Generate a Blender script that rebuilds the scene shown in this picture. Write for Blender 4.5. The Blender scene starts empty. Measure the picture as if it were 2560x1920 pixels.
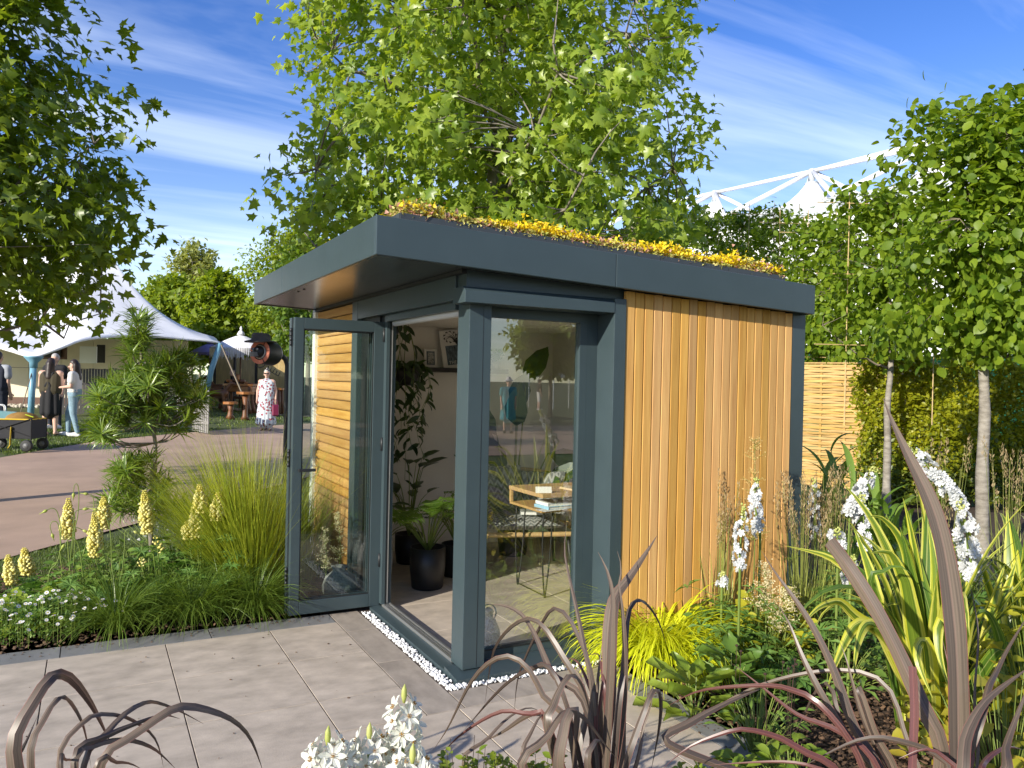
import bpy, bmesh, math, random
import numpy as np
from mathutils import Vector, Matrix
random.seed(7); rng=np.random.default_rng(7)
S=bpy.context.scene; COL=S.collection
# ------------------------------------------------------------------ camera
F=1960.0; CAM=np.array([-1.7105,-3.728,1.6])
_psi,_pit,_rol=math.radians(28.2),math.atan(8/1960),math.radians(1.25)
FW=np.array([math.sin(_psi)*math.cos(_pit),math.cos(_psi)*math.cos(_pit),-math.sin(_pit)])
_r=np.array([math.cos(_psi),-math.sin(_psi),0]); _u=np.cross(_r,FW)
RT=math.cos(_rol)*_r+math.sin(_rol)*_u; UP=-math.sin(_rol)*_r+math.cos(_rol)*_u
cam=bpy.data.cameras.new('camera'); co=bpy.data.objects.new('camera',cam); COL.objects.link(co)
co.matrix_world=Matrix(((RT[0],UP[0],-FW[0],CAM[0]),(RT[1],UP[1],-FW[1],CAM[1]),(RT[2],UP[2],-FW[2],CAM[2]),(0,0,0,1)))
cam.sensor_width=36; cam.lens=F/2560*36; cam.clip_start=.05; cam.clip_end=2000
S.camera=co
def ray(px,py): return FW+(px-1280)/F*RT+(960-py)/F*UP
def at(px,py,D): return CAM+ray(px,py)*D                    # photo pixel at a depth
def on(px,py,ax,v):                                          # photo pixel on an axis plane
    d=ray(px,py); return CAM+d*((v-CAM[ax])/d[ax])
def lat(side,depth): return CAM[:2]+np.array([FW[0],FW[1]])*depth+np.array([_r[0],_r[1]])*side
# ------------------------------------------------------------------ sun and sky
EL=22.0; SUNDIR=np.array([-.925,-.38,0]); SUNDIR/=np.linalg.norm(SUNDIR)
SUNDIR=np.array([SUNDIR[0]*math.cos(math.radians(EL)),SUNDIR[1]*math.cos(math.radians(EL)),math.sin(math.radians(EL))])
sl=bpy.data.lights.new('sun','SUN'); so=bpy.data.objects.new('sun',sl); COL.objects.link(so)
sl.energy=4.8; sl.angle=math.radians(.5); sl.color=(1,.93,.81)
so.rotation_euler=Vector(SUNDIR).to_track_quat('Z','Y').to_euler()
W=bpy.data.worlds.new('World'); S.world=W; W.use_nodes=True
nt=W.node_tree; N=nt.nodes; L=nt.links; N.clear()
def nd(nt,t,**k):
    n=nt.nodes.new(t)
    for a,b in k.items(): setattr(n,a,b)
    return n
sky=nd(nt,'ShaderNodeTexSky',sky_type='NISHITA'); sky.sun_disc=False
sky.sun_elevation=math.radians(EL); sky.sun_rotation=math.atan2(SUNDIR[0],SUNDIR[1]); sky.altitude=50; sky.air_density=1.0; sky.dust_density=.25; sky.ozone_density=2.2
hs=nd(nt,'ShaderNodeHueSaturation'); hs.inputs['Saturation'].default_value=1.33; hs.inputs['Value'].default_value=.98; hs.inputs['Hue'].default_value=.522
L.new(sky.outputs[0],hs.inputs['Color'])
tc=nd(nt,'ShaderNodeTexCoord'); sx=nd(nt,'ShaderNodeSeparateXYZ'); L.new(tc.outputs['Generated'],sx.inputs[0])
def mth(op,a,b=None,nt=nt,clamp=False):
    n=nd(nt,'ShaderNodeMath',operation=op,use_clamp=clamp)
    for i,v in enumerate((a,b)):
        if v is None: continue
        if isinstance(v,(int,float)): n.inputs[i].default_value=v
        else: nt.links.new(v,n.inputs[i])
    return n.outputs[0]
zc=mth('MAXIMUM',sx.outputs[2],.03); zc=mth('ADD',zc,.10)
cx=nd(nt,'ShaderNodeCombineXYZ'); L.new(mth('DIVIDE',sx.outputs[0],zc),cx.inputs[0]); L.new(mth('DIVIDE',sx.outputs[1],zc),cx.inputs[1])
mp=nd(nt,'ShaderNodeMapping'); L.new(cx.outputs[0],mp.inputs[0]); mp.inputs['Rotation'].default_value=(0,0,math.radians(22)); mp.inputs['Scale'].default_value=(.34,1.5,1)
mp.inputs['Location'].default_value=(.6,.35,0)
n1=nd(nt,'ShaderNodeTexNoise'); n1.inputs['Scale'].default_value=1.0; n1.inputs['Detail'].default_value=7; n1.inputs['Roughness'].default_value=.55; n1.inputs['Distortion'].default_value=.5
L.new(mp.outputs[0],n1.inputs['Vector'])
n2=nd(nt,'ShaderNodeTexNoise'); n2.inputs['Scale'].default_value=.45; n2.inputs['Detail'].default_value=3; L.new(mp.outputs[0],n2.inputs['Vector'])
cr=nd(nt,'ShaderNodeValToRGB'); cr.color_ramp.elements[0].position=.43; cr.color_ramp.elements[1].position=.78; L.new(n1.outputs[0],cr.inputs[0])
cf=mth('MULTIPLY',cr.outputs[0],mth('MULTIPLY',n2.outputs[0],1.5)); 
hz=mth('SUBTRACT',1.0,mth('MULTIPLY',sx.outputs[2],2.1),clamp=True); hz=mth('POWER',hz,2.2)     # thin cloud gathers low in the sky
cf=mth('ADD',mth('MULTIPLY',cf,.66),mth('MULTIPLY',hz,.20),clamp=True)
mx=nd(nt,'ShaderNodeMix',data_type='RGBA'); L.new(cf,mx.inputs[0]); L.new(hs.outputs[0],mx.inputs[6]); mx.inputs[7].default_value=(8.2,8.9,9.6,1)
bg=nd(nt,'ShaderNodeBackground'); bg.inputs[1].default_value=.13; L.new(mx.outputs[2],bg.inputs[0])
wo=nd(nt,'ShaderNodeOutputWorld'); L.new(bg.outputs[0],wo.inputs[0])
vs=S.view_settings; vs.view_transform='Standard'; vs.look='None'; vs.exposure=0.66; vs.gamma=1; vs.use_curve_mapping=False
S.render.engine='CYCLES'; S.cycles.max_bounces=9; S.cycles.transparent_max_bounces=14; S.cycles.diffuse_bounces=4; S.cycles.glossy_bounces=4; S.cycles.transmission_bounces=6
S.cycles.sample_clamp_indirect=6; S.cycles.use_denoising=True
# ------------------------------------------------------------------ materials
def mat(name,col,rough=.6,var=None,scale=8,detail=4,bump=0,bscale=None,metal=0,spec=.5,stretch=None,col2=None,coord='Object',sheen=0,coat=0,seed=True):
    m=bpy.data.materials.new(name); m.use_nodes=True; t=m.node_tree; b=t.nodes['Principled BSDF']
    b.inputs['Base Color'].default_value=(*col,1); b.inputs['Roughness'].default_value=rough; b.inputs['Metallic'].default_value=metal
    b.inputs['Specular IOR Level'].default_value=spec
    if coat: b.inputs['Coat Weight'].default_value=coat
    if var or bump or col2:
        tcn=nd(t,'ShaderNodeTexCoord'); mpn=nd(t,'ShaderNodeMapping'); t.links.new(tcn.outputs[coord],mpn.inputs[0])
        if stretch: mpn.inputs['Scale'].default_value=stretch
        if seed:
            oi=nd(t,'ShaderNodeObjectInfo'); cb=nd(t,'ShaderNodeCombineXYZ')
            for i,k in enumerate((13,7,5)): t.links.new(mth('MULTIPLY',oi.outputs['Random'],k,nt=t),cb.inputs[i])
            t.links.new(cb.outputs[0],mpn.inputs['Location'])
        nz=nd(t,'ShaderNodeTexNoise'); nz.inputs['Scale'].default_value=scale; nz.inputs['Detail'].default_value=detail; nz.inputs['Roughness'].default_value=.62
        t.links.new(mpn.outputs[0],nz.inputs['Vector'])
        if var or col2:
            r=nd(t,'ShaderNodeValToRGB'); v=var or .2
            r.color_ramp.elements[0].position=.3; r.color_ramp.elements[1].position=.7
            r.color_ramp.elements[0].color=(*[c*(1-v) for c in col],1); r.color_ramp.elements[1].color=(*(col2 or [min(1,c*(1+v)) for c in col]),1)
            t.links.new(nz.outputs[0],r.inputs[0]); t.links.new(r.outputs[0],b.inputs['Base Color'])
            rr=nd(t,'ShaderNodeMapRange'); rr.inputs[3].default_value=rough*.85; rr.inputs[4].default_value=min(1,rough*1.15); t.links.new(nz.outputs[0],rr.inputs[0]); t.links.new(rr.outputs[0],b.inputs['Roughness'])
        if bump:
            nb=nz
            if bscale:
                nb=nd(t,'ShaderNodeTexNoise'); nb.inputs['Scale'].default_value=bscale; nb.inputs['Detail'].default_value=3; t.links.new(mpn.outputs[0],nb.inputs['Vector'])
            bp=nd(t,'ShaderNodeBump'); bp.inputs['Strength'].default_value=bump; bp.inputs['Distance'].default_value=.02; t.links.new(nb.outputs[0],bp.inputs['Height']); t.links.new(bp.outputs[0],b.inputs['Normal'])
    return m
def leafmat(name,c1,c2,trans=.38,rough=.42,tcol=None,c3=None,spec=.5,stripe=None,midrib=None):
    m=bpy.data.materials.new(name); m.use_nodes=True; t=m.node_tree; b=t.nodes['Principled BSDF']
    g=nd(t,'ShaderNodeNewGeometry'); oi=nd(t,'ShaderNodeObjectInfo')
    fr=mth('FRACT',mth('ADD',g.outputs['Random Per Island'],mth('MULTIPLY',oi.outputs['Random'],3.7,nt=t),nt=t),nt=t)
    r=nd(t,'ShaderNodeValToRGB'); e=r.color_ramp.elements; e[0].color=(*c1,1); e[1].color=(*c2,1)
    if c3: x=e.new(.93); x.color=(*c3,1); e[1].color=(*c2,1); e[1].position=.9; e[2].position=.95
    t.links.new(fr,r.inputs[0]); colr=r.outputs[0]
    if stripe or midrib:
        uv=nd(t,'ShaderNodeUVMap'); su=nd(t,'ShaderNodeSeparateXYZ'); t.links.new(uv.outputs[0],su.inputs[0])
    if stripe:
        # lengthwise bands: (position, colour) across the blade
        off=mth('ADD',su.outputs[0],mth('MULTIPLY',mth('SUBTRACT',fr,.5,nt=t),.22,nt=t),nt=t)
        wv=nd(t,'ShaderNodeTexNoise',noise_dimensions='1D'); wv.inputs['Scale'].default_value=9; wv.inputs['Detail'].default_value=2
        t.links.new(mth('ADD',off,mth('MULTIPLY',fr,31,nt=t),nt=t),wv.inputs['W'])
        r2=nd(t,'ShaderNodeValToRGB'); r2.color_ramp.interpolation='LINEAR'; ee=r2.color_ramp.elements
        ee[0].position=stripe[0][0]; ee[0].color=(*stripe[0][1],1); ee[1].position=stripe[-1][0]; ee[1].color=(*stripe[-1][1],1)
        for p,c in stripe[1:-1]: x=ee.new(p); x.color=(*c,1)
        t.links.new(mth('ADD',off,mth('MULTIPLY',mth('SUBTRACT',wv.outputs[0],.5,nt=t),.5,nt=t),nt=t),r2.inputs[0]); colr=r2.outputs[0]
    if midrib:
        dd=mth('ABSOLUTE',mth('SUBTRACT',su.outputs[0],.5,nt=t),nt=t)
        mk=mth('LESS_THAN',dd,.05,nt=t); ed=mth('GREATER_THAN',dd,.46,nt=t)
        for msk,c in ((mk,midrib[0]),(ed,midrib[1])):
            mm=nd(t,'ShaderNodeMix',data_type='RGBA'); t.links.new(mth('MULTIPLY',msk,.7,nt=t),mm.inputs[0]); t.links.new(colr,mm.inputs[6]); mm.inputs[7].default_value=(*c,1); colr=mm.outputs[2]
        nz=nd(t,'ShaderNodeTexNoise'); mpn=nd(t,'ShaderNodeMapping'); t.links.new(uv.outputs[0],mpn.inputs[0]); mpn.inputs['Scale'].default_value=(16,1.6,1); t.links.new(fr,mpn.inputs['Location']); nz.inputs['Scale'].default_value=1; nz.inputs['Detail'].default_value=4; t.links.new(mpn.outputs[0],nz.inputs['Vector'])
        hv=nd(t,'ShaderNodeHueSaturation'); t.links.new(mth('ADD',mth('MULTIPLY',nz.outputs[0],1.9,nt=t),.05,nt=t),hv.inputs['Value']); t.links.new(colr,hv.inputs['Color']); colr=hv.outputs[0]
    t.links.new(colr,b.inputs['Base Color']); b.inputs['Roughness'].default_value=rough; b.inputs['Specular IOR Level'].default_value=spec
    tr=nd(t,'ShaderNodeBsdfTranslucent')
    ht=nd(t,'ShaderNodeMix',data_type='RGBA',blend_type='MULTIPLY'); ht.inputs[0].default_value=1; t.links.new(colr,ht.inputs[6]); ht.inputs[7].default_value=(*(tcol or (1.6,1.5,.6)),1); t.links.new(ht.outputs[2],tr.inputs[0])
    ms=nd(t,'ShaderNodeMixShader'); ms.inputs[0].default_value=trans; t.links.new(b.outputs[0],ms.inputs[1]); t.links.new(tr.outputs[0],ms.inputs[2])
    t.links.new(ms.outputs[0],t.nodes['Material Output'].inputs[0])
    return m
def glassmat(name,ior=1.75,tint=(.93,.96,.94)):
    m=bpy.data.materials.new(name); m.use_nodes=True; t=m.node_tree; t.nodes.remove(t.nodes['Principled BSDF'])
    a=nd(t,'ShaderNodeBsdfTransparent'); a.inputs[0].default_value=(*tint,1); g=nd(t,'ShaderNodeBsdfGlossy'); g.inputs['Roughness'].default_value=0; g.inputs[0].default_value=(1,1,1,1)
    f=nd(t,'ShaderNodeFresnel'); f.inputs[0].default_value=ior; ms=nd(t,'ShaderNodeMixShader')
    gg=nd(t,'ShaderNodeNewGeometry'); t.links.new(mth('MULTIPLY',f.outputs[0],mth('SUBTRACT',1.0,gg.outputs['Backfacing'],nt=t),nt=t),ms.inputs[0]); t.links.new(a.outputs[0],ms.inputs[1]); t.links.new(g.outputs[0],ms.inputs[2]); t.links.new(ms.outputs[0],t.nodes['Material Output'].inputs[0])
    return m
# ------------------------------------------------------------------ builders
def props(o,label=None,cat=None,group=None,kind=None):
    for k,v in (('label',label),('category',cat),('group',group),('kind',kind)):
        if v: o[k]=v
    return o
def thing(name,loc,label,cat,group=None,rz=0):
    o=bpy.data.objects.new(name,None); COL.objects.link(o); o.location=tuple(float(v) for v in loc); o.rotation_euler=(0,0,rz); o.empty_display_size=.1
    return props(o,label,cat,group)
def rootloc(p):
    v=Vector((0,0,0))
    while p is not None: v+=p.location; p=p.parent
    return v
def link(name,me,m,parent=None,world=True):
    o=bpy.data.objects.new(name,me); COL.objects.link(o)
    if m is not None and not me.materials: me.materials.append(m)
    if parent is not None:
        o.parent=parent
        if world: o.location=-rootloc(parent)
    return o
def meshdata(name,v,f,smooth=False,uv=None):
    me=bpy.data.meshes.new(name); me.from_pydata([tuple(map(float,p)) for p in v],[],f)
    if smooth: me.polygons.foreach_set('use_smooth',[True]*len(me.polygons))
    if uv is not None:
        l=me.uv_layers.new(name='UVMap'); li=np.empty(len(me.loops),dtype=np.int32); me.loops.foreach_get('vertex_index',li)
        l.data.foreach_set('uv',np.asarray(uv,dtype=np.float32)[li].ravel())
    me.update(); return me
class MB:
    def __init__(s): s.v=[]; s.f=[]
    def add(s,v,f):
        b=len(s.v); s.v+= [tuple(map(float,p)) for p in v]; s.f+=[tuple(b+i for i in q) for q in f]; return s
    def box(s,x0,x1,y0,y1,z0,z1,bev=0):
        if bev<=0:
            v=[(x,y,z) for z in (z0,z1) for y in (y0,y1) for x in (x0,x1)]
            return s.add(v,[(0,2,3,1),(4,5,7,6),(0,1,5,4),(2,6,7,3),(0,4,6,2),(1,3,7,5)])
        b=min(bev,(x1-x0)*.45,(y1-y0)*.45,(z1-z0)*.45); bm=bmesh.new(); bmesh.ops.create_cube(bm,size=1)
        for q in bm.verts: q.co=Vector(((x0+x1)/2+q.co.x*(x1-x0),(y0+y1)/2+q.co.y*(y1-y0),(z0+z1)/2+q.co.z*(z1-z0)))
        bmesh.ops.bevel(bm,geom=bm.edges[:],offset=b,segments=1,affect='EDGES'); bm.verts.index_update()
        s.add([q.co for q in bm.verts],[[w.index for w in p.verts] for p in bm.faces]); bm.free(); return s
    def obox(s,p,q,w,h,up=(0,0,1)):           # bar from p to q, width w, height h
        p=Vector(p);q=Vector(q);d=(q-p).normalized();u=Vector(up)
        if abs(d.dot(u))>.98: u=Vector((1,0,0))
        a=d.cross(u).normalized()*(w/2); b=a.cross(d).normalized()*(h/2)
        v=[e+sa*a+sb*b for e in (p,q) for sa,sb in ((-1,-1),(1,-1),(1,1),(-1,1))]
        return s.add(v,[(0,1,2,3),(7,6,5,4),(0,4,5,1),(1,5,6,2),(2,6,7,3),(3,7,4,0)])
    def tube(s,pts,r,n=7,cap=True):
        P=[Vector(map(float,p)) for p in pts]; k=len(P); R=r if hasattr(r,'__len__') else [r]*k; v=[];f=[]; ref=None
        for i,p in enumerate(P):
            d=(P[min(i+1,k-1)]-P[max(i-1,0)]); d=d.normalized() if d.length>1e-9 else Vector((0,0,1))
            if ref is None: ref=Vector((0,0,1)) if abs(d.z)<.9 else Vector((1,0,0))
            a=d.cross(ref); a=a.normalized() if a.length>1e-6 else d.orthogonal().normalized(); b=d.cross(a); ref=-b if False else a.cross(d)
            for j in range(n):
                t=2*math.pi*j/n; v.append(p+(a*math.cos(t)+b*math.sin(t))*R[i])
        for i in range(k-1):
            for j in range(n): f.append((i*n+j,i*n+(j+1)%n,(i+1)*n+(j+1)%n,(i+1)*n+j))
        if cap: f.append(tuple(range(n-1,-1,-1))); f.append(tuple((k-1)*n+j for j in range(n)))
        return s.add(v,f)
    def lathe(s,prof,n=16,c=(0,0,0),sx=1,sy=1):
        k=len(prof); v=[(c[0]+r*sx*math.cos(2*math.pi*j/n),c[1]+r*sy*math.sin(2*math.pi*j/n),c[2]+z) for r,z in prof for j in range(n)]
        f=[(i*n+j,i*n+(j+1)%n,(i+1)*n+(j+1)%n,(i+1)*n+j) for i in range(k-1) for j in range(n)]
        f.append(tuple(range(n-1,-1,-1))); f.append(tuple((k-1)*n+j for j in range(n)))
        return s.add(v,f)
    def ball(s,c,r,nu=10,nv=7):
        rx,ry,rz=r if hasattr(r,'__len__') else (r,r,r)
        return s.lathe([(max(.02,math.sin(math.pi*i/nv)),-math.cos(math.pi*i/nv)) for i in range(nv+1)],nu) if False else s.add(*_ball(c,rx,ry,rz,nu,nv))
    def poly(s,pts): return s.add(pts,[tuple(range(len(pts)))])
    def prism(s,pts,z0,z1):
        n=len(pts); v=[(x,y,z0) for x,y in pts]+[(x,y,z1) for x,y in pts]
        return s.add(v,[tuple(range(n-1,-1,-1)),tuple(range(n,2*n))]+[(i,(i+1)%n,n+(i+1)%n,n+i) for i in range(n)])
    def mesh(s,name,smooth=False): return meshdata(name,s.v,s.f,smooth)
    def build(s,name,m,parent=None,smooth=False,world=True,**kw): return props(link(name,s.mesh(name,smooth),m,parent,world),**kw)
def _ball(c,rx,ry,rz,nu,nv):
    v=[(c[0],c[1],c[2]-rz)]; f=[]
    for i in range(1,nv):
        a=math.pi*i/nv
        for j in range(nu): v.append((c[0]+rx*math.sin(a)*math.cos(2*math.pi*j/nu),c[1]+ry*math.sin(a)*math.sin(2*math.pi*j/nu),c[2]-rz*math.cos(a)))
    v.append((c[0],c[1],c[2]+rz)); t=len(v)-1
    for j in range(nu): f.append((0,1+(j+1)%nu,1+j)); f.append((t,1+(nv-2)*nu+j,1+(nv-2)*nu+(j+1)%nu))
    for i in range(nv-2):
        for j in range(nu): f.append((1+i*nu+j,1+i*nu+(j+1)%nu,1+(i+1)*nu+(j+1)%nu,1+(i+1)*nu+j))
    return v,f
def crom(pts,n):
    P=np.asarray(pts,float); k=len(P)
    if k<3: t=np.linspace(0,1,n)[:,None]; return P[0]*(1-t)+P[-1]*t
    Q=np.vstack([2*P[0]-P[1],P,2*P[-1]-P[-2]]); out=[]
    for u in np.linspace(0,k-1,n):
        i=min(int(u),k-2); t=u-i; a,b,c,d=Q[i],Q[i+1],Q[i+2],Q[i+3]
        out.append(.5*((2*b)+(-a+c)*t+(2*a-5*b+4*c-d)*t*t+(-a+3*b-3*c+d)*t**3))
    return np.array(out)
def arcres(c,n,it=3):
    for _ in range(it): c=np.vstack([c[:1],.25*c[:-2]+.5*c[1:-1]+.25*c[2:],c[-1:]])
    s=np.concatenate([[0],np.cumsum(np.linalg.norm(np.diff(c,axis=0),axis=1))]); u=np.linspace(0,s[-1],n); return np.stack([np.interp(u,s,c[:,i]) for i in range(3)],1)
def fastmesh(name,V,faces_flat,loop_tot,smooth=False,uv=None):
    me=bpy.data.meshes.new(name); V=np.ascontiguousarray(V,dtype=np.float32).reshape(-1,3)
    me.vertices.add(len(V)); me.vertices.foreach_set('co',V.ravel())
    ff=np.ascontiguousarray(faces_flat,dtype=np.int32); lt=np.ascontiguousarray(loop_tot,dtype=np.int32)
    me.loops.add(len(ff)); me.loops.foreach_set('vertex_index',ff); me.polygons.add(len(lt))
    me.polygons.foreach_set('loop_start',np.concatenate([[0],np.cumsum(lt)[:-1]]).astype(np.int32)); me.polygons.foreach_set('loop_total',lt)
    if smooth: me.polygons.foreach_set('use_smooth',np.ones(len(lt),dtype=bool))
    me.update(calc_edges=True)
    if uv is not None:
        l=me.uv_layers.new(name='UVMap'); l.data.foreach_set('uv',np.asarray(uv,dtype=np.float32)[ff].ravel())
    me.validate(); return me
def unit(a): return a/np.maximum(np.linalg.norm(a,axis=-1,keepdims=True),1e-9)
def frames(axis,nrm):                      # columns: side, axis, normal
    y=unit(axis); x=unit(np.cross(y,nrm)); z=np.cross(x,y); return np.stack([x,y,z],-1)
def scatter(name,T,pos,R,sc,smooth=False):
    TV,TF=T; TV=np.asarray(TV,float); n=len(pos); k=len(TV); sc=np.asarray(sc,float).reshape(n,1,-1)
    V=np.einsum('nij,nkj->nki',R,TV[None]*sc)+pos[:,None]
    ff=np.concatenate([np.asarray(f) for f in TF]); lt=np.array([len(f) for f in TF])
    return fastmesh(name,V,(ff[None]+np.arange(n)[:,None]*k).ravel(),np.tile(lt,n),smooth)
# leaf shapes: base at origin, length 1 along +y, face up +z
def t_lobed():
    o=[(0,0),(.12,.06),(.42,.02),(.30,.26),(.56,.50),(.24,.52),(0,1.0),(-.24,.52),(-.56,.50),(-.30,.26),(-.42,.02),(-.12,.06)]
    v=[(0,.34,.05)]+[(x,y,-.10*abs(x)*2-.10*(y-.3)**2) for x,y in o]; return v,[(0,i,i%12+1) for i in range(1,13)]
def t_oval(w=.32,fold=.10,droop=.12):
    v=[(0,0,0),(0,.35,0),(0,.7,-droop*.4),(0,1,-droop)]
    L=[(-w*.8,.25,fold),(-w,.5,fold-.03),(-w*.62,.8,fold*.6-droop*.5)]; Rr=[(-x,y,z) for x,y,z in L]
    return v+L+Rr,[(0,1,4),(1,5,4),(1,2,5),(2,6,5),(2,3,6),(0,7,1),(1,7,8),(1,8,2),(2,8,9),(2,9,3)]
def t_simple(w=.3,fold=.08):
    return [(0,0,0),(-w,.45,fold),(0,1,-.08),(w,.45,fold),(0,.5,0)],[(0,4,1),(1,4,2),(0,3,4),(3,2,4)]
def t_narrow(w=.05,droop=.25):
    return [(-w*.5,0,0),(w*.5,0,0),(-w,.35,.02),(w,.35,.02),(-w*.8,.7,-droop*.4),(w*.8,.7,-droop*.4),(0,1,-droop)],[(0,1,3,2),(2,3,5,4),(4,5,6)]
def proj(P):
    d=P-CAM; z=d@FW; return 1280+F*(d@RT)/z,960-F*(d@UP)/z,z
def leaves(parent,T,pos,axis,nrm,sc,m,singles=0,name='leaf',bulk='foliage'):
    R=frames(axis,nrm); sc=np.asarray(sc,float)
    keep=np.ones(len(pos),bool)
    if singles:
        x,y,z=proj(pos); vis=(z>0)&(x>-20)&(x<2580)&(y>-20)&(y<1940); s=np.where(vis,sc/np.maximum(z,.1),0)
        s=s*(1+.0*s); idx=np.argsort(-s)[:singles]; idx=idx[s[idx]>0]; keep[idx]=False
        me=meshdata(name,T[0],[tuple(f) for f in T[1]],True); me.materials.append(m); off=rootloc(parent)
        for i in idx:
            o=bpy.data.objects.new(name,me); COL.objects.link(o); o.parent=parent
            M=np.eye(4); M[:3,:3]=R[i]*sc[i]; M[:3,3]=pos[i]-np.array(off); o.matrix_basis=Matrix(M.tolist())
    if keep.any():
        o=link(bulk,scatter(bulk,T,pos[keep],R[keep],sc[keep],True),m,parent); props(o,kind='stuff')
def rdir(n): return unit(rng.normal(size=(n,3)))
def blade_arrays(base,az,length,width,lean,droop,seg=6,power=1.6,fold=0,twist=None,taper=.55,basew=.6):
    """arching strap leaves; returns verts, faces, uv for n blades"""
    base=np.asarray(base,float); n=len(base); s=np.linspace(0,1,seg+1)
    th=lean[:,None]+droop[:,None]*s[None]**power; ds=length[:,None]/seg
    thm=(th[:,1:]+th[:,:-1])/2
    r=np.concatenate([np.zeros((n,1)),np.cumsum(np.sin(thm)*ds,1)],1); z=np.concatenate([np.zeros((n,1)),np.cumsum(np.cos(thm)*ds,1)],1)
    dr=np.stack([np.cos(az),np.sin(az),0*az],-1); sd=np.stack([-np.sin(az),np.cos(az),0*az],-1)
    P=base[:,None]+dr[:,None]*r[...,None]+np.array([0,0,1.])*z[...,None]
    up=np.stack([-np.cos(th)*np.cos(az)[:,None],-np.cos(th)*np.sin(az)[:,None],np.sin(th)],-1)
    tw=(np.zeros(n) if twist is None else twist)[:,None,None]*np.linspace(.4,1,seg+1)[None,:,None]
    side=sd[:,None]*np.cos(tw)+up*np.sin(tw); nr=up*np.cos(tw)-sd[:,None]*np.sin(tw)
    wp=np.where(s<taper,basew+(1-basew)*np.minimum(1,s/(taper*.6)),np.maximum(0,1-((s-taper)/(1-taper))**1.5)); wp[-1]=.02
    w=(width[:,None]*wp[None]/2)[...,None]
    if fold:
        V=np.stack([P-side*w+nr*w*fold,P-nr*w*fold*.3,P+side*w+nr*w*fold],2); k=3
    else: V=np.stack([P-side*w,P+side*w],2); k=2
    idx=np.arange(n*(seg+1)*k).reshape(n,seg+1,k); fs=[]
    for c in range(k-1): fs.append(np.stack([idx[:,:-1,c],idx[:,:-1,c+1],idx[:,1:,c+1],idx[:,1:,c]],-1).reshape(-1,4))
    fs=np.concatenate(fs); uv=np.stack(np.broadcast_arrays(np.linspace(0,1,k)[None,None],s[None,:,None]+0*az[:,None,None]),-1)
    return V.reshape(-1,3),fs,uv.reshape(-1,2)
def blades(name,m,parent,*a,smooth=True,kind=None,**k):
    V,f,uv=blade_arrays(*a,**k); me=fastmesh(name,V,f.ravel(),np.full(len(f),4),smooth,uv); return props(link(name,me,m,parent),kind=kind)
def U(a,b,n): return rng.uniform(a,b,n)
def groundz(x,y):
    d=np.array([x,y])-CAM[:2]; dep=d@FW[:2]/np.linalg.norm(FW[:2]); sd=d@_r[:2]
    return max(0,min(1,(-sd-4)/6))*np.interp(dep,[0,9,17,22,60],[0,0,.2,.5,.7])-.012
# ================================================================== ground
M_soil=mat('bark mulch soil',(.055,.035,.022),.95,.5,14,6,bump=.6)
M_grass=mat('turf',(.055,.085,.02),.9,.35,3.0,6,col2=(.10,.12,.035),bump=.3,bscale=60,seed=False)
M_path=mat('resin path',(.40,.275,.20),.92,.16,1.2,8,bump=.22,bscale=160,seed=False)
def gridmesh(name,xs,ys,zf):
    X,Y=np.meshgrid(xs,ys); v=np.stack([X,Y,np.vectorize(zf)(X,Y)],-1).reshape(-1,3); nx=len(xs)
    f=[(j*nx+i,j*nx+i+1,(j+1)*nx+i+1,(j+1)*nx+i) for j in range(len(ys)-1) for i in range(nx-1)]
    return meshdata(name,v,f,True)
xs=np.concatenate([[-900,-300,-100,-50],np.linspace(-36,44,81),[60,120,300,900]]); ys=np.concatenate([[-900,-300,-100],np.linspace(-40,60,101),[90,180,400,900]])
props(link('ground',gridmesh('ground',xs,ys,lambda x,y:groundz(x,y)-.012),M_grass),kind='structure')
def sheet(name,poly,m,dz,sub=1):
    bm=bmesh.new(); vs_=[bm.verts.new((x,y,0)) for x,y in poly]; f=bm.faces.new(vs_); bmesh.ops.triangulate(bm,faces=[f])
    for _ in range(sub): bmesh.ops.subdivide_edges(bm,edges=[e for e in bm.edges if e.calc_length()>1.5],cuts=1)
    bmesh.ops.triangulate(bm,faces=bm.faces[:])
    for q in bm.verts: q.co.z=groundz(q.co.x,q.co.y)+dz
    me=bpy.data.meshes.new(name); bm.to_mesh(me); bm.free(); return props(link(name,me,m),kind='structure')
near=[(-7.2,-4.0),(-4.6,1.3),(-2.37,4.14),(-1.71,4.94),(1.5,9),(6,15.5),(14,28),(22,42)]
far=[(24,44),(15,33.5),(8.5,25.5),(5.0,21.0),(1.7,17.6),(-1.51,15.05),(-3.08,12.34),(-7.5,5.6),(-12,-3.5)]
sheet('path',near+far,M_path,.006,4)
sheet('side_path',[(5.2,23.3),(2.3,24.4),(-.6,24.8),(-3.6,24.2),(-3.6,23.6),(-.6,24.0),(1.9,23.5),(4.3,22.2)],M_path,.010,2)
# soil of the two beds and of the bed by the camera
sheet('left_bed',[(-9,1.49),(-.35,1.49),(-.05,1.9),(.0,3.3),(-.5,3.7),(-1.0,3.3),(-1.55,2.6),(-2.2,2.08),(-9,1.8)],M_soil,.0,2)
sheet('right_bed',[(.94,-1.9),(.94,-.06),(1.06,.05),(2.7,.06),(2.7,3.4),(9.2,3.6),(9.4,-6),(3,-6.5),(.6,-3.4)],M_soil,.0,2)
sheet('front_bed',[(-9,-6),(-9,-1.0),(-1.2,-.88),(.2,-1.22),(.935,-1.3),(.935,-1.95),(.6,-3.4),(2.9,-6.6)],M_soil,-.003,2)
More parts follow.
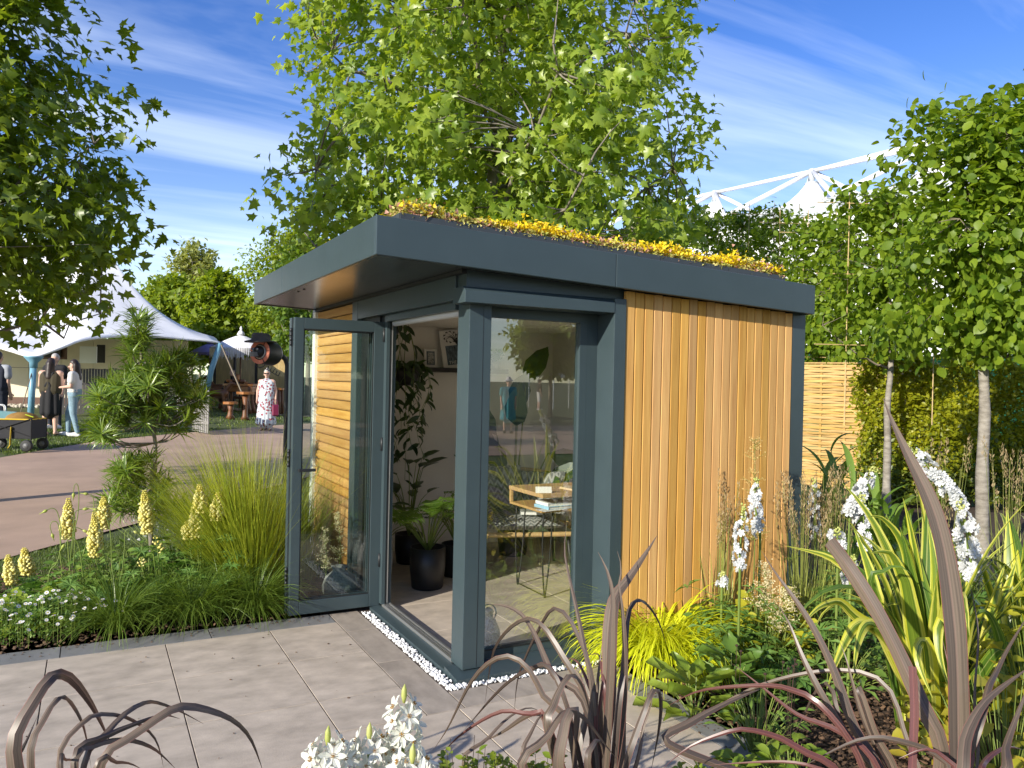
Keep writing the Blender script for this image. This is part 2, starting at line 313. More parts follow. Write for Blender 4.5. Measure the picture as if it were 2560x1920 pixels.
# mulch chips lie loose on the beds
M_chip=leafmat('bark chips',(.05,.028,.015),(.17,.10,.055),.0,.85,c3=(.30,.20,.12))
def chips(n,x0,x1,y0,y1,name='bark_mulch'):
    p=np.stack([U(x0,x1,n),U(y0,y1,n),U(.004,.02,n)],-1)
    T=([(-.3,0,0),(.3,0,0),(.36,1,0),(-.34,1,.0),(0,.5,.28)],[(0,1,4),(1,2,4),(2,3,4),(3,0,4)])
    ax=rdir(n)*[1,1,.25]; nr=rdir(n)*.5+[0,0,1]
    return p,ax,nr,U(.008,.03,n),T
cc=[chips(9000,.95,2.6,-1.9,0.05),chips(6000,-2.6,-.1,1.5,3.6),chips(1500,2.6,5,-2.5,1.2)]
p_,a_,n_,s_=[np.concatenate([c[i] for c in cc]) for i in range(4)]
props(link('bark_mulch',scatter('bark_mulch',cc[0][4],p_,frames(a_,n_),s_),M_chip),'loose brown bark chips covering the soil of the beds','mulch',kind='stuff')
# turf blades: the strip between bed and path, then the lawn by the marquee
M_turf=leafmat('turf blades',(.07,.12,.02),(.15,.20,.04),.35,.5)
def turf(n,quad,h,w):
    a,b,c,d=[np.array(q) for q in quad]; u,v=U(0,1,n)[:,None],U(0,1,n)[:,None]
    p=(a*(1-u)+b*u)*(1-v)+(d*(1-u)+c*u)*v; z=np.array([groundz(x,y)-.01 for x,y in p]); return np.column_stack([p,z]),h*U(.6,1.3,n),np.full(n,w)
tb=[turf(26000,[(-3.9,2.2),(-2.1,2.0),(-.75,3.5),(-1.72,4.9)],.035,.0045),turf(9000,[(-3.0,12.6),(-1.5,15.2),(1.5,17.5),(-5.5,20.5)],.05,.014),turf(7000,[(-1.5,3.9),(-.2,3.6),(1.6,8.8),(-1.55,4.95)],.04,.004),turf(5000,[(1.4,17.7),(5.0,21.6),(3.4,28),(-2.5,27)],.06,.02),turf(3500,[(-1,24.9),(3.2,26.8),(6,31),(-2,34)],.06,.03),turf(3000,[(-9,5),(-3.1,12.6),(-5.6,20),(-12,12)],.05,.02)]
n=sum(len(t[1]) for t in tb)
blades('grass',M_turf,None,np.concatenate([t[0] for t in tb]),U(0,6.28,n),np.concatenate([t[1] for t in tb]),np.concatenate([t[2] for t in tb]),U(0,.5,n),U(.2,1.0,n),seg=2,kind='stuff')
# ================================================================== patio
M_bed=mat('mortar',(.075,.056,.045),.95,.3,20,5)
M_pav=mat('porcelain paver',(.445,.378,.302),.60,.22,6,14,bump=.10,bscale=140,stretch=(1,1.6,1))
M_pavd=mat('porcelain border paver',(.325,.278,.228),.60,.22,6,14,bump=.10,bscale=140,stretch=(2,1,1))
M_edge=mat('dark edging paver',(.19,.19,.187),.62,.18,3.2,10,bump=.10,bscale=140,stretch=(2,1,1))
patio=sheet('patio',[(-9,1.5),(-9,-.9),(-1.2,-.86),(.2,-1.2),(.935,-1.3),(.935,-.0),(1.0,.04),(2.6,.04),(2.6,3.2),(-.3,3.2),(-.3,1.5)],M_bed,.008)
def paver(x0,x1,y0,y1,m,rot=0,name='paver'):
    g=.003; mb=MB().box(x0+g,x1-g,y0+g,y1-g,-.018,rng.uniform(-.0005,.0007),.0009); mb.build(name,m,patio)
for i in range(-13,0):
    for j in range(-4,2):
        x0=-.7+.6*(i+1)-.6; y0=.7+.6*(j-0)-.0
        x1=x0+.6; y1=y0+.6
        if y1<=-.9 or y1>1.35: continue
        if x0>-.75: continue
        paver(x0,x1,max(y0,-.9),y1,M_pav)
# last column narrows against the darker border that runs round the room
for y0,y1 in ((.7,1.3),(.1,.7),(-.27,.1)): paver(-.7,-.275,y0,y1,M_pav)
for y0,y1 in ((-.27+-.6,-.27),): paver(-.7,-.11,y0,y1,M_pav)
for y0,y1 in ((1.08,1.5),(.48,1.08),(-.27,.48)): paver(-.275,-.075,y0,y1,M_pavd)
for x0,x1 in ((-.075,.14),(.14,.52),(.52,.94)): paver(x0,x1,-.27,-.055,M_pavd)
paver(-.11,.14,-.87,-.27,M_pav)
for x0,x1 in ((.14,.54),(.54,.78)):
    for y0,y1 in ((-.87,-.27),(-1.3,-.87)): paver(x0,x1,y0,y1,M_pav)
paver(-.11,.14,-1.2,-.87,M_pav); paver(-.5,-.11,-1.0,-.87,M_pav)
for y0,y1 in ((-.55,-.27),(-1.15,-.55),(-1.3,-1.15)): paver(.78,.935,y0,y1,M_edge)
for k in range(-10,0): paver(-1.04+.8*k,-.24+.8*k,1.3,1.5,M_edge)
paver(-1.04,-.277,1.3,1.5,M_edge)
k=170; cr_=np.column_stack([U(-2.4,-.3,k),np.where(rng.random(k)<.7,1.5-np.abs(rng.normal(0,.07,k)),U(-.3,1.5,k)),np.full(k,.003)]); k2=120; cr_=np.vstack([cr_,np.column_stack([.935-np.abs(rng.normal(0,.08,k2)),U(-1.2,-.3,k2),np.full(k2,.003)])]); k+=k2
props(link('soil_crumbs',scatter('soil_crumbs',cc[0][4],cr_,frames(rdir(k)*[1,1,.2],rdir(k)*.4+[0,0,1]),U(.004,.016,k)),M_chip),'crumbs of soil and bark spilled on the paving along the beds','debris',kind='stuff')
# white marble chips between border and room
M_peb=leafmat('white marble chips',(.62,.62,.61),(.85,.85,.84),0,.6)
def pebs(n,x0,x1,y0,y1): return np.stack([U(x0,x1,n),U(y0,y1,n),U(-.002,.012,n)],-1)
pp=np.concatenate([pebs(720,-.068,-.012,-.045,1.42),pebs(480,-.05,.94,-.05,-.012)])
me_=bpy.data.meshes.new('t'); bm=bmesh.new(); bmesh.ops.create_icosphere(bm,subdivisions=1,radius=1)
TI=([tuple(v.co*(1+.28*((i*37%11)/11-.5))) for i,v in enumerate(bm.verts)],[tuple(v.index for v in f.verts) for f in bm.faces]); bm.free()
k=len(pp); props(link('marble_chips',scatter('marble_chips',TI,pp,frames(rdir(k),rdir(k)),U(.005,.0105,k)[:,None]*rng.uniform(.6,1.2,(k,3))),M_peb),'strip of small white marble chips round the foot of the garden room','pebbles',kind='stuff')
# ================================================================== garden room
M_gray=mat('anthracite aluminium',(.040,.060,.067),.34,.05,5,3,spec=.5,bump=.02,bscale=30)
M_graysm=mat('anthracite satin soffit',(.040,.050,.053),.24,.05,5,3,spec=.6)
M_dark=mat('black gasket',(.012,.014,.016),.5)
M_alu=mat('mill aluminium track',(.62,.62,.61),.35,.06,20,3,metal=.85,stretch=(1,.05,1))
M_steel=mat('steel',(.45,.45,.45),.3,metal=1)
M_wall=mat('cream plaster',(.80,.76,.69),.9,.03,3)
M_floor=M_pav
M_glass=glassmat('clear glazing',2.7,(.90,.93,.91)); M_glassd=glassmat('door glazing',1.65)
def woodmat(name,c1,c2,axis):
    m=bpy.data.materials.new(name); m.use_nodes=True; t=m.node_tree; b=t.nodes['Principled BSDF']; t_=nd(t,'ShaderNodeTexCoord'); mp_=nd(t,'ShaderNodeMapping'); oi=nd(t,'ShaderNodeObjectInfo')
    t.links.new(t_.outputs['Object'],mp_.inputs[0]); sc={'x':(.5,11,11),'y':(11,.5,11),'z':(11,11,.5)}[axis]; mp_.inputs['Scale'].default_value=sc
    cb=nd(t,'ShaderNodeCombineXYZ')
    for i,k in enumerate((43,27,35)): t.links.new(mth('MULTIPLY',oi.outputs['Random'],k,nt=t),cb.inputs[i])
    t.links.new(cb.outputs[0],mp_.inputs['Location'])
    nz=nd(t,'ShaderNodeTexNoise'); nz.inputs['Scale'].default_value=2.6; nz.inputs['Detail'].default_value=6; nz.inputs['Roughness'].default_value=.6; nz.inputs['Distortion'].default_value=.7; t.links.new(mp_.outputs[0],nz.inputs['Vector'])
    nf=nd(t,'ShaderNodeTexNoise'); nf.inputs['Scale'].default_value=13; nf.inputs['Detail'].default_value=3; t.links.new(mp_.outputs[0],nf.inputs['Vector'])
    r=nd(t,'ShaderNodeValToRGB'); e=r.color_ramp.elements; e[0].position=.30; e[1].position=.68; e[0].color=(*c1,1); e[1].color=(*c2,1)
    t.links.new(mth('ADD',mth('MULTIPLY',nz.outputs[0],.72,nt=t),mth('MULTIPLY',nf.outputs[0],.28,nt=t),nt=t),r.inputs[0])
    hv=nd(t,'ShaderNodeHueSaturation'); hr=mth('FRACT',mth('MULTIPLY',oi.outputs['Random'],17.3,nt=t),nt=t)
    t.links.new(mth('ADD',mth('MULTIPLY',oi.outputs['Random'],.36,nt=t),.80,nt=t),hv.inputs['Value']); t.links.new(mth('ADD',mth('MULTIPLY',hr,.004,nt=t),.498,nt=t),hv.inputs['Hue']); t.links.new(mth('ADD',mth('MULTIPLY',hr,.14,nt=t),.95,nt=t),hv.inputs['Saturation'])
    t.links.new(r.outputs[0],hv.inputs['Color']); t.links.new(hv.outputs[0],b.inputs['Base Color']); b.inputs['Roughness'].default_value=.78; b.inputs['Specular IOR Level'].default_value=.25
    bp=nd(t,'ShaderNodeBump'); bp.inputs['Strength'].default_value=.15; bp.inputs['Distance'].default_value=.004; t.links.new(nf.outputs[0],bp.inputs['Height']); t.links.new(bp.outputs[0],b.inputs['Normal'])
    return m
M_cedz=woodmat('cedar upright',(.46,.235,.072),(.64,.385,.13),'z'); M_cedy=woodmat('cedar lying',(.46,.22,.07),(.66,.39,.14),'y')
GR=thing('garden_office',(1.3,1.6,0),'grey and cedar garden room with open glass door and flowering green roof','garden office')
def roofz(x): return 2.195-.0367*(x+.515)
X0,X1,Y0,Y1=-.515,2.515,-.082,3.14; FH=.192
def slab(name,x0,x1,y0,y1,za,zb,m,par,**k):   # a box whose top and bottom follow the roof fall
    v=[(x,y,roofz(x)+z) for z in (za,zb) for y in (y0,y1) for x in (x0,x1)]
    return MB().add(v,[(0,2,3,1),(4,5,7,6),(0,1,5,4),(2,6,7,3),(0,4,6,2),(1,3,7,5)]).build(name,m,par,**k)
def bevel(o,w=.004,seg=2):
    b=o.modifiers.new('bevel','BEVEL'); b.width=w; b.segments=seg; b.limit_method='ANGLE'; return o
roof=slab('roof_deck',X0+.03,X1-.03,Y0+.03,Y1-.03,.022,FH-.012,M_graysm,GR)
slab('soffit',X0+.02,X1-.02,Y0+.02,Y1-.02,.008,.022,M_graysm,roof)
sp=on(1541,680,1,-.082)[0]
for a,b in ((X0,sp-.0015),(sp+.0015,X1)): bevel(slab('fascia',a,b,Y0-.0,Y0+.022,0,FH,M_gray,roof))
for a,b in ((Y0+.0225,2.05),(2.053,Y1)): bevel(slab('fascia',X0,X0+.022,a,b,0,FH,M_gray,roof))
bevel(slab('fascia',X1-.022,X1,Y0+.0225,Y1,0,FH,M_gray,roof)); bevel(slab('fascia',X0+.0225,X1-.0225,Y1-.022,Y1,0,FH,M_gray,roof))
slab('soffit_trim',X0+.515,X0+.545,.05,Y1-.03,-.012,.007,M_dark,roof)
for k in range(2):
    mb=MB(); mb.lathe([(.006,-.003),(.009,-.002),(.009,.004)],10,(-.43,1.72+.17*k,roofz(-.43)+.006)); mb.build('soffit_vent',M_dark,roof)
# outlet at the far eave
MB().tube([(X1+.01,2.6,roofz(X1)+.03),(X1+.12,2.6,roofz(X1)+.02),(X1+.14,2.6,roofz(X1)-.1)],.035,10).build('drain_pipe',M_dark,GR,True)
# --- structural frame
fr=MB().box(.066,.198,.08,.23,.042,2.19).build('corner_post',M_gray,GR); bevel(fr,.003)
MB().box(.148,.1495,.0785,.08,.05,2.0).build('post_joint',M_dark,fr)
l=MB(); l.add([(-.0,.0,2.006),(.955,.0,2.006),(.955,.0,2.068),(-.0,.0,2.068),(.0,.03,2.092),(.955,.03,2.092),(0,.16,2.006),(.955,.16,2.006),(0,.16,2.092),(.955,.16,2.092)],
   [(0,1,2,3),(3,2,5,4),(6,8,9,7),(0,6,7,1),(1,7,9,5,2),(0,3,4,8,6),(4,5,9,8)]); bevel(l.build('lintel',M_gray,GR),.003)
MB().box(.03,1.095,.052,.17,2.093,2.197).build('header',M_gray,GR)
bevel(MB().box(.014,.12,.163,1.925,2.03,2.198).build('door_lintel',M_gray,GR),.003)
bevel(MB().box(.014,.12,1.93,2.065,.03,2.198).build('post',M_gray,GR),.003)
XC0,XC1,XC2=on(1560,1000,1,.012)[0],on(1979,950,1,.012)[0],on(2012,950,1,.012)[0]
bevel(MB().box(.957,XC0-.002,.004,.20,.0,2.092).build('post',M_gray,GR),.003)
bevel(MB().box(XC1+.002,XC2,.016,.2,.0,2.098).build('corner_post',M_gray,GR),.003)
bevel(MB().box(.014,.12,3.185,3.27,.0,2.195).build('corner_post',M_gray,GR),.003)
# --- walls (masonry-free panels: dark membrane outside, cream plaster inside)
def panel(name,x0,x1,y0,y1,z0,z1,m): return MB().box(x0,x1,y0,y1,z0,z1).build(name,m,GR)
cw=panel('cedar_wall',XC0,XC1,.041,.16,.03,2.10,M_dark); panel('lining',XC0+.01,XC1-.01,.161,.175,.0,2.12,M_wall)
n=20; wv=(XC1-XC0)/n
mz=None
for i in range(n):
    x=XC0+wv*i; g=.002
    mb=MB(); mb.add([(g,.026,0),(wv-g,.026,0),(wv-g,.008,0),(wv-g-.004,0,0),(g+.004,0,0),(g,.008,0)]+[(a,b,2.08) for a,b in ((g,.026),(wv-g,.026),(wv-g,.008),(wv-g-.004,0),(g+.004,0),(g,.008))],
      [(0,1,2,3,4,5),(11,10,9,8,7,6)]+[(j,j+6,(j+1)%6+6,(j+1)%6) for j in range(6)])
    if mz is None: mz=mb.mesh('board'); mz.materials.append(M_cedz)
    o=bpy.data.objects.new('board',mz); COL.objects.link(o); o.parent=cw; o.location=Vector((x,.012+rng.uniform(-.001,.001),.06+rng.uniform(-.003,.003)))-rootloc(cw)
    o.scale=(1,1,(roofz(x+wv)+.004-.06)/2.08)
lw=panel('cedar_wall',.05,.11,2.068,3.183,.03,2.19,M_dark); panel('lining',.111,.125,1.52,3.1,.0,2.17,M_wall)
panel('side_panel',.05,.11,1.52,1.928,.03,2.03,M_dark)
mz=None; hb=.0745
for i in range(29):
    z=.035+hb*i; g=.003; y0,y1=2.07,3.182
    sec=[(.026,g),(.026,hb-g),(.008,hb-g),(.0,hb-g-.004),(.0,g+.010),(.006,g)]
    mb=MB(); mb.add([(a,y0,b) for a,b in sec]+[(a,y1,b) for a,b in sec],[(0,1,2,3,4,5),(11,10,9,8,7,6)]+[(j,(j+1)%6,(j+1)%6+6,j+6) for j in range(6)])
    if mz is None: mz=mb.mesh('board'); mz.materials.append(M_cedy)
    o=bpy.data.objects.new('board',mz); COL.objects.link(o); o.parent=lw; o.location=Vector((.022+rng.uniform(-.001,.001),0,z-.035))-rootloc(lw)
panel('back_wall',.0,XC2,3.11,3.2,.0,2.16,M_wall); panel('side_wall',XC1+.005,XC2-.01,.205,3.108,.0,2.1,M_wall)
panel('ceiling',.126,2.49,.18,3.1,2.172,2.178,M_wall) if False else MB().box(.126,XC1,.26,3.1,2.085,2.098).build('ceiling',M_wall,GR)
# --- floor
flr=MB().box(.1,XC1,.16,3.11,-.02,.010).build('floor',M_bed,GR)
for i in range(4):
    for j in range(5):
        x0,y0=.13+.6*i,.22+.6*j; x1,y1=min(x0+.6,XC1),min(y0+.6,3.11)
        MB().box(x0+.002,x1-.002,y0+.002,y1-.002,.002,.018,.002).build('paver',M_floor,flr)
MB().box(.9575,1.09,.2005,.25,.0,2.1).build('blanking_panel',M_gray,GR); MB().box(.198,1.09,.1765,.25,2.0045,2.16).build('blanking_panel',M_gray,GR)
# --- sill and threshold
s_=MB(); s_.add([(0,0,-.01),(.955,0,-.01),(.955,0,.026),(0,0,.026),(.0,.17,.045),(.955,.17,.045),(.0,.17,-.01),(.955,.17,-.01)],[(0,1,2,3),(3,2,5,4),(6,4,5,7),(0,6,7,1),(1,7,5,2),(0,3,4,6)]); s_.build('sill',M_gray,GR)
s_=MB(); s_.add([(0,.172,-.01),(0,.172,.026),(.07,.172,.034),(.07,.172,-.01),(0,1.46,-.01),(0,1.46,.026),(.07,1.46,.034),(.07,1.46,-.01)],[(0,3,2,1),(4,5,6,7),(0,1,5,4),(1,2,6,5),(2,3,7,6)]); s_.build('threshold',M_gray,GR)
tk=MB()
for x0,x1,h in ((.072,.088,.052),(.0885,.098,.036),(.0985,.108,.050),(.1085,.118,.036),(.1185,.130,.055)): tk.box(x0,x1,.235,1.42,.0,h)
tk.build('door_track',M_alu,GR)
# --- fixed window
wf=MB().box(.2,.885,.176,.23,.044,.088).box(.2,.885,.176,.23,1.952,2.004).box(.2,.212,.176,.23,.0885,1.9515).box(.835,.8848,.176,.23,.0885,1.9515).box(.8852,.956,.176,.23,.0885,2.004).box(.8855,.956,.176,.23,.044,.088).build('window_frame',M_gray,GR)
MB().box(.213,.834,.172,.176,.089,.098).build('gasket',M_dark,wf)
MB().box(.212,.835,.200,.206,.0885,1.9515).build('window_pane',M_glass,wf)
MB().box(.8355,.842,.1765,.199,.09,1.95).build('gasket',M_dark,wf) if False else None
# --- bifold door, folded open
def door_leaf(y0,y1,xa,xb,handle=True):
    d=MB().box(xa,xa+.062,y0,y1,.03,1.985).box(xb-.075,xb,y0,y1,.03,1.985).box(xa+.0622,xb-.0752,y0,y1,.03,.118).box(xa+.0622,xb-.0752,y0,y1,1.912,1.985).build('door',M_gray,GR); bevel(d,.003)
    MB().box(xa+.064,xb-.077,(y0+y1)/2-.004,(y0+y1)/2+.004,.12,1.91).build('door_pane',M_glassd,d)
    g=MB().box(xa+.0625,xa+.068,y0+.006,y0+.016,.119,1.911).box(xb-.081,xb-.0755,y0+.006,y0+.016,.119,1.911).box(xa+.0682,xb-.0812,y0+.006,y0+.016,.119,.125).box(xa+.0682,xb-.0812,y0+.006,y0+.016,1.905,1.911); g.build('gasket',M_dark,d)
    return d
d1=door_leaf(1.455,1.505,-.548,.066)
h=MB().obox((-.505,1.445,.985),(-.505,1.42,.985),.016,.016).obox((-.512,1.42,.985),(-.40,1.42,.985),.012,.02); bevel(h.build('handle',M_dark,d1),.003)
d2=door_leaf(1.525,1.575,-.556,.060)
for z in (.22,1.0,1.80):
    hg=MB()
    for q in range(4): hg.tube([(-.558,1.515,z+.03*q),(-.558,1.515,z+.026+.03*q)],.009,8)
    hg.build('hinge',M_dark,d1,True)
MB().box(-.550,-.520,1.506,1.524,.04,1.98).build('seal',M_dark,d1)
jm=MB().box(.062,.085,1.40,1.452,.05,2.028).box(.0852,.098,1.415,1.452,.05,2.028).box(.0985,.130,1.405,1.452,.05,2.028).build('door_jamb',M_gray,GR)
MB().box(.09,.096,1.402,1.4148,.05,2.02).build('seal',M_dark,jm); MB().box(.066,.11,1.453,1.52,.05,2.028).build('door_jamb',M_dark,GR)
MB().box(.1,.104,1.395,1.4045,.06,2.0).build('track_edge',M_alu,jm)
MB().box(.05,.125,.235,1.39,1.985,2.028).build('door_head',M_gray,GR)
MB().tube([(.105,.25,1.975),(.105,1.36,1.975)],.022,10).build('blind_cassette',mat('blind',(.5,.5,.49),.5),GR,True)
for z in (.3,1.1,1.85): MB().tube([(.058,1.447,z),(.058,1.447,z+.09)],.009,8).build('hinge',M_dark,jm,True)
# ================================================================== green roof
M_tray=mat('tray plastic',(.040,.048,.055),.45,.1,9,3)
GRF=thing('sedum_planting',(1.1,1.5,2.4),'sedum roof garden in dark trays flowering yellow and pink','roof planting')
tx=[-.33,.28,.89,1.36,1.92,2.43]
for a,b in zip(tx[:-1],tx[1:]):
    t_=slab('tray_edge',a+.002,b-.002,.10,.112,FH+.0,FH+.072,M_tray,GRF)
    k=a+.03
    while k<b-.02: slab('notch',k,k+.009,.0975,.0995,FH+.018,FH+.038,M_dark,t_); k+=.105
ty=[.1125,.7,1.3,1.9,2.5,3.0]
for a,b in zip(ty[:-1],ty[1:]): slab('tray_edge',-.33,-.318,a+.002,b-.002,FH,FH+.072,M_tray,GRF)
slab('tray_edge',2.418,2.43,.1125,3.0,FH,FH+.072,M_tray,GRF)
slab('substrate',-.315,2.417,.115,3.0,FH,FH+.055,mat('substrate',(.06,.04,.03),1,.3,30),GRF)
ns=36000
px_=U(-.32,2.425,ns); py_=np.where(rng.random(ns)<.55,.10+np.abs(rng.normal(0,.22,ns)),U(.1,3.0,ns)); py_=np.clip(py_,.1,3.0)
from mathutils import noise as mn
nzv=np.array([mn.noise((x*2.3,y*2.3,1.7)) for x,y in zip(px_,py_)]); nzh=np.array([mn.noise((x*4,y*4,9.7)) for x,y in zip(px_,py_)])
hgt=.05+.075*(nzh+.6)*rng.random(ns)+.03*(rng.random(ns)<.10); pz=roofz(px_)+FH+.055+hgt*rng.random(ns)
pos=np.column_stack([px_,py_,pz]); nr=unit(rdir(ns)+[0,-.2,1.0]); ax=rdir(ns)
TS=([(0,0,0)]+[((.55+.45*(i%2))*math.cos(i*math.pi/3),(.55+.45*(i%2))*math.sin(i*math.pi/3),.22) for i in range(6)],[(0,i+1,(i+1)%6+1) for i in range(6)])
sel=np.where(nzv+rng.normal(0,.22,ns)>-.14,0,np.where(rng.random(ns)<.30,1,2)); sel=np.where(rng.random(ns)<.07,1,sel); top=pz-(roofz(px_)+FH+.05); sel=np.where((sel==0)&(top<.045),2,sel)
for k,(nm,m) in enumerate((('yellow_stonecrop',leafmat('yellow sedum',(.70,.52,.01),(.86,.70,.02),.25,.6)),('pink_stonecrop',leafmat('pink sedum',(.42,.20,.14),(.55,.32,.24),.2,.6)),('stonecrop_leaves',leafmat('sedum leaves',(.30,.33,.06),(.52,.46,.14),.2,.55,c3=(.35,.09,.06))))):
    q=sel==k; props(link(nm,scatter(nm,TS,pos[q],frames(ax[q],nr[q]),U(.007,.017,q.sum())),m,GRF),kind='stuff')
# thin stems that stand above the mat and hang over its edge
k=900; q=rng.choice(ns,k,False)
blades('stonecrop_stems',leafmat('sedum stems',(.30,.17,.10),(.45,.33,.18),.2,.6),GRF,np.column_stack([px_[q],np.minimum(py_[q],.3),roofz(px_[q])+FH+.06]),U(-2.6,-.5,k),U(.02,.065,k),np.full(k,.004),U(0,.5,k),U(.3,2.2,k),seg=3,kind='stuff')
# ================================================================== trees
M_bark=mat('grey bark',(.20,.175,.14),.9,.35,7,8,bump=.5,stretch=(1,1,.35))
M_barkl=mat('hornbeam bark',(.23,.20,.155),.9,.4,9,8,bump=.7,stretch=(.8,.8,2.6),col2=(.34,.31,.26))
M_twig=mat('twigs',(.17,.14,.10),.9)
T_LOB,T_OV,T_SIM=t_lobed(),t_oval(),t_simple()
def make_tree(name,base,label,group,env,z0,z1,trunk,nclust,perc,lsize,m,T,spread=.33,singles=0,limbs=14,limb_r=.05,shell=.62,ztop=None,bark=None,squash=1.0,droop=.35,twigs=True,seed=1,nn=7,pw=.45,mask=None):
    """env(h, azimuth) gives crown radius at relative height h"""
    global rng
    keep=rng; rng=np.random.default_rng(seed)
    t=thing(name,base,label,'tree',group); b=np.array(base,float); bark=bark or M_bark
    ztop=ztop or z1-.2*(z1-z0)
    tp=[b+[0,0,-.1]]+[b+[rng.normal(0,.007)*z,rng.normal(0,.007)*z,z] for z in np.linspace(.5,ztop,9)]
    tp=crom(tp,22); rr=trunk*(1-.85*np.linspace(0,1,22)**1.1); rr[0]*=1.35; rr[1]*=1.1
    rr=rr*(1+.06*np.sin(np.arange(22)*2.1))
    MB().tube(tp,rr,10).build('trunk',bark,t,True)
    tz=tp[:,2]
    def tpoint(z): i=np.clip(np.searchsorted(tz,z),1,21); return tp[i]*.5+tp[i-1]*.5
    mb=MB(); lp=[];lr=[]
    for i in range(limbs):
        h=(i+.5)/limbs; az=i*2.4+rng.uniform(-.4,.4); r=env(h,az)*rng.uniform(.7,.95); zz=z0+h*(z1-z0)
        end=np.array([b[0]+r*math.cos(az),b[1]+r*math.sin(az)*squash,b[2]+zz]); st=tpoint(b[2]+max(zz-r*rng.uniform(.35,.8),z0*.92))
        pts=crom([st,st*.55+end*.45+[0,0,-.06*r],end],9); pts[1:-1]+=rng.normal(0,.04*r,(7,3))
        mb.tube(pts,np.linspace(limb_r,limb_r*.2,9),6); lp.append(pts); lr.append(np.linspace(limb_r,limb_r*.2,9))
    LP=np.concatenate(lp+[tp[8:]])
    C=[]
    while len(C)<nclust:
        h=rng.random(); az=rng.uniform(0,6.283); R=env(h,az); 
        if rng.random()>(R/3.0)**.8 and R<3.0 and False: continue
        q=rng.random()**shell*R; p=[b[0]+q*math.cos(az),b[1]+q*math.sin(az)*squash,b[2]+z0+h*(z1-z0)]
        if mask and not mask(*p): continue
        C.append(p)
    C=np.array(C)
    if twigs:
        for c in C[::1]:
            d=np.linalg.norm(LP-c-[0,0,.1],axis=1); j=np.argmin(d+.15*np.maximum(0,LP[:,2]-c[2])); a=LP[j]
            if d[j]<2.6: mb.tube(crom([a,a*.5+c*.5+rng.normal(0,.06*d[j],3),c],4),[limb_r*.32,limb_r*.22,limb_r*.14,limb_r*.06],4,False)
    mb.build('limbs',bark if limb_r>.03 else M_twig,t,True,kind='stuff')
    k=len(C)*perc; ci=np.repeat(np.arange(len(C)),perc); cs=rng.uniform(.7,1.35,len(C))[ci]
    off=rdir(k)*[1,1,.72]*(spread*cs*1.9*rng.random(k)**.5)[:,None]; P=C[ci]+off
    out=unit(P-(b+[0,0,z0+.4*(z1-z0)])); ax=unit(out*.5+rdir(k)*.9+[0,0,-droop]); nr=unit(rdir(k)*.75+[0,0,.65]+out*.6)
    if mask:
        ok=np.array([mask(*p) for p in P]); P,ax,nr=P[ok],ax[ok],nr[ok]
    sc=lsize*rng.uniform(.55,1.25,len(P)); leaves(t,T,P,ax,nr,sc,m,singles=singles)
    rng=keep; return t
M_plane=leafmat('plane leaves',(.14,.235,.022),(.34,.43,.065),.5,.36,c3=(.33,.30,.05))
M_planed=leafmat('shaded plane leaves',(.09,.15,.012),(.20,.27,.022),.5,.36,c3=(.20,.22,.03))  # darker copy of the plane leaves, with the tree's shade in its colour
def env_plane(h,az):
    return np.interp(h,[0,.07,.16,.3,.45,.62,.8,1],[2.5,3.7,3.9,3.75,3.95,3.6,2.6,.6])*(1+.10*math.sin(3*az+5*h)+.08*math.sin(5*az-9*h))
pb=at(1232,900,14.2); pb[2]=0
make_tree('plane_tree',pb,'broad plane tree towering behind the garden room, sunlit lobed leaves','plane trees',env_plane,3.4,11.6,.19,800,40,.178,M_plane,T_LOB,spread=.31,singles=300,limbs=22,limb_r=.062,seed=3,shell=.55)
lb=at(-185,900,9.0); lb[2]=groundz(lb[0],lb[1])
def env_left(h,az): return np.interp(h,[0,.06,.2,.35,.55,.75,1],[1.5,2.2,2.2,1.8,1.42,1.05,.3])*(1+.10*math.sin(3*az+6*h)+.08*math.sin(7*az+8*h))
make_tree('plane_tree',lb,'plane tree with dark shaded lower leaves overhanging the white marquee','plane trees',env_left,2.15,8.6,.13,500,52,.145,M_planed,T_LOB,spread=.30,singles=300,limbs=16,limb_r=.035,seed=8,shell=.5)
M_lime=leafmat('lime leaves',(.15,.23,.012),(.30,.37,.025),.45,.5); M_mid=leafmat('mid green leaves',(.07,.14,.012),(.15,.23,.025),.42,.5); M_pale=leafmat('pale new leaves',(.22,.26,.06),(.36,.38,.12),.4,.5)
def env_round(h,az): return np.interp(h,[0,.15,.4,.7,.9,1],[.45,.85,1,.85,.5,.12])*(1+.14*math.sin(3*az+7*h)+.1*math.sin(5*az-11*h))
def bgtree(px,depth,ytop,ybot,wpx,lab,m,seed,n=150,per=45,name='roadside_tree',ls=.3,grp='trees beyond the marquee'):
    b=at(px,930,depth); b[2]=groundz(b[0],b[1]); hz=920+.0217*(px); k=depth/F; zt=1.6+(hz-ytop)*k-b[2]; zb=1.6+(hz-ybot)*k-b[2]; R=wpx*k/2
    return make_tree(name,b,lab,grp,lambda h,az: R*env_round(h,az),zb,zt,.012*zt+.03,n,per,ls,m,T_SIM,spread=R*.20,limbs=9,limb_r=.05,seed=seed,shell=.5)
bgtree(430,36,700,870,200,'bushy bright green tree right of the marquee peak, lowest crown of three',M_lime,21)
bgtree(478,44,612,860,150,'slender pale-topped tree rising above its greener neighbours by the marquee',M_pale,22)
bgtree(548,34,690,885,170,'rounded mid green tree between the marquee tip and the garden room',M_lime,23,170)
bgtree(735,33,585,880,240,'upright fresh green tree just beyond the corner of the garden room roof',M_lime,24,260,50,ls=.2)
bgtree(770,27,600,880,170,'darker green tree half hidden behind the garden room roof',M_mid,25,170,45,ls=.22)
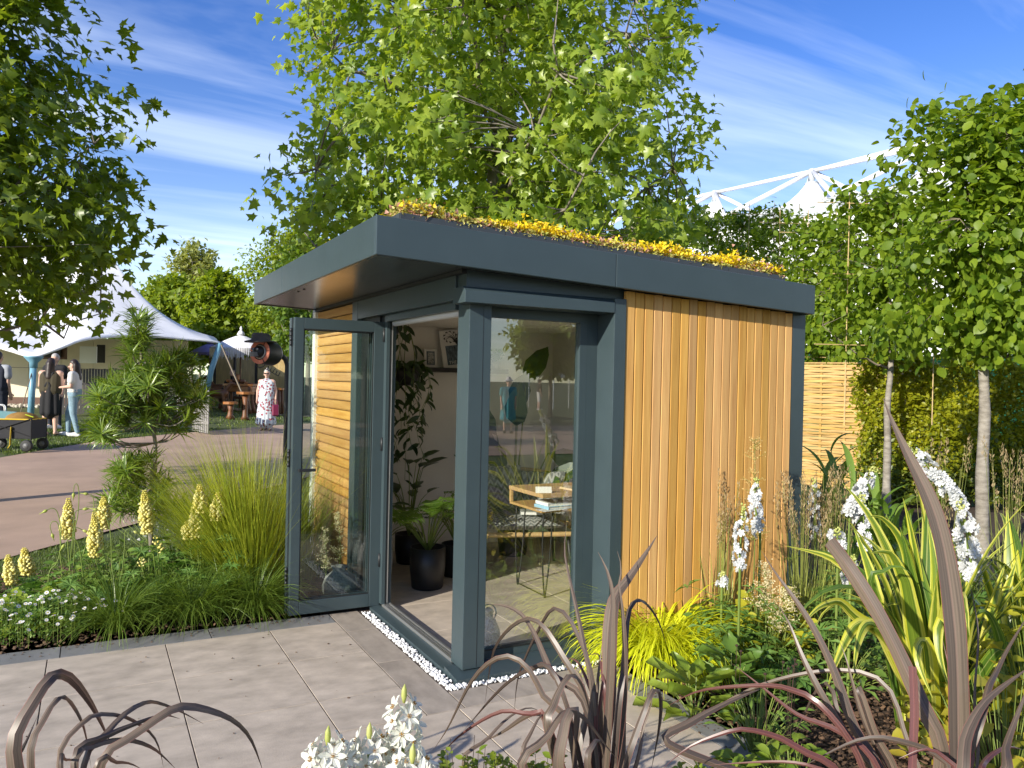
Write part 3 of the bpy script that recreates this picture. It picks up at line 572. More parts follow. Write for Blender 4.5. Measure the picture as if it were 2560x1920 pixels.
for i,(px,d,yt,w) in enumerate(((345,52,760,150),(620,50,760,190),(500,60,770,170))): bgtree(px,d,yt,900,w,('distant green tree beside the marquee slope','distant green tree behind the fringed parasol','farthest green tree beyond the carving stall')[i],M_mid,30+i,90,40,ls=.4)
# pleached hornbeams: clear stem and a clipped square head
M_horn=leafmat('hornbeam leaves',(.10,.18,.014),(.24,.33,.026),.5,.45,c3=(.26,.31,.04),spec=.35)
T_HORN=t_oval(.36,.06,.16)
_ph=math.atan2(_r[1],_r[0])
def env_box(h,az,b=.32):
    q=az-_ph; e=1/math.sqrt((math.cos(q)/.95)**2+(math.sin(q)/b)**2); return np.interp(h,[0,.05,.5,.93,1],[.75,.97,1.05,1.0,.65])*e
pt=[]
labs=['nearest pleached hornbeam with thick pale trunk in front of the hedge','pleached hornbeam with slim leaning trunk where woven fence meets hedge','third pleached hornbeam whose head overhangs the woven fence','pleached hornbeam head beside the far eave of the garden room','pleached hornbeam with bamboo poles just above the far end of the roof','small distant pleached hornbeam head under the marquee cone','farthest pleached hornbeam peeping over the middle of the roof planting']
for i,(px,dep) in enumerate(((2462,7.1),(2222,10.0),(2085,13.0),(2010,15.6),(1925,17.6),(1845,19.0),(1760,20.2))):
    b=at(px,1000,dep); b[2]=0
    zt=[4.2,4.1,4.3,5.0,5.6,5.8,6.0][i]; zb=[2.0,2.05,2.0,2.3,3.0,3.4,3.8][i]; wk=[1.05,1.0,1.0,1.15,1.2,1.25,1.25][i]
    t=make_tree('pleached_hornbeam',b,labs[i],'pleached hornbeams in a row',lambda h,az:wk*env_box(h,az),zb,zt,[.062,.052,.05,.05,.05,.05,.05][i],[215,125,125,115,110,110,100][i],[40,38,34,32,30,28,26][i],[.095,.10,.11,.12,.13,.13,.13][i],M_horn,T_HORN if i<3 else T_SIM,spread=.17,singles=300 if i<2 else 0,limbs=9,limb_r=.018,seed=40+i,bark=M_barkl,droop=.6,shell=.42,ztop=zt-.1)
    if i>0:
        mb=MB(); d=np.array([_r[0]*.95+.1,_r[1]*.95,0])
        for s in (-.55,0,.55): mb.tube([b+d*s+[0,0,zb-.9],b+d*s+[0,0,zt+.12]],.007,5)
        for z in np.linspace(zb+.1,zt-.15,3): mb.tube([b-d*.95+[0,0,z],b+d*.95+[0,0,z]],.006,5)
        mb.build('bamboo_frame',mat('bamboo',(.50,.36,.17),.6,.2,9),t,kind='stuff')
# ================================================================== hedge, woven fence, netting
M_hedge=leafmat('hedge leaves',(.20,.24,.012),(.40,.40,.02),.45,.4); M_hedged=leafmat('lower hedge leaves',(.06,.09,.01),(.13,.17,.018),.3,.45)
h0=at(2180,1000,10.5)[:2]; h1=at(2760,1000,10.6)[:2]; hd=(h1-h0)/np.linalg.norm(h1-h0); hn=np.array([hd[1],-hd[0]]); hl=np.linalg.norm(h1-h0)
if hn@(CAM[:2]-h0)<0: hn=-hn
HG=thing('clipped_hedge',(h0[0],h0[1],0),'dense yellow-green hedge behind the pale hornbeam trunks','hedge')
mb=MB()
for s in np.linspace(.1,hl,22): 
    for q in (.3,.45): mb.tube([(*(h0+hd*s-hn*q),0),(*(h0+hd*(s+.05)-hn*(q+.05)),1.0),(*(h0+hd*(s-.05)-hn*q),1.8)],[.012,.009,.003],4)
mb.build('stems',M_twig,HG,kind='stuff')
n=36000; s=U(-.12,hl,n); z=U(.05,2.02,n)+.06*np.sin(s*5)+.04*np.sin(s*11); dp_=np.where(rng.random(n)<.85,np.abs(rng.normal(0,.12,n)),U(0,.5,n)); bump=.10*np.sin(s*4.3+z*3)+.08*np.sin(z*7-s*6)
P=np.column_stack([h0[0]+hd[0]*s+hn[0]*(bump-dp_),h0[1]+hd[1]*s+hn[1]*(bump-dp_),z])
ax=unit(rdir(n)+np.array([hn[0]*.5,hn[1]*.5,.35])); nr=unit(rdir(n)*.8+np.array([hn[0]*.6,hn[1]*.6,.7]))
q=(z+rng.normal(0,.25,n)>.6)  # darker leaf colour takes over towards the bottom of the hedge
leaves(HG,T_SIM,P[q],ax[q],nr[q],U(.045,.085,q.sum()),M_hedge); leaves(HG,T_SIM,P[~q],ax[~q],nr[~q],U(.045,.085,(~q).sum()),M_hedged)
M_wov=woodmat('split hazel',(.36,.215,.07),(.56,.38,.15),'x')
f0=at(1985,1000,12.7)[:2]; f1=at(2330,1000,11.5)[:2]; fd=(f1-f0)/np.linalg.norm(f1-f0); fn=np.array([fd[1],-fd[0]]); fl=np.linalg.norm(f1-f0); fa=math.atan2(fd[1],fd[0])
WF=thing('woven_fence',(f0[0],f0[1],0),'woven split hazel fence panel between garden room and hedge','fence')
sp_=.36; ups=np.arange(.06,fl,sp_)
me=MB().box(-.018,.018,-.008,.008,0,1.98).mesh('upright'); me.materials.append(M_wov)
for s in ups:
    o=bpy.data.objects.new('upright',me); COL.objects.link(o); o.parent=WF; o.location=(fd[0]*s,fd[1]*s,0); o.rotation_euler=(0,0,fa)
def weaver(ph):
    mb=MB(); xs_=np.linspace(0,fl,int(fl/sp_*6)+1); v=[];f=[]
    for i,x in enumerate(xs_):
        y=.019*math.cos(math.pi*(x-.06)/sp_+ph*math.pi)
        v+=[(x,y-.004,0),(x,y-.006,.019),(x,y+.004,.038),(x,y+.005,.0)]
    for i in range(len(xs_)-1):
        for j in range(4): f.append((i*4+j,i*4+(j+1)%4,i*4+4+(j+1)%4,i*4+4+j))
    me=mb.add(v,f).mesh('weaver'); me.materials.append(M_wov); return me
wm=[weaver(0),weaver(1)]
for k in range(47):
    o=bpy.data.objects.new('weaver',wm[k%2]); COL.objects.link(o); o.parent=WF; o.location=(0,0,.04+k*.041+rng.uniform(-.003,.003)); o.rotation_euler=(0,rng.uniform(-.0015,.0015),fa)
MB().obox((f0[0]+fn[0]*.0,f0[1]+fn[1]*.0,1.99),(f1[0],f1[1],1.99),.05,.02).build('capping',M_wov,WF)
# green debris netting stretched on wire above the fence
g0=at(1960,1000,14.2)[:2]; g1=at(2750,1000,12.8)[:2]
v=[];f=[]; kk=40
for i in range(kk+1):
    p=g0+(g1-g0)*i/kk; w=.03*math.sin(i*1.9)
    for z in (0,.75,1.5,2.12+.025*math.sin(i*.9),2.20+.02*math.sin(i*.9)): v.append((p[0]+w,p[1]-w,z))
for i in range(kk):
    for j in range(4): f.append((i*5+j,i*5+j+1,i*5+5+j+1,i*5+5+j))
NT=thing('debris_netting',(*g0,0),'strip of green netting showing above the fence and hedge','netting')
link('net_sheet',meshdata('net_sheet',v,f,True),leafmat('green net',(.012,.16,.09),(.02,.22,.12),.35,.7),NT)
mb=MB()
for i in range(0,kk+1,8): p=g0+(g1-g0)*i/kk; mb.tube([(p[0],p[1]+.04,0),(p[0],p[1]+.04,2.25)],.02,6)
mb.build('posts',M_twig,NT,kind='stuff')
# ================================================================== white event hall with tensile cones
M_white=mat('white pvc',(.80,.80,.78),.5,.03,1.5); M_pole=mat('white tube',(.72,.73,.74),.4); M_stl=mat('grey eave',(.42,.45,.48),.5)
EH=thing('event_hall',(*at(2031,900,45)[:2],0),'large white marquee hall with pointed fabric cones and tubular masts','marquee')
p1=at(2031,428,45); p2=at(1788,480,50.5); pdv=p2-p1; pdv[2]=0; ps=np.linalg.norm(pdv); pdn=pdv/ps; pn=np.array([pdn[1],-pdn[0],0]); 
if pn[:2]@(CAM[:2]-p1[:2])<0: pn=-pn
ez=11.35
peaks=[p1+pdn*ps*k for k in (-1,0,1,2)]
for i,p in enumerate(peaks):
    ap=np.array([p[0],p[1],p1[2]]); v=[];f=[]; nr_=9; na=32
    for a in range(nr_):
        u=a/(nr_-1); h=.35+3.1*u; z=ap[2]-.75-(ap[2]-.75-ez)*(1-(1-u)**2.4)
        for b_ in range(na):
            t=2*math.pi*b_/na; d=np.array([math.cos(t),math.sin(t),0]); c=1/max(abs(d@pdn),abs(d@pn)); rr=h*((1-u)+u*c)*1.0
            q=ap+d*rr; v.append((q[0],q[1],z-(.0)))
    for a in range(nr_-1):
        for b_ in range(na): f.append((a*na+b_,a*na+(b_+1)%na,(a+1)*na+(b_+1)%na,(a+1)*na+b_))
    link('roof_cone',meshdata('roof_cone',v,f,True),M_white,EH)
    MB().lathe([(.36,-.80),(.42,-.70),(.30,-.62)],12,ap).build('cone_ring',M_stl,EH)
    nb=MB(); nb.lathe([(.1,-.6),(.22,-.3),(.28,-.05),(.2,.12)],8,ap); nb.build('mast_head',M_stl,EH)
    tb_=MB()
    for dx,dy in ((3.4,3.4),(-3.4,3.4),(3.4,-3.4),(-3.4,-3.4)):
        e=ap+pdn*dx+pn*dy; e[2]=ez+.1; tb_.tube([ap,e],.13,8)
    tb_.build('struts',M_pole,EH,True,kind='stuff')
    if i<3: 
        q=peaks[i+1]; MB().tube([ap,(q[0],q[1],p1[2])],.12,8).build('ridge_tube',M_pole,EH,True)
e=at(2330,352,40); MB().tube([(p1[0],p1[1],p1[2]),e],.13,8).build('ridge_tube',M_pole,EH,True)
w0=peaks[0]-pdn*18+pn*3.5; w1=peaks[-1]+pdn*12+pn*3.5
def wallseg(a,b,z0,z1,m,nm,off): 
    a=a+pn*off; b=b+pn*off; return MB().obox((a[0],a[1],(z0+z1)/2),(b[0],b[1],(z0+z1)/2),.2,z1-z0).build(nm,m,EH)
nseg=13
for i in range(nseg):
    a=w0+(w1-w0)*i/nseg; b=w0+(w1-w0)*(i+1)/nseg; dl=(b-a)*.004
    wallseg(a+dl,b-dl,0,ez-.75,M_white,'wall_panel',0)
    MB().tube([(a[0]+pn[0]*.2,a[1]+pn[1]*.2,0),(a[0]+pn[0]*.2,a[1]+pn[1]*.2,ez-.5)],.09,6).build('post',M_stl,EH)
wallseg(w0,w1,ez-.78,ez-.02,M_stl,'eave_beam',.1)
# ================================================================== planting
def z2s(x0,y0,k): return lambda p: (x0+p[0]*k,y0+p[1]*k)
ZL=z2s(0,1150,720/2212); ZC=z2s(1100,1250,540/1659); ZD=z2s(900,1500,900/2212); ZR=z2s(1500,1350,1060/2212); ZT=z2s(1700,1000,860/2212); ZF=z2s(0,1500,800/2212); ZV=z2s(2060,1250,500/1659)
M_stem=leafmat('green stems',(.13,.19,.03),(.22,.28,.06),.15,.5)
M_bronze=leafmat('bronze flax leaf',(.062,.048,.040),(.155,.12,.085),.14,.40,tcol=(1.5,.8,.6),midrib=((.16,.11,.085),(.19,.06,.05)),spec=.45)
M_red=leafmat('red flax leaf',(.10,.040,.038),(.15,.07,.06),.2,.3,tcol=(1.5,.6,.5),midrib=((.2,.08,.07),(.24,.09,.07)),spec=.35)
def strap(parent,pts,d0,d1,wpx,m,roll=0.5,twist=0.0,base=None,seg=30,fold=.42,dmid=None,cut=False,name='blade',taper=.5):
    """one strap leaf along a traced arc, given real depth from d0 (foot) to d1 (tip)"""
    n=len(pts); dd=np.linspace(d0,d1,n)
    if dmid is not None: dd=np.interp(np.linspace(0,1,n),[0,.5,1],[d0,dmid,d1])
    P=np.array([at(p[0],p[1],d) for p,d in zip(pts,dd)])
    if base is not None: P=np.vstack([np.asarray(base,float)[None],P])
    c=arcres(crom(P,60),seg,9); T=unit(np.gradient(c,axis=0)); s=np.linspace(0,1,seg)
    view=unit(c-CAM); a=unit(np.cross(T,view)); b=np.cross(a,T)
    an=(roll+twist*s)[:,None]; side=a*np.cos(an)+b*np.sin(an); nr=np.cross(side,T)
    w=wpx*d0/F; wp=np.where(s<taper,.75+.25*np.minimum(1,s/.3),np.maximum(.0,1-((s-taper)/(1-taper))**1.7)) if not cut else .8+.2*np.minimum(1,s/.3)
    wp=np.maximum(wp,.03); W_=(w*wp/2)[:,None]
    wv=(1+.05*np.sin(s*23+rng.uniform(0,6))[:,None]); lf=fold*(1.25-.7*s[:,None])
    V=np.stack([c-side*W_*wv+nr*W_*lf,c-nr*W_*lf*.5,c-nr*W_*lf*.5,c+side*W_*wv+nr*W_*lf*rng.uniform(.3,1)],1).reshape(-1,3)
    f=[(i*4+j,i*4+j+1,i*4+5+j,i*4+4+j) for i in range(seg-1) for j in (0,2)]
    uv=np.stack(np.broadcast_arrays(np.array([0,.5,.5,1])[None],s[:,None]),-1).reshape(-1,2)
    return link(name,meshdata(name,V,f,True,uv),m,parent)
def flax(name,base,label,group,traced,cat='flax plant'):
    t=thing(name,base,label,cat,group); b=np.array(base,float)
    for (Z,pts,w,d0,d1,m,roll,kw) in traced:
        P=[Z(p) for p in pts]; k=F/d0; q=rng.normal(0,.035,2)
        strap(t,P,d0,d1,w,m,roll,base=b+[q[0],q[1],0] if kw.pop('root',True) else None,**kw)
    return t
# ---- bronze flax at the near corner of the patio
bl=at(190,2330,2.15); bl[2]=0
A=lambda Z,p,w,d0,d1,m=None,roll=.55,**k:(Z,p,w,d0,d1,m or M_bronze,roll,k)
flax('bronze_flax',bl,'bronze flax arching over the pavers at the near corner of the patio','bronze flax clumps',[
 A(ZF,[(70,1160),(200,760),(330,545),(420,505),(520,560),(640,730),(700,850),(775,1010)],36,2.1,2.5,roll=.1,twist=.5,fold=.25),
 A(ZF,[(190,1160),(280,860),(370,700),(450,660),(530,760),(590,900),(630,1160)],24,2.05,2.35,roll=.5,twist=.6),
 A(ZF,[(380,1160),(500,920),(620,800),(720,785),(860,800),(950,850),(1060,930),(1110,1050),(1130,1160)],16,2.15,2.5,roll=.7),
 A(ZF,[(560,1160),(700,960),(850,790),(1000,705),(1100,710),(1250,770),(1410,858)],18,2.15,2.6,roll=.6),
 A(ZF,[(500,1160),(700,960),(950,850),(1130,795),(1245,822)],19,2.1,2.5,roll=.2),
 A(ZF,[(660,1160),(850,990),(1050,840),(1200,745),(1320,730),(1500,775),(1630,840),(1740,960),(1820,1190)],24,2.1,2.5,roll=.2,twist=.5,taper=.6,fold=.25),
 A(ZF,[(490,1160),(620,1020),(760,970),(900,965),(1040,1010),(1130,1080),(1225,1180)],20,2.1,2.45,roll=.6),
 A(ZF,[(650,1180),(800,1125),(900,1130),(990,1175)],18,2.0,2.2,roll=.4),
 A(ZF,[(120,1160),(140,1060),(190,960),(260,800)],16,2.2,2.5,roll=.2),
 A(ZF,[(420,1170),(450,1110),(500,1110),(520,1170)],13,2.0,2.2,roll=.2),
])
# ---- bronze flax in front of the window
bc=at(1490,2200,2.5); bc[2]=0
flax('bronze_flax',bc,'bronze flax with tall upright blades in front of the window and lintel post','bronze flax clumps',[
 A(ZC,[(1285,1650),(1295,1300),(1300,1050),(1315,850),(1350,720),(1420,640),(1510,510),(1600,380),(1665,275)],38,2.5,2.75,roll=.15,taper=.62),
 A(ZC,[(1300,1500),(1318,1000),(1330,750),(1290,560),(1240,450),(1212,398)],22,2.48,2.6,roll=.3,taper=.6),
 A(ZC,[(1405,1650),(1412,1000),(1385,740),(1372,640),(1395,520),(1360,390)],17,2.52,2.6,roll=.4),
 A(ZC,[(1360,1600),(1400,1300),(1430,900),(1480,780),(1560,765),(1650,870),(1700,980),(1745,1130)],24,2.5,2.85,roll=.6,twist=.5),
 A(ZC,[(1180,1659),(1100,1100),(1040,800),(985,560),(955,380),(975,165)],13,2.5,2.75,roll=.3),
 A(ZC,[(1180,1659),(960,1250),(830,1020),(720,912),(620,930),(520,1000),(430,1120),(390,1250),(345,1560)],17,2.5,2.9,roll=.35,twist=.6),
 A(ZC,[(1150,1600),(880,1380),(760,1100),(650,900),(530,822),(440,805),(350,796)],17,2.5,2.95,roll=.3),
 A(ZC,[(1200,1500),(1080,1100),(980,890),(880,830),(830,870),(740,1030),(640,1250),(590,1400),(570,1650)],12,2.5,2.95,roll=.5),
 A(ZC,[(1000,1659),(830,1600),(720,1350),(620,1240),(520,1195),(400,1230),(280,1340),(180,1500),(60,1760),(-60,1930)],15,2.5,2.75,roll=.45),
 A(ZC,[(1000,1659),(840,1290),(750,1280),(560,1370),(400,1520),(280,1659),(180,1770)],14,2.5,2.9,roll=.6),
 A(ZC,[(820,1800),(860,1600),(900,1480),(980,1345),(1050,1350),(1120,1480),(1160,1700)],34,2.3,2.45,roll=.25,twist=.9),
 A(ZC,[(1270,1620),(1240,1300),(1225,1200),(1190,1180),(1120,1200)],13,2.5,2.7,M_red,roll=.6),
 A(ZC,[(1190,1650),(1150,1450),(1080,1280),(1030,1225),(960,1212)],15,2.5,2.75,M_red,roll=.4),
 A(ZC,[(1190,1659),(1150,1300),(1110,1100),(1060,950)],13,2.5,2.65,roll=.3),
 A(ZD,[(1215,1120),(1250,800),(1275,690),(1320,672),(1338,720),(1300,1100)],36,2.2,2.3,roll=.2,twist=.4),
 A(ZD,[(960,1060),(1130,870),(1230,700),(1310,678),(1400,740),(1500,880),(1590,990)],25,2.2,2.5,roll=.4,twist=.5),
 A(ZD,[(1150,735),(1060,715),(950,685),(850,690),(700,770),(560,880),(480,990)],15,2.4,2.55,M_red,roll=.5),
 A(ZD,[(1190,930),(1120,700),(1010,720),(880,810),(740,880)],20,2.4,2.6,roll=.2),
 A(ZD,[(1620,1040),(1700,800),(1760,640),(1800,545),(1845,560),(1852,700),(1820,900),(1785,1060)],19,2.35,2.5,roll=.35,twist=.5),
 A(ZD,[(1680,1060),(1740,780),(1790,640),(1800,550)],16,2.4,2.5,roll=.7),
 A(ZD,[(1400,1060),(1440,880),(1480,870),(1500,1000)],26,2.2,2.3,roll=.2),
 A(ZD,[(1020,1060),(1060,800),(1120,700),(1140,690)],18,2.3,2.45,roll=.3),
 A(ZD,[(1500,1040),(1470,800),(1500,500),(1540,200)],22,2.55,2.6,M_red,roll=.3),
 A(ZD,[(1600,1040),(1610,700),(1640,300),(1630,60)],20,2.55,2.65,roll=.5),
 A(ZD,[(1450,1040),(1440,760),(1465,450),(1490,250)],18,2.5,2.6,roll=.5),
 A(ZD,[(1330,1040),(1390,700),(1360,480),(1330,430)],26,2.55,2.7,roll=.7),
 A(ZD,[(640,1060),(780,860),(900,730),(1030,660),(1120,690)],14,2.45,2.7,roll=.7),
])
# ---- bronze flax at the camera end of the right-hand bed
br=at(2230,2280,2.3); br[2]=0
flax('bronze_flax',br,'largest bronze flax, one huge blade rising past the hedge and white delphinium','bronze flax clumps',[
 A(ZT,[(1800,2900),(1795,2300),(1785,1700),(1750,1286),(1690,900),(1600,620),(1480,380),(1370,150),(1307,-8)],50,2.2,2.6,roll=.12,taper=.55,root=False),
 A(ZR,[(1790,1190),(1680,880),(1560,600),(1430,350),(1280,120),(1195,5)],40,2.3,2.7,roll=.2,cut=True),
 A(ZR,[(1500,1300),(1330,1000),(1220,680),(1080,400),(920,180),(845,58)],24,2.4,2.8,roll=.3),
 A(ZR,[(1480,1300),(1300,1050),(1150,800),(1050,600),(985,430),(925,335)],25,2.35,2.6,roll=.5),
 A(ZR,[(1400,1240),(1150,860),(1000,785),(900,760),(700,765),(500,790),(340,875)],16,2.3,2.7,M_red,roll=.5),
 A(ZR,[(1480,1250),(1250,1000),(1040,920),(850,770),(690,645)],15,2.3,2.6,M_red,roll=.3),
 A(ZR,[(1560,1300),(1500,1189),(1370,930),(1290,640),(1250,530)],17,2.4,2.55,roll=.4),
 A(ZR,[(1620,1300),(1632,1100),(1640,880),(1630,660)],20,2.2,2.3,M_red,roll=.1,cut=True),
 A(ZR,[(1870,1300),(1900,1050),(1980,880),(2080,780),(2260,650)],32,2.1,2.3,roll=.3),
 A(ZR,[(1930,1100),(2020,780),(2060,700),(2130,560),(2260,350)],21,2.2,2.5,roll=.5),
 A(ZR,[(1960,1250),(1950,840),(1975,500),(1940,280),(1918,195)],8,2.4,2.6,roll=.3),
 A(ZR,[(1700,1300),(1600,1080),(1560,900),(1500,760),(1380,690),(1200,680),(1000,710),(800,770),(560,900),(320,1070)],13,2.35,2.8,roll=.5),
 A(ZR,[(1300,1270),(1060,1110),(960,1040),(760,985),(640,1010),(460,1080),(320,1200)],17,2.2,2.3,M_red,roll=.3),
 A(ZR,[(1200,1290),(1150,1200),(1000,1160),(800,1160),(560,1175)],12,2.2,2.4,M_red,roll=.5),
 A(ZR,[(2060,1300),(2110,1100),(2150,980),(2250,720)],36,1.95,2.1,roll=.4),
 A(ZR,[(1930,1200),(1890,1000),(1840,760),(1788,525)],15,2.3,2.45,M_red,roll=.3),
 A(ZR,[(1500,1300),(1420,1189),(1250,960),(1210,770),(1150,760),(1080,880),(1020,1010)],19,2.35,2.6,roll=.7),
 A(ZR,[(1560,1300),(1440,1040),(1370,830),(1340,760),(1400,900),(1500,1090)],24,2.35,2.4,roll=.5),
 A(ZR,[(1810,1300),(1750,1120),(1560,1050),(1440,1030),(1300,1060),(1060,1180)],20,2.2,2.3,roll=.5),
 A(ZR,[(1850,1300),(1800,1140),(1700,1090),(1560,1140)],22,2.15,2.2,M_red,roll=.3),
 A(ZR,[(1950,1300),(2010,1150),(2120,1080),(2212,1095)],20,2.1,2.3,M_red,roll=.4),
 A(ZR,[(900,1270),(330,1060),(460,960),(560,900),(680,840),(800,790),(860,770)],20,2.45,2.6,roll=.25,root=False),
])
# ---- variegated flax: yellow margins, green centre
yel=(.52,.52,.04);yel2=(.64,.62,.14);grn=(.075,.15,.018);lg=(.20,.27,.03)
M_var=leafmat('variegated flax leaf',grn,yel,.34,.32,stripe=[(.08,yel),(.24,yel2),(.32,lg),(.45,grn),(.60,lg),(.70,grn),(.80,yel),(.93,yel2)],tcol=(1.3,1.25,.5),spec=.55)
M_varg=leafmat('greener flax leaf',grn,lg,.3,.32,stripe=[(.04,lg),(.12,grn),(.46,(.06,.12,.015)),(.50,(.32,.36,.12)),(.54,(.06,.12,.015)),(.9,grn),(.98,lg)],tcol=(1.3,1.3,.5),spec=.55)
def varflax(base,label,n,seed,Lr,traced=(),arc=(0,6.283)):
    global rng
    k=rng; rng=np.random.default_rng(seed); t=thing('variegated_flax',base,label,'flax plant','variegated flax clumps'); b=np.array(base,float)
    for i in range(n):
        az=rng.uniform(*arc); l=rng.uniform(*Lr); q=rng.normal(0,.055,2)
        V,f,uv=blade_arrays(b+[[q[0],q[1],0]],np.array([az]),np.array([l]),np.array([rng.uniform(.042,.068)]),np.array([rng.uniform(.03,.38)]),np.array([rng.choice([rng.uniform(.2,.9),rng.uniform(1.3,2.6)])]),seg=14,power=2.4,fold=.2,twist=np.array([rng.normal(0,.35)]),taper=.6)
        me=fastmesh('blade',V,f.ravel(),np.full(len(f),4),True,uv); link('blade',me,M_var if rng.random()<.68 else M_varg,t)
    for (Z,pts,w,d0,d1,m,roll,kw) in traced: strap(t,[Z(p) for p in pts],d0,d1,w,m,roll,base=b,**kw)
    rng=k; return t
bv=at(2330,1860,3.5); bv[2]=0
Vt=lambda p,w,d0=3.4,d1=3.5,m=None,roll=.2,**k:(ZV,p,w*1.3,d0,d1,m or M_var,roll,k)
varflax(bv,'big yellow and green striped flax in the middle of the right-hand bed',34,5,(.85,1.30),[
 Vt([(470,900),(400,650),(320,420),(235,195)],30),Vt([(900,1150),(820,750),(740,400),(715,110)],32,m=M_varg),Vt([(930,950),(930,650),(900,400),(860,180)],30),
 Vt([(700,800),(640,620),(560,450),(480,430),(380,440)],36,3.3,3.2),Vt([(800,1180),(700,850),(560,600),(400,440),(240,250)],24,m=M_varg),
 Vt([(760,1000),(700,520),(620,300),(520,180),(440,130),(350,145)],26,3.4,3.3),Vt([(400,760),(480,600),(580,545),(650,555),(720,610)],24,3.2,3.1,M_varg),
 Vt([(420,1020),(300,1150),(250,1300),(250,1500)],28,3.2,3.0,root=False) if False else Vt([(560,1250),(420,1040),(330,1060),(270,1250),(245,1480)],27,3.3,3.0),
 Vt([(620,1300),(400,1050),(250,1050),(100,1350),(30,1560)],28,3.3,3.0),Vt([(880,1500),(850,1200),(800,1180),(770,1320),(900,1640)],32,3.1,2.9),
 Vt([(1010,1300),(1000,1020),(950,1050),(960,1300),(1060,1620)],30,3.1,2.95),Vt([(1300,1450),(1360,1100),(1420,800),(1500,520)],28,3.5,3.6),Vt([(1350,1400),(1450,950),(1530,700),(1605,480)],28,3.5,3.6),
 Vt([(1380,1300),(1470,1240),(1420,1040),(1340,920),(1260,950),(1200,1020)],25,3.2,3.1,M_varg),Vt([(700,1250),(300,1000),(150,850),(60,850),(-60,900),(-200,1060)],22,3.4,3.1),
 Vt([(600,1100),(200,600),(50,480),(-100,430),(-320,380)],22,3.4,3.4),Vt([(640,1300),(500,900),(620,860),(700,800)],14,3.4,3.4),
],)
varflax(at(2600,1760,3.9)*[1,1,0],'variegated flax arching in from the edge of the bed beside the pale trunk',30,9,(.9,1.35))
# ================================================================== grasses and fine foliage
def tuft(name,base,label,cat,group,n,L,w,lean,droop,m,rad=.06,seg=6,power=1.3,part='blades',az=None,fold=0,taper=.5,rise=0):
    t=thing(name,base,label,cat,group); a=U(0,6.283,n) if az is None else rng.normal(az[0],az[1],n); r=rad*np.sqrt(U(0,1,n))
    b=np.array(base)[None]+np.column_stack([np.cos(a)*r,np.sin(a)*r,np.zeros(n)+rise])
    blades(part,m,t,b,a+rng.normal(0,.35,n),U(*L,n),U(*w,n),np.abs(U(*lean,n)),U(*droop,n),seg=seg,power=power,twist=rng.normal(0,.4,n),taper=taper,fold=fold,kind='stuff'); return t
M_hak=leafmat('golden grass',(.45,.52,.012),(.70,.73,.03),.4,.42,c3=(.24,.34,.02)); M_sed=leafmat('sedge',(.075,.14,.018),(.18,.26,.04),.35,.4,c3=(.30,.32,.07)); M_rest=leafmat('restio stems',(.16,.23,.018),(.38,.42,.035),.3,.45,c3=(.36,.32,.05))
for i,(x,y,n,l) in enumerate(((1.22,-.13,900,(.40,.70)),(1.55,-.10,600,(.36,.58)))): tuft('golden_hakone_grass',(x,y,0),['bright golden grass mound spilling over the paving below the cedar boards','golden grass clump against the foot of the cedar boards'][i],'grass','golden grasses',n,l,(.006,.011),(.08,.8),(1.5,2.9),M_hak,.12,7,1.1,rise=.02)
for i,(px,py,dep,lab) in enumerate(((290,1585,None,'fine sedge tussock beside the white daisies at the front of the bed'),(480,1572,None,'dark sedge tussock in the middle of the bed front'),(635,1560,None,'sedge tussock nearest the open glass door'),(395,1560,None,'sedge between the two front tussocks'),(560,1530,None,'sedge growing behind the front row under the tall lupin'))):
    b=on(px,py,1,1.66+.10*(i>2)); b[2]=0
    tuft('sedge_tussock',b,lab,'sedge','sedge tussocks along the bed edge',[900,760,820,520,520][i],(.28,.58),(.0028,.0052),(.05,.75),(.8,2.3),M_sed,.05,6,1.2)
b=on(640,1490,1,2.15); b[2]=0
tuft('restio',b,'feathery olive green rush fanning out beside the open glass door','rush',None,2300,(.75,1.42),(.002,.0045),(.04,.72),(.05,.9),M_rest,.16,7,1.7,az=(2.9,1.1),part='stems')
b=on(560,1480,1,2.45); b[2]=0
tuft('restio',b,'second feathery rush behind the paired lupin spires','rush',None,1000,(.6,1.15),(.002,.0042),(.05,.6),(.1,.9),M_rest,.14,7,1.7,part='stems')
b=on(760,1400,1,2.5); b[2]=0
tuft('restio',b,'rush growing behind the door glass in front of the cedar wall','rush',None,420,(.5,.95),(.002,.004),(.03,.4),(.05,.6),M_rest,.12,6,1.7,part='stems') 
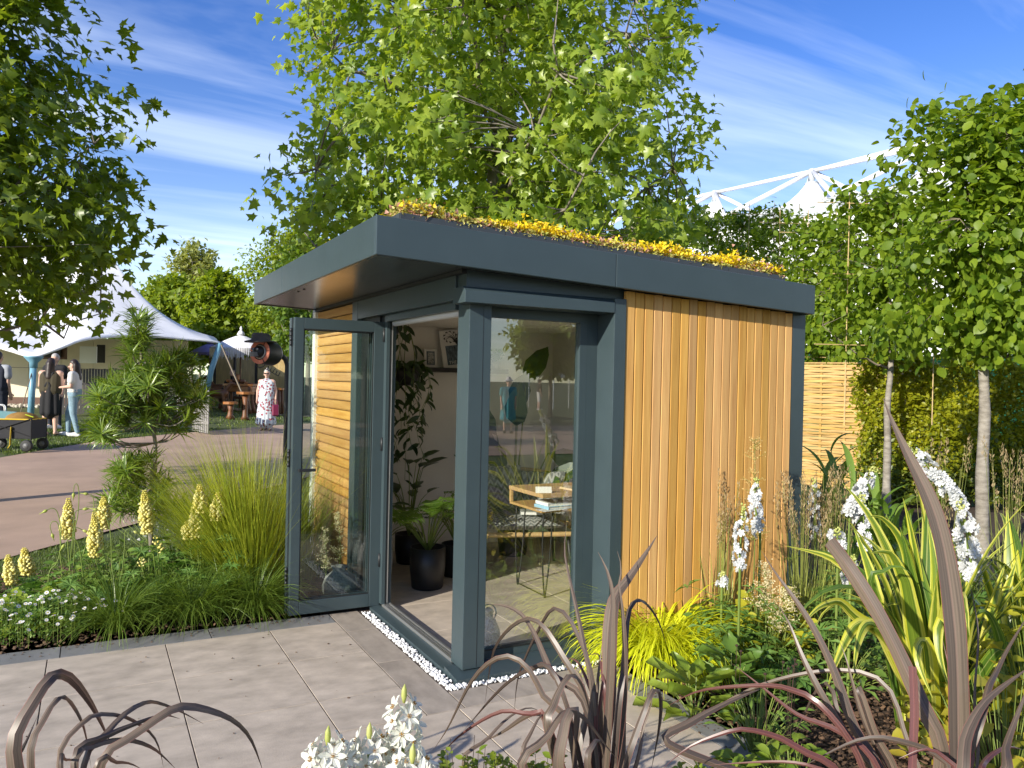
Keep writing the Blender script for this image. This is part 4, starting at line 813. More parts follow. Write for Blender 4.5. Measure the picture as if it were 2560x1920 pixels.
# feather reed grasses
M_reed=leafmat('reed stems',(.22,.28,.05),(.38,.40,.10),.2,.5); M_plume=leafmat('reed plumes',(.24,.17,.085),(.42,.33,.18),.3,.7); M_plg=leafmat('golden plumes',(.50,.36,.13),(.66,.52,.24),.35,.7)
def reed(base,label,n,h,seed,plume=M_plume,pl=.22,spread=.12):
    global rng
    k=rng; rng=np.random.default_rng(seed); t=thing('feather_reed_grass',base,label,'ornamental grass','feather reed grasses'); b=np.array(base,float)
    mb=MB(); P=[];A=[]
    for i in range(n):
        a=rng.uniform(0,6.28); r=rng.uniform(0,spread); q=b+[r*math.cos(a)*.5,r*math.sin(a)*.5,0]; hh=h*rng.uniform(.7,1.05); tip=q+[math.cos(a)*r*1.1*hh,math.sin(a)*r*1.1*hh,hh]
        pts=crom([q,q*.5+tip*.5+[0,0,.02],tip],5); mb.tube(pts,[.0028,.0026,.002,.0016,.001],3,False)
        if rng.random()<.62:
            m_=46; u=rng.uniform(0,1,m_); ph=rng.uniform(.7,1.2)*pl; c=pts[-1][None]-[0,0,0]+(unit(pts[-1]-pts[-2])*ph)[None]*(u[:,None]-.75); w=.018*np.sin(np.pi*np.clip(u*.9+.08,0,1))
            P.append(c+rdir(m_)*w[:,None]*[1,1,.3]); A.append(unit(rdir(m_)*.45+[0,0,1]))
    mb.build('stems',M_reed,t,True,kind='stuff'); P=np.concatenate(P);A=np.concatenate(A)
    leaves(t,t_narrow(.12,.1),P,A,rdir(len(P)),U(.012,.026,len(P)),plume,bulk='plumes')
    m_=n*2; blades('leaves',M_reed,t,b[None]+np.column_stack([rng.normal(0,spread*.4,(m_,2)),np.zeros(m_)]),U(0,6.28,m_),U(.3,.75,m_)*h,U(.003,.006,m_),U(.02,.3,m_),U(.1,1.0,m_),seg=5,power=2,kind='stuff')
    rng=k
def gp(px,py,D):
    b=at(px,py,D); b[2]=0; return b
reed(gp(1800,1400,4.9),'feather reed grass with sparse plumes against the cedar boards',22,1.0,61)
reed(gp(2010,1400,4.7),'upright reed grass clump beyond the end post of the garden room',46,1.02,62)
reed(gp(2080,1400,4.9),'reed grass with brownish plumes between two white delphiniums',40,1.05,63)
reed(gp(2340,1400,5.0),'reed grass plumes in front of the hedge beside the pale trunk',30,1.22,64)
reed(gp(2520,1400,5.2),'reed grass plumes at the edge of the photo behind the arching flax',22,1.2,65)
def plume(base,h,label,seed,tiers,m,name='goat_beard',lean=(0,0)):
    global rng
    k=rng; rng=np.random.default_rng(seed); t=thing(name,base,label,'flower',None); b=np.array(base,float); top=b+[lean[0],lean[1],h]
    MB().tube(crom([b,b*.5+top*.5+[.02,0,0],top],6),np.linspace(.005,.0015,6),5).build('stem',M_stem,t,True)
    P=[];mb=MB()
    for (u0,u1,L,n) in tiers:
        for i in range(n):
            u=rng.uniform(u0,u1); s=b*(1-u)+top*u; a=rng.uniform(0,6.28); l=L*rng.uniform(.6,1.1)*(1-.6*(u-u0)/(u1-u0+1e-6)); e=s+[math.cos(a)*l*.8,math.sin(a)*l*.8,l*rng.uniform(.1,.6)]
            mb.tube([s,e],[.0016,.0006],3,False); q=rng.uniform(.15,1.05,26)[:,None]; P.append(s*(1-q)+e*q+rng.normal(0,.0075,(26,3)))
    mb.build('branchlets',M_stem,t,kind='stuff'); P=np.concatenate(P); leaves(t,TS,P,rdir(len(P)),rdir(len(P)),U(.0025,.0055,len(P)),m,bulk='florets'); rng=k
M_cream=leafmat('cream florets',(.62,.53,.32),(.78,.70,.46),.25,.6)
plume(gp(1880,1400,4.75),1.28,'tall golden feathery plume standing against the cedar boards',71,[(.70,1.0,.13,30),(.52,.60,.16,30)],M_plg)
plume(gp(1910,1500,4.3),.62,'cream astilbe plume above golden leaves below the delphiniums',72,[(.55,1.0,.15,60)],M_cream,'astilbe')
plume(gp(1945,1500,4.25),.50,'lower cream astilbe plume leaning toward the striped flax',73,[(.5,1.0,.14,50)],M_cream,'astilbe',(.05,-.03))
for i,(x,y,h) in enumerate(((-.45,1.78,.36),(-.22,1.85,.50),(-.10,1.92,.60))): plume((x,y,0),h,['short white astilbe low behind the door glass','middle white astilbe behind the door glass','tallest white astilbe behind the door glass, by the cedar wall'][i],74+i,[(.4,1,.10,34)],M_cream,'astilbe')
# ================================================================== flower spikes
M_petw=leafmat('white petals',(.58,.60,.60),(.72,.73,.73),.25,.6,tcol=(1,1,1)); M_bud=leafmat('lime buds',(.40,.45,.10),(.56,.58,.22),.3,.5); M_lup=leafmat('lupin florets',(.78,.69,.16),(.86,.81,.36),.25,.5,tcol=(1.1,1,.6)); M_lupt=leafmat('lupin buds',(.66,.58,.10),(.76,.70,.20),.25,.5)
def floret_mesh(nm,m,n=7,cup=.35):
    v=[(0,0,0)];f=[]
    for layer,(R,z,ph,k) in enumerate(((1.0,cup,0,n),(.62,cup+.18,.4,5))):
        for i in range(k):
            a=2*math.pi*i/k+ph; w=math.pi/k*1.15; b=len(v)
            v+=[(R*.55*math.cos(a-w),R*.55*math.sin(a-w),z*.8),(R*math.cos(a-w*.4),R*math.sin(a-w*.4),z*(.7+.5*(i%2))),(R*math.cos(a+w*.4),R*math.sin(a+w*.4),z*(.7+.4*((i+1)%2))),(R*.55*math.cos(a+w),R*.55*math.sin(a+w),z*.8)]
            f.append((0,b,b+1,b+2)); f.append((0,b+2,b+3))
    me=meshdata(nm,v,f); me.materials.append(m); return me
ME_FL=[floret_mesh('floret',M_petw,6,.3),floret_mesh('floret',M_petw,7,.5),floret_mesh('floret',M_petw,5,.2)]
def delph(pts,depth,label,wpx,n,tipbuds=.12,seed=0):
    global rng
    k=rng; rng=np.random.default_rng(200+seed); ln=[at(px,py,depth) for px,py in pts]; c=crom(ln,24); foot=c[-1]+(c[-1]-c[-4])*.3; foot=np.array([foot[0],foot[1],0])
    t=thing('white_delphinium',foot,label,'flower','white delphiniums'); MB().tube(np.vstack([c,crom([c[-1],c[-1]*.5+foot*.5,foot],5)[1:]]),np.linspace(.0025,.008,28),6).build('stem',M_stem,t,True)
    off=np.array(rootloc(t)); R=wpx*depth/F/2
    for i in range(n):
        u=(i+rng.uniform(0,1))/n; j=u*22.99; a=int(j); p=c[a]*(1-j+a)+c[a+1]*(j-a); tn=unit(c[a]-c[a+1]); d=unit(np.cross(tn,rdir(1)[0])); r=R*(.35+.65*min(1,u*3.5)); 
        o=bpy.data.objects.new('floret',ME_FL[i%3]); COL.objects.link(o); o.parent=t
        z=unit(d+tn*rng.uniform(-.1,.4)+rdir(1)[0]*.25); x=unit(np.cross(z,rdir(1)[0])); y=np.cross(z,x); s=R*rng.uniform(.48,.68)*(.45+.55*min(1,u*4)); M=np.eye(4); M[:3,:3]=np.stack([x,y,z],-1)*s; M[:3,3]=p+d*r*.62-off; o.matrix_basis=Matrix(M.tolist())
    nb=26; u=rng.uniform(-.12,tipbuds,nb); P=np.array([c[0]+(c[0]-c[1])*-x*22 for x in u])+rdir(nb)*R*.35; leaves(t,TI,P,rdir(nb),rdir(nb),U(.004,.008,nb),M_bud,bulk='buds')
    for q in range(7):
        a=rng.uniform(0,6.28); l=rng.uniform(.10,.2); s=foot+[0,0,rng.uniform(.1,.45)]; e=s+[math.cos(a)*l,math.sin(a)*l,.05]
        palm(t,s,e,5,rng.uniform(.07,.11),M_lupl)
    rng=k
def palm(parent,s,e,n,size,m,w=.14,name='leaf',up=None):
    """palmate leaf: stalk from s to e with n leaflets round its end"""
    mb=MB(); e=np.asarray(e,float); s=np.asarray(s,float); mb.tube([s,s*.5+e*.5+[0,0,.01],e],[.002,.0016,.0012],4,False)
    ou=unit((e-s)*[1,1,0]+1e-6); nz=unit(np.array([0,0,1.])+ou*.35+rdir(1)[0]*.2); x=unit(np.cross(nz,rdir(1)[0])); y=np.cross(nz,x)
    for i in range(n):
        a=2*math.pi*i/n+.2; d=x*math.cos(a)+y*math.sin(a); sd=np.cross(nz,d); l=size*rng.uniform(.8,1.1); b=len(mb.v)
        mb.add([e,e+d*l*.5-sd*l*w+nz*l*.16,e+d*l*.55+nz*l*.08,e+d*l*.5+sd*l*w+nz*l*.16,e+d*l+nz*l*.02],[(0,2,1),(1,2,4),(0,3,2),(2,3,4)])
    return mb.build(name,m,parent)
M_lupl=leafmat('lupin leaves',(.09,.19,.035),(.19,.30,.06),.3,.45,tcol=(1.3,1.5,.5)); M_lupl2=leafmat('fresh green leaves',(.14,.23,.02),(.25,.33,.04),.4,.45)
dl=[([ZT(p) for p in q],D,l,w,n) for q,D,l,w,n in (
 ([(490,535),(480,640),(495,760),(515,860)],4.35,'white delphinium spire against the cedar boards',38,46),
 ([(410,715),(395,850),(385,980),(385,1105)],4.15,'second delphinium spire, lower and nearer the cedar boards',36,48),
 ([(865,530),(868,640),(865,760),(870,890)],4.9,'slender delphinium among the reed grasses',32,36),
 ([(1235,470),(1180,560),(1130,660),(1090,750)],4.7,'leaning delphinium spire beyond the golden striped leaves',44,48),
 ([(1175,640),(1180,740),(1185,850),(1195,960)],4.4,'delphinium spire partly open above the striped flax',36,40),
 ([(1010,845),(1012,900),(1015,985)],4.0,'short blunt delphinium head behind the cut bronze blade',44,26),
 ([(1490,310),(1560,390),(1650,480),(1740,590),(1810,690)],3.55,'tallest delphinium bending over at the hedge, upper half of its spire',44,62),
 ([(1815,700),(1840,800),(1848,930),(1870,1040),(1880,1150)],3.5,'thick delphinium spire hanging beside the largest bronze blade',54,64),
 ([(275,1120),(270,1160),(270,1205)],4.4,'small delphinium tip low against the cedar boards',30,14),
 ([(1110,1030),(1090,1110),(1095,1180)],3.8,'half hidden delphinium low behind the striped flax',44,24))]
for i,q in enumerate(dl): delph(*q[:4],int(q[4]*.72),seed=i)
TLF=([(-.3,0,0),(.3,0,0),(-.42,.55,.25),(.42,.55,.25),(0,.95,.55),(0,.5,-.25),(0,1.0,-.05)],[(0,1,3,2),(2,3,4),(0,5,1),(1,5,3),(0,2,5),(2,6,5),(3,5,6),(2,4,6),(3,6,4)])
def lupin(top,bot,yplane,label,wz=102,dens=1.0,tilt=0):
    global rng
    T_=on(*ZL(top),1,yplane); B_=on(*ZL(bot),1,yplane); D=(T_-CAM)@FW; foot=np.array([B_[0]+rng.normal(0,.03),yplane+rng.normal(0,.03),0])
    t=thing('yellow_lupin',foot,label,'flower','yellow lupins'); L=np.linalg.norm(T_-B_); R=wz*.3255*D/F/2
    MB().tube(crom([T_,B_,B_*.5+foot*.5+[.01,0,0],foot],14),np.linspace(.002,.0055,14),6).build('stem',M_stem,t,True)
    rows=max(4,int(L/.0125)); P=[];A=[];Nn=[];Sc=[];kind=[]
    for i in range(rows):
        u=i/(rows-1); c=T_*(1-u)+B_*u; r=R*(.30+.70*min(1,u*1.7))*(.8 if u>.85 else 1); m_=max(3,int(7*dens))
        for j in range(m_):
            if rng.random()>dens+.1: continue
            a=6.283*(j+.5*(i%2))/m_+rng.normal(0,.15); d=np.array([math.cos(a),math.sin(a),.55-.5*u]); P.append(c+d*r*.42); A.append(d); Nn.append([rng.normal(0,.2),rng.normal(0,.2),1]); Sc.append(r*.78*rng.uniform(.8,1.15)); kind.append(u<.28)
    P,A,Nn,Sc,kind=map(np.array,(P,A,Nn,Sc,kind))
    for q,m in ((~kind,M_lup),(kind,M_lupt)):
        if q.any(): leaves(t,TLF,P[q],A[q],Nn[q],Sc[q],m,bulk='raceme')
    for q in range(6):
        a=rng.uniform(0,6.28); l=rng.uniform(.07,.17); h=B_[2]*rng.uniform(.15,.8); s=foot*(1-h/B_[2])+B_*(h/B_[2]); palm(t,s,s+[math.cos(a)*l,math.sin(a)*l,rng.uniform(.0,.06)],9,rng.uniform(.055,.085),M_lupl,.13)
lp=[((525,305),(520,605),2.30,'tall yellow lupin spire between the nodding allium buds'),((797,292),(790,530),2.50,'lupin spire behind and right of the fullest one, by the narrow-leaved tree'),((725,410),(730,745),2.2,'long full lupin spire left of the narrow-leaved tree'),((1108,245),(1130,565),2.1,'tall yellow lupin in front of the narrow-leaved tree trunk'),((1530,200),(1545,405),2.0,'highest pale lupin spire at the rush'),((1495,335),(1515,590),2.05,'pale lupin spire touching the highest one'),((1675,260),(1668,465),1.95,'pale lupin spire nearest the open glass door'),((1443,475),(1455,608),2.1,'small bright lupin bud spike below the paired spires'),((1195,590),(1215,730),1.9,'sparse half open lupin low in the bed',85,.55),((1088,752),(1090,818),1.85,'tiny lupin cluster lowest in the bed',62,.7),((62,740),(90,950),2.5,'lupin at the very edge of the photo above lime leaves'),((185,685),(215,880),2.7,'lupin between the edge lupin and the turf strip')]
for q in lp: lupin(*q)
# nodding allium buds on crooked stems
M_allb=leafmat('allium bud',(.36,.42,.07),(.48,.50,.14),.2,.5)
for i,(pts,yp,lab) in enumerate(((
 [(565,255),(570,200),(590,184),(605,240),(600,400),(570,560),(540,800),(515,985)],2.15,'tallest allium with bud hanging from a hairpin bend'),
 ([(362,385),(400,370),(440,400),(465,520),(462,700),(430,800),(375,880)],2.2,'allium bud reaching furthest over the path'),
 ([(400,568),(385,510),(405,472),(445,490),(462,600),(465,760),(475,850)],2.25,'allium bud curled down below the outermost one'),
 ([(640,378),(600,385),(575,410),(565,520),(545,720),(530,980)],2.1,'allium bud pointing sideways beside the tall lupin'),
 ([(675,262),(705,270),(720,320),(715,420),(690,560),(640,720),(600,860)],2.3,'allium bud held level above the fullest lupin'),
 ([(640,540),(590,520),(575,540),(572,700),(560,900)],2.2,'dark allium bud between two lupin spires'),
 ([(750,385),(790,400),(830,480),(852,600),(858,800),(870,1060)],2.0,'allium stem bowed in front of the narrow-leaved tree'),
 ([(495,650),(530,605),(570,600),(610,680),(632,850),(650,1040)],1.95,'lowest allium bud drooping over the sedge'),
 ([(1030,548),(990,530),(960,560),(955,700),(930,900),(890,1040)],1.95,'allium bud beside the lupin at the tree trunk'))):
    P=[on(*ZL(p),1,yp) for p in pts]; P.append(np.array([P[-1][0],yp,0])); t=thing('nodding_allium',P[-1],lab,'flower bud','nodding alliums'); c=crom(P,30); MB().tube(c,np.linspace(.0022,.004,30),5).build('stem',M_stem,t,True)
    d=unit(c[0]-c[1]); h=c[0]; mb=MB(); mb.tube([h-d*.004,h+d*.004,h+d*.012,h+d*.020,h+d*.030,h+d*.052],[.0025,.008,.0105,.008,.0035,.0008],8); mb.build('bud',M_allb,t,True)
# white star flowers right by the lens
M_star=leafmat('star petals',(.70,.71,.62),(.84,.84,.78),.35,.5,tcol=(1,1,.85)); M_stamen=mat('stamens',(.35,.18,.03),.6)
def star(c,d,s,t):
    x=unit(np.cross(d,rdir(1)[0])); y=np.cross(d,x); mb=MB()
    for i in range(6):
        a=i*math.pi/3+.2; r=x*math.cos(a)+y*math.sin(a); sd=np.cross(d,r); l=s*(1 if i%2 else .9)
        mb.add([c,c+r*l*.45-sd*l*.22+d*l*.12,c+r*l*.5+d*l*.06,c+r*l*.45+sd*l*.22+d*l*.12,c+r*l*.8-sd*l*.15+d*l*.24,c+r*l*.8+sd*l*.15+d*l*.24,c+r*l+d*l*.2],[(0,2,1),(0,3,2),(1,2,4),(2,3,5),(2,5,6),(2,6,4)])
    o=mb.build('petals',M_star,t); mb=MB()
    for i in range(6):
        a=i*math.pi/3; q=c+(x*math.cos(a)+y*math.sin(a))*s*.13; mb.tube([q,q+d*s*.2],[s*.02,s*.035],4)
    mb.ball(c+d*s*.06,s*.07,6,4); mb.build('stamens',M_stamen,o)
for k,(px,py,D,n,sp,lab) in enumerate(((1008,1835,2.35,20,(.056,.12),'tall head of white star flowers nearest the lens, topped by a lime bud'),(818,1905,2.2,16,(.07,.07),'lowest round head of white star flowers at the bottom edge'),(922,1885,2.3,13,(.065,.06),'middle head of white star flowers between the other two'),(1030,1945,2.1,14,(.07,.06),'head of white star flowers cut by the bottom edge below the tall one'))):
    c=at(px,py,D); foot=np.array([c[0],c[1],0]); t=thing('star_flower',foot,lab,'flower','white star flowers'); MB().tube([foot,c],[.006,.005],6).build('stem',M_stem,t,True)
    for i in range(n):
        u=(i+.5)/n; a=i*2.4; ph=math.acos(1-1.7*u) if sp[0]==sp[1] or k else None
        d=unit(np.array([math.cos(a),math.sin(a),.9-1.5*u])); q=c+d*[sp[0]*.75,sp[0]*.75,0]+[0,0,sp[1]*(.75-1.6*u)]; star(q,unit(d+rdir(1)[0]*.2-FW*.25),.040*rng.uniform(.9,1.15),t)
    mb=MB(); q=c+[0,0,sp[1]*.95]; mb.tube([q-[0,0,.02],q,q+[0,0,.018],q+[.002,0,.036]],[.004,.009,.008,.001],7); mb.build('bud',M_bud,t,True)
    blades('leaves',M_stem,t,np.repeat(foot[None],9,0),U(0,6.28,9),U(.25,.4,9),U(.014,.022,9),U(.1,.5,9),U(.4,1.5,9),seg=8,fold=.2)
# ---- narrow-leaved small tree between bed and path
M_pod=leafmat('long narrow leaves',(.08,.15,.014),(.20,.28,.035),.35,.32,c3=(.24,.30,.05),spec=.6)
def whorl_mesh(n,seed):
    r=np.random.default_rng(seed); az=np.arange(n)*2.4+r.normal(0,.2,n); V,f,uv=blade_arrays(np.column_stack([np.zeros((n,2)),np.linspace(-.05,0,n)]),az,r.uniform(.11,.185,n),r.uniform(.009,.0135,n),r.uniform(.35,1.35,n),r.uniform(.3,1.3,n),seg=4,power=1.2,fold=.12,taper=.35)
    me=fastmesh('leaf_whorl',V,f.ravel(),np.full(len(f),4),True,uv); me.materials.append(M_pod); return me
WH=[whorl_mesh(n,i) for i,n in enumerate((26,30,22,28))]
def podo(foot,joints,tips,label):
    t=thing('narrow_leaved_tree',foot,label,'small tree','narrow-leaved trees'); off=np.array(rootloc(t)); tr=crom(joints,12)
    MB().tube(tr,np.linspace(.017,.011,12),8).build('trunk',M_bark,t,True); mb=MB()
    for c in tips:
        j=np.argmin(np.linalg.norm(tr-c,axis=1)+.25*np.maximum(0,tr[:,2]-c[2]+.1)); a=tr[j]; mb.tube(crom([a,a*.4+c*.6+[0,0,-.05],c],6),[.006,.005,.0045,.004,.0035,.003],5,False)
        o=bpy.data.objects.new('leaf_whorl',WH[rng.integers(4)]); COL.objects.link(o); o.parent=t
        out=unit(c-tr[-1]+[0,0,.1]); z=unit(out*.55+[0,0,.75]+rdir(1)[0]*.3); x=unit(np.cross(z,rdir(1)[0])); y=np.cross(z,x); M=np.eye(4); M[:3,:3]=np.stack([x,y,z],-1)*rng.uniform(.85,1.2); M[:3,3]=c-off; o.matrix_basis=Matrix(M.tolist())
    mb.build('branches',M_bark,t,True,kind='stuff')
YP=2.9
Q=lambda px,py,dy=0: on(px,py,1,YP+dy)
ft=Q(380,1330); ft[2]=0
tips=[]
for (x,y,rx,ry,n) in ((345,870,34,50,15),(352,800,18,22,5),(290,985,60,40,24),(430,945,78,52,30),(350,960,60,50,20),(420,1040,66,34,18),(275,1060,52,46,18),(480,985,38,40,12),(345,1010,50,30,10),(420,900,45,30,8)):
    for i in range(n): 
        a=rng.uniform(0,6.28); q=math.sqrt(rng.random()); tips.append(Q(x+rx*q*math.cos(a),y+ry*q*math.sin(a),rng.normal(0,.16)))
podo(ft,[ft,Q(378,1260),Q(380,1190),Q(390,1130),Q(378,1040),Q(360,950),Q(350,850)],tips,'small tree with long narrow glossy leaves between lupins and path')
ft2=Q(385,1345,.15); ft2[2]=0; tips=[]
for (x,y,rx,ry,n) in ((355,1190,70,42,22),(330,1250,70,34,16),(400,1270,60,30,12),(345,1150,50,20,7)):
    for i in range(n):
        a=rng.uniform(0,6.28); q=math.sqrt(rng.random()); tips.append(Q(x+rx*q*math.cos(a),y+ry*q*math.sin(a),.1+rng.normal(0,.14)))
podo(ft2,[ft2,Q(372,1300,.15),Q(362,1230,.15),Q(355,1170,.12)],tips,'lower bushy young plant with narrow leaves round the tree trunk')
# ---- leafy perennials that fill the beds
def leafy(name,base,label,cat,group,n,R,H,size,m,T=None,single=0,palmn=0,stems=True):
    t=thing(name,base,label,cat,group); b=np.array(base,float); mb=MB(); P=[];A=[]
    for i in range(n):
        a=rng.uniform(0,6.28); q=math.sqrt(rng.random()); h=H*rng.uniform(.35,1)*(1-.45*q*q); e=b+[R*q*math.cos(a),R*q*math.sin(a),h]; s=b+[R*.25*q*math.cos(a),R*.25*q*math.sin(a),0]
        if palmn: palm(t,s,e,palmn,size*rng.uniform(.75,1.15),m,.17); continue
        mb.tube([s,s*.5+e*.5+[0,0,.03],e],[.003,.0025,.0015],4,False); P.append(e); A.append(unit(np.array([math.cos(a),math.sin(a),rng.uniform(-.3,.5)])+rdir(1)[0]*.4))
    if palmn: return t
    mb.build('stems',M_stem,t,True,kind='stuff'); P=np.array(P);A=np.array(A)
    leaves(t,T or T_OV,P,A,unit(rdir(len(P))*.4+[0,0,1]-FW*.25),U(.7,1.2,len(P))*size,m,singles=single); return t
for i,(px,yp,R,H,n,lab) in enumerate(((60,2.1,.34,.26,16,'lupin foliage under the two edge lupins'),(200,2.0,.34,.30,18,'lupin foliage at the foot of the nodding alliums'),(330,1.95,.3,.26,14,'lupin foliage behind the sedge in front of the narrow-leaved tree'),(450,1.95,.32,.34,18,'lupin foliage below the half open lupin'),(560,1.95,.28,.40,18,'lupin foliage by the rush and the paired spires'),(420,2.5,.35,.40,16,'lupin foliage in the middle depth of the bed'))):
    b=on(px,1500,1,yp); b[2]=0; leafy('lupin_foliage',b,lab,'leafy plant','lupin leaf clumps',n+6,R,H,.085,M_lupl,palmn=9)
def t_round():
    n=11; o=[(0,0)]+[((.5+.07*(i%2))*math.sin(.35+(i/(n-1))*5.58)*-1,.5-(.5+.07*(i%2))*math.cos(.35+(i/(n-1))*5.58)) for i in range(n)]
    return [(0,.38,-.06)]+[(x,y,.10*math.hypot(x,y-.4)) for x,y in o],[(0,i,i%(n+1)+1) for i in range(1,n+2)]
T_RND=t_round(); M_alch=leafmat('lime round leaves',(.24,.36,.03),(.34,.42,.05),.45,.5)
for i,(px,yp,n,R,H,lab) in enumerate(((20,1.95,46,.26,.24,"lime green lady's mantle at the photo edge behind the white daisies"),(215,2.15,34,.24,.30,"lady's mantle with pale round leaves below the fullest lupin"),(140,1.9,24,.22,.18,"lady's mantle low behind the daisies"))):
    b=on(px,1500,1,yp); b[2]=0; leafy('ladys_mantle',b,lab,'leafy plant',"lady's mantle clumps",n*2,R,H,.055,M_alch,T_RND,single=80)
M_fine=leafmat('fine green leaves',(.09,.18,.025),(.20,.30,.05),.35,.5)
for i in range(7):
    px=230+i*58; b=on(px,1500,1,2.15+.45*rng.random()); b[2]=0
    if b[0]>-.35: continue
    leafy('ground_foliage',b,['low green foliage filling the left bed between the flowers']*1 and 'low green foliage filling the bed between lupins and turf strip','leafy plant','low filler plants in the left bed',110,.34,.42,.06,M_fine,T_OV)
# white daisies
bd=on(75,1610,1,1.63); bd[2]=0
DS=thing('daisy_mound',bd,'mound of small white and pink daisies at the patio edge','daisies'); dn=260
a=U(0,6.28,3200); q=np.sqrt(U(0,1,3200)); P=np.column_stack([bd[0]+.50*q*np.cos(a),bd[1]+.17+.26*q*np.sin(a),.03+U(0,1,3200)*.20*(1-.6*q*q)])
leaves(DS,t_narrow(.16,.2),P,unit(rdir(3200)+[0,0,.4]),rdir(3200),U(.015,.034,3200),M_fine)
M_dais=leafmat('daisy petals',(.78,.78,.77),(.86,.85,.84),.25,.5,tcol=(1,1,1),c3=(.62,.33,.36)); M_dc=mat('daisy centre',(.50,.36,.05),.8)
v=[(0,0,0)]+[((1 if i%2 else .78)*math.cos(i*math.pi/12),(1 if i%2 else .78)*math.sin(i*math.pi/12),.12) for i in range(24)]; dme=meshdata('daisy',v,[(0,i+1,(i+1)%24+1) for i in range(24)]); dme.materials.append(M_dais)
cme=MB().ball((0,0,.06),(.34,.34,.16),8,5).mesh('centre',True); cme.materials.append(M_dc); sm=MB()
for i in range(150):
    a=rng.uniform(0,6.28); q=math.sqrt(rng.random())*1.08; p=np.array([bd[0]+.48*q*math.cos(a),bd[1]+.13+.27*q*math.sin(a)-.02,.10+.17*(1-.65*q*q)*rng.uniform(.6,1.1)])
    o=bpy.data.objects.new('daisy',dme); COL.objects.link(o); o.parent=DS; z=unit(np.array([0,-.35,.9])+rdir(1)[0]*.45); x=unit(np.cross(z,rdir(1)[0])); y=np.cross(z,x); M=np.eye(4); s=rng.uniform(.0105,.0145); M[:3,:3]=np.stack([x,y,z],-1)*s; M[:3,3]=p-np.array(bd); o.matrix_basis=Matrix(M.tolist())
    c=bpy.data.objects.new('centre',cme); COL.objects.link(c); c.parent=o; sm.tube([p,[p[0],p[1]+.02,.02]],.0012,3,False)
sm.build('stalks',M_stem,DS,kind='stuff')
b=on(440,1330,1,3.0); b[2]=0
t=thing('white_umbel_plant',b,'white flowered plant glimpsed behind the narrow-leaved tree and rush','flower'); n=260
P=np.column_stack([b[0]+rng.normal(0,.18,n),b[1]+rng.normal(0,.10,n),.42+rng.normal(0,.07,n)]); leaves(t,TS,P,rdir(n),rdir(n)*.4+[0,0,1],U(.008,.018,n),M_petw,bulk='florets'); mb=MB()
for i in range(24): mb.tube([(b[0]+rng.normal(0,.03),b[1],0),P[i]],.002,3,False)
mb.build('stems',M_stem,t,kind='stuff')
# ---- right-hand bed
M_rod=leafmat('broad toothed leaves',(.17,.26,.025),(.26,.34,.05),.4,.4)
def t_tooth():
    n=9; L=[(-(.30*math.sin(math.pi*(.06+.92*(i/(n-1))**.8)))*(1.12 if i%2 else .86),i/(n-1)*.97,.07) for i in range(n)]; m_=[(0,i/(n-1)*.97,-.04-.16*(i/(n-1))**2) for i in range(n)]; Rr=[(-x,y,z) for x,y,z in L]; v=m_+L+Rr+[(0,1.03,-.2)]
    f=[]
    for i in range(n-1): f+=[(i,i+1,n+i+1,n+i),(i,2*n+i,2*n+i+1,i+1)]
    f+=[(n-1,3*n,2*n-1),(n-1,3*n-1,3*n)]; return v,f
T_TO=t_tooth()
def rosette(name,base,label,cat,group,n,size,m,H=.25,T=T_TO,R=.12,lo=.1):
    t=thing(name,base,label,cat,group); b=np.array(base,float); P=[];A=[];mb=MB()
    for i in range(n):
        a=i*2.4+rng.normal(0,.2); u=i/n; e=b+[R*(1-u*.6)*math.cos(a),R*(1-u*.6)*math.sin(a),H*(lo+(1-lo)*u)]; mb.tube([b,e],[.004,.002],4,False); P.append(e); A.append([math.cos(a),math.sin(a),rng.uniform(-.1,.45)+.5*u])
    mb.build('stems',M_stem,t,kind='stuff'); P=np.array(P); leaves(t,T,P,np.array(A),np.tile([0,0,1.],(n,1))+rdir(n)*.25,U(.75,1.15,n)*size,m,singles=300); return t
rosette('broad_leaved_plant',gp(1735,1790,3.75),'light green plant with big toothed leaves beside the golden grass','leafy plant',None,20,.165,M_rod,.22)
rosette('broad_leaved_plant',gp(1830,1760,3.95),'darker toothed leaf plant between the light green one and the striped flax','leafy plant',None,18,.15,M_fine,.26)
M_gold=leafmat('golden round leaves',(.36,.37,.02),(.50,.48,.04),.4,.5); M_deep=leafmat('deep green leaves',(.06,.14,.022),(.14,.24,.045),.3,.45)
leafy('golden_leaved_shrub',gp(1925,1500,4.4),'golden leaved shrub under the cream astilbe plumes','shrub',None,150,.22,.50,.055,M_gold,T_RND)
for i,(px,D,H,lab) in enumerate(((1815,4.5,.42,'dark cut-leaved delphinium foliage below the first white spires'),(1870,4.2,.34,'delphinium foliage beneath the cream astilbe'),(2120,4.5,.5,'delphinium foliage behind the striped flax'),(2480,4.2,.62,'delphinium foliage under the hanging spire'),(1960,4.0,.25,'low dark foliage at the foot of the astilbe'))): leafy('delphinium_foliage',gp(px,1500,D),lab,'leafy plant','delphinium leaf clumps',24,.24,H,.085,M_deep,palmn=7)
leafy('sprouting_perennial',gp(1900,1850,3.05),'fresh green sprouts in the bark mulch at the front of the bed','leafy plant',None,60,.13,.20,.075,M_lupl2,t_oval(.24,.08,.3))
leafy('sprouting_perennial',gp(1985,1860,2.95),'taller fresh green stems beside the mulch sprouts','leafy plant',None,60,.12,.30,.075,M_lupl2,t_oval(.24,.08,.3))
t=leafy('cone_daisy',gp(1860,3200,3.45),'thin stemmed plant with a few dark brown flower cones','leafy plant',None,70,.2,.34,.06,M_fine,t_narrow(.12,.2)); mb=MB()
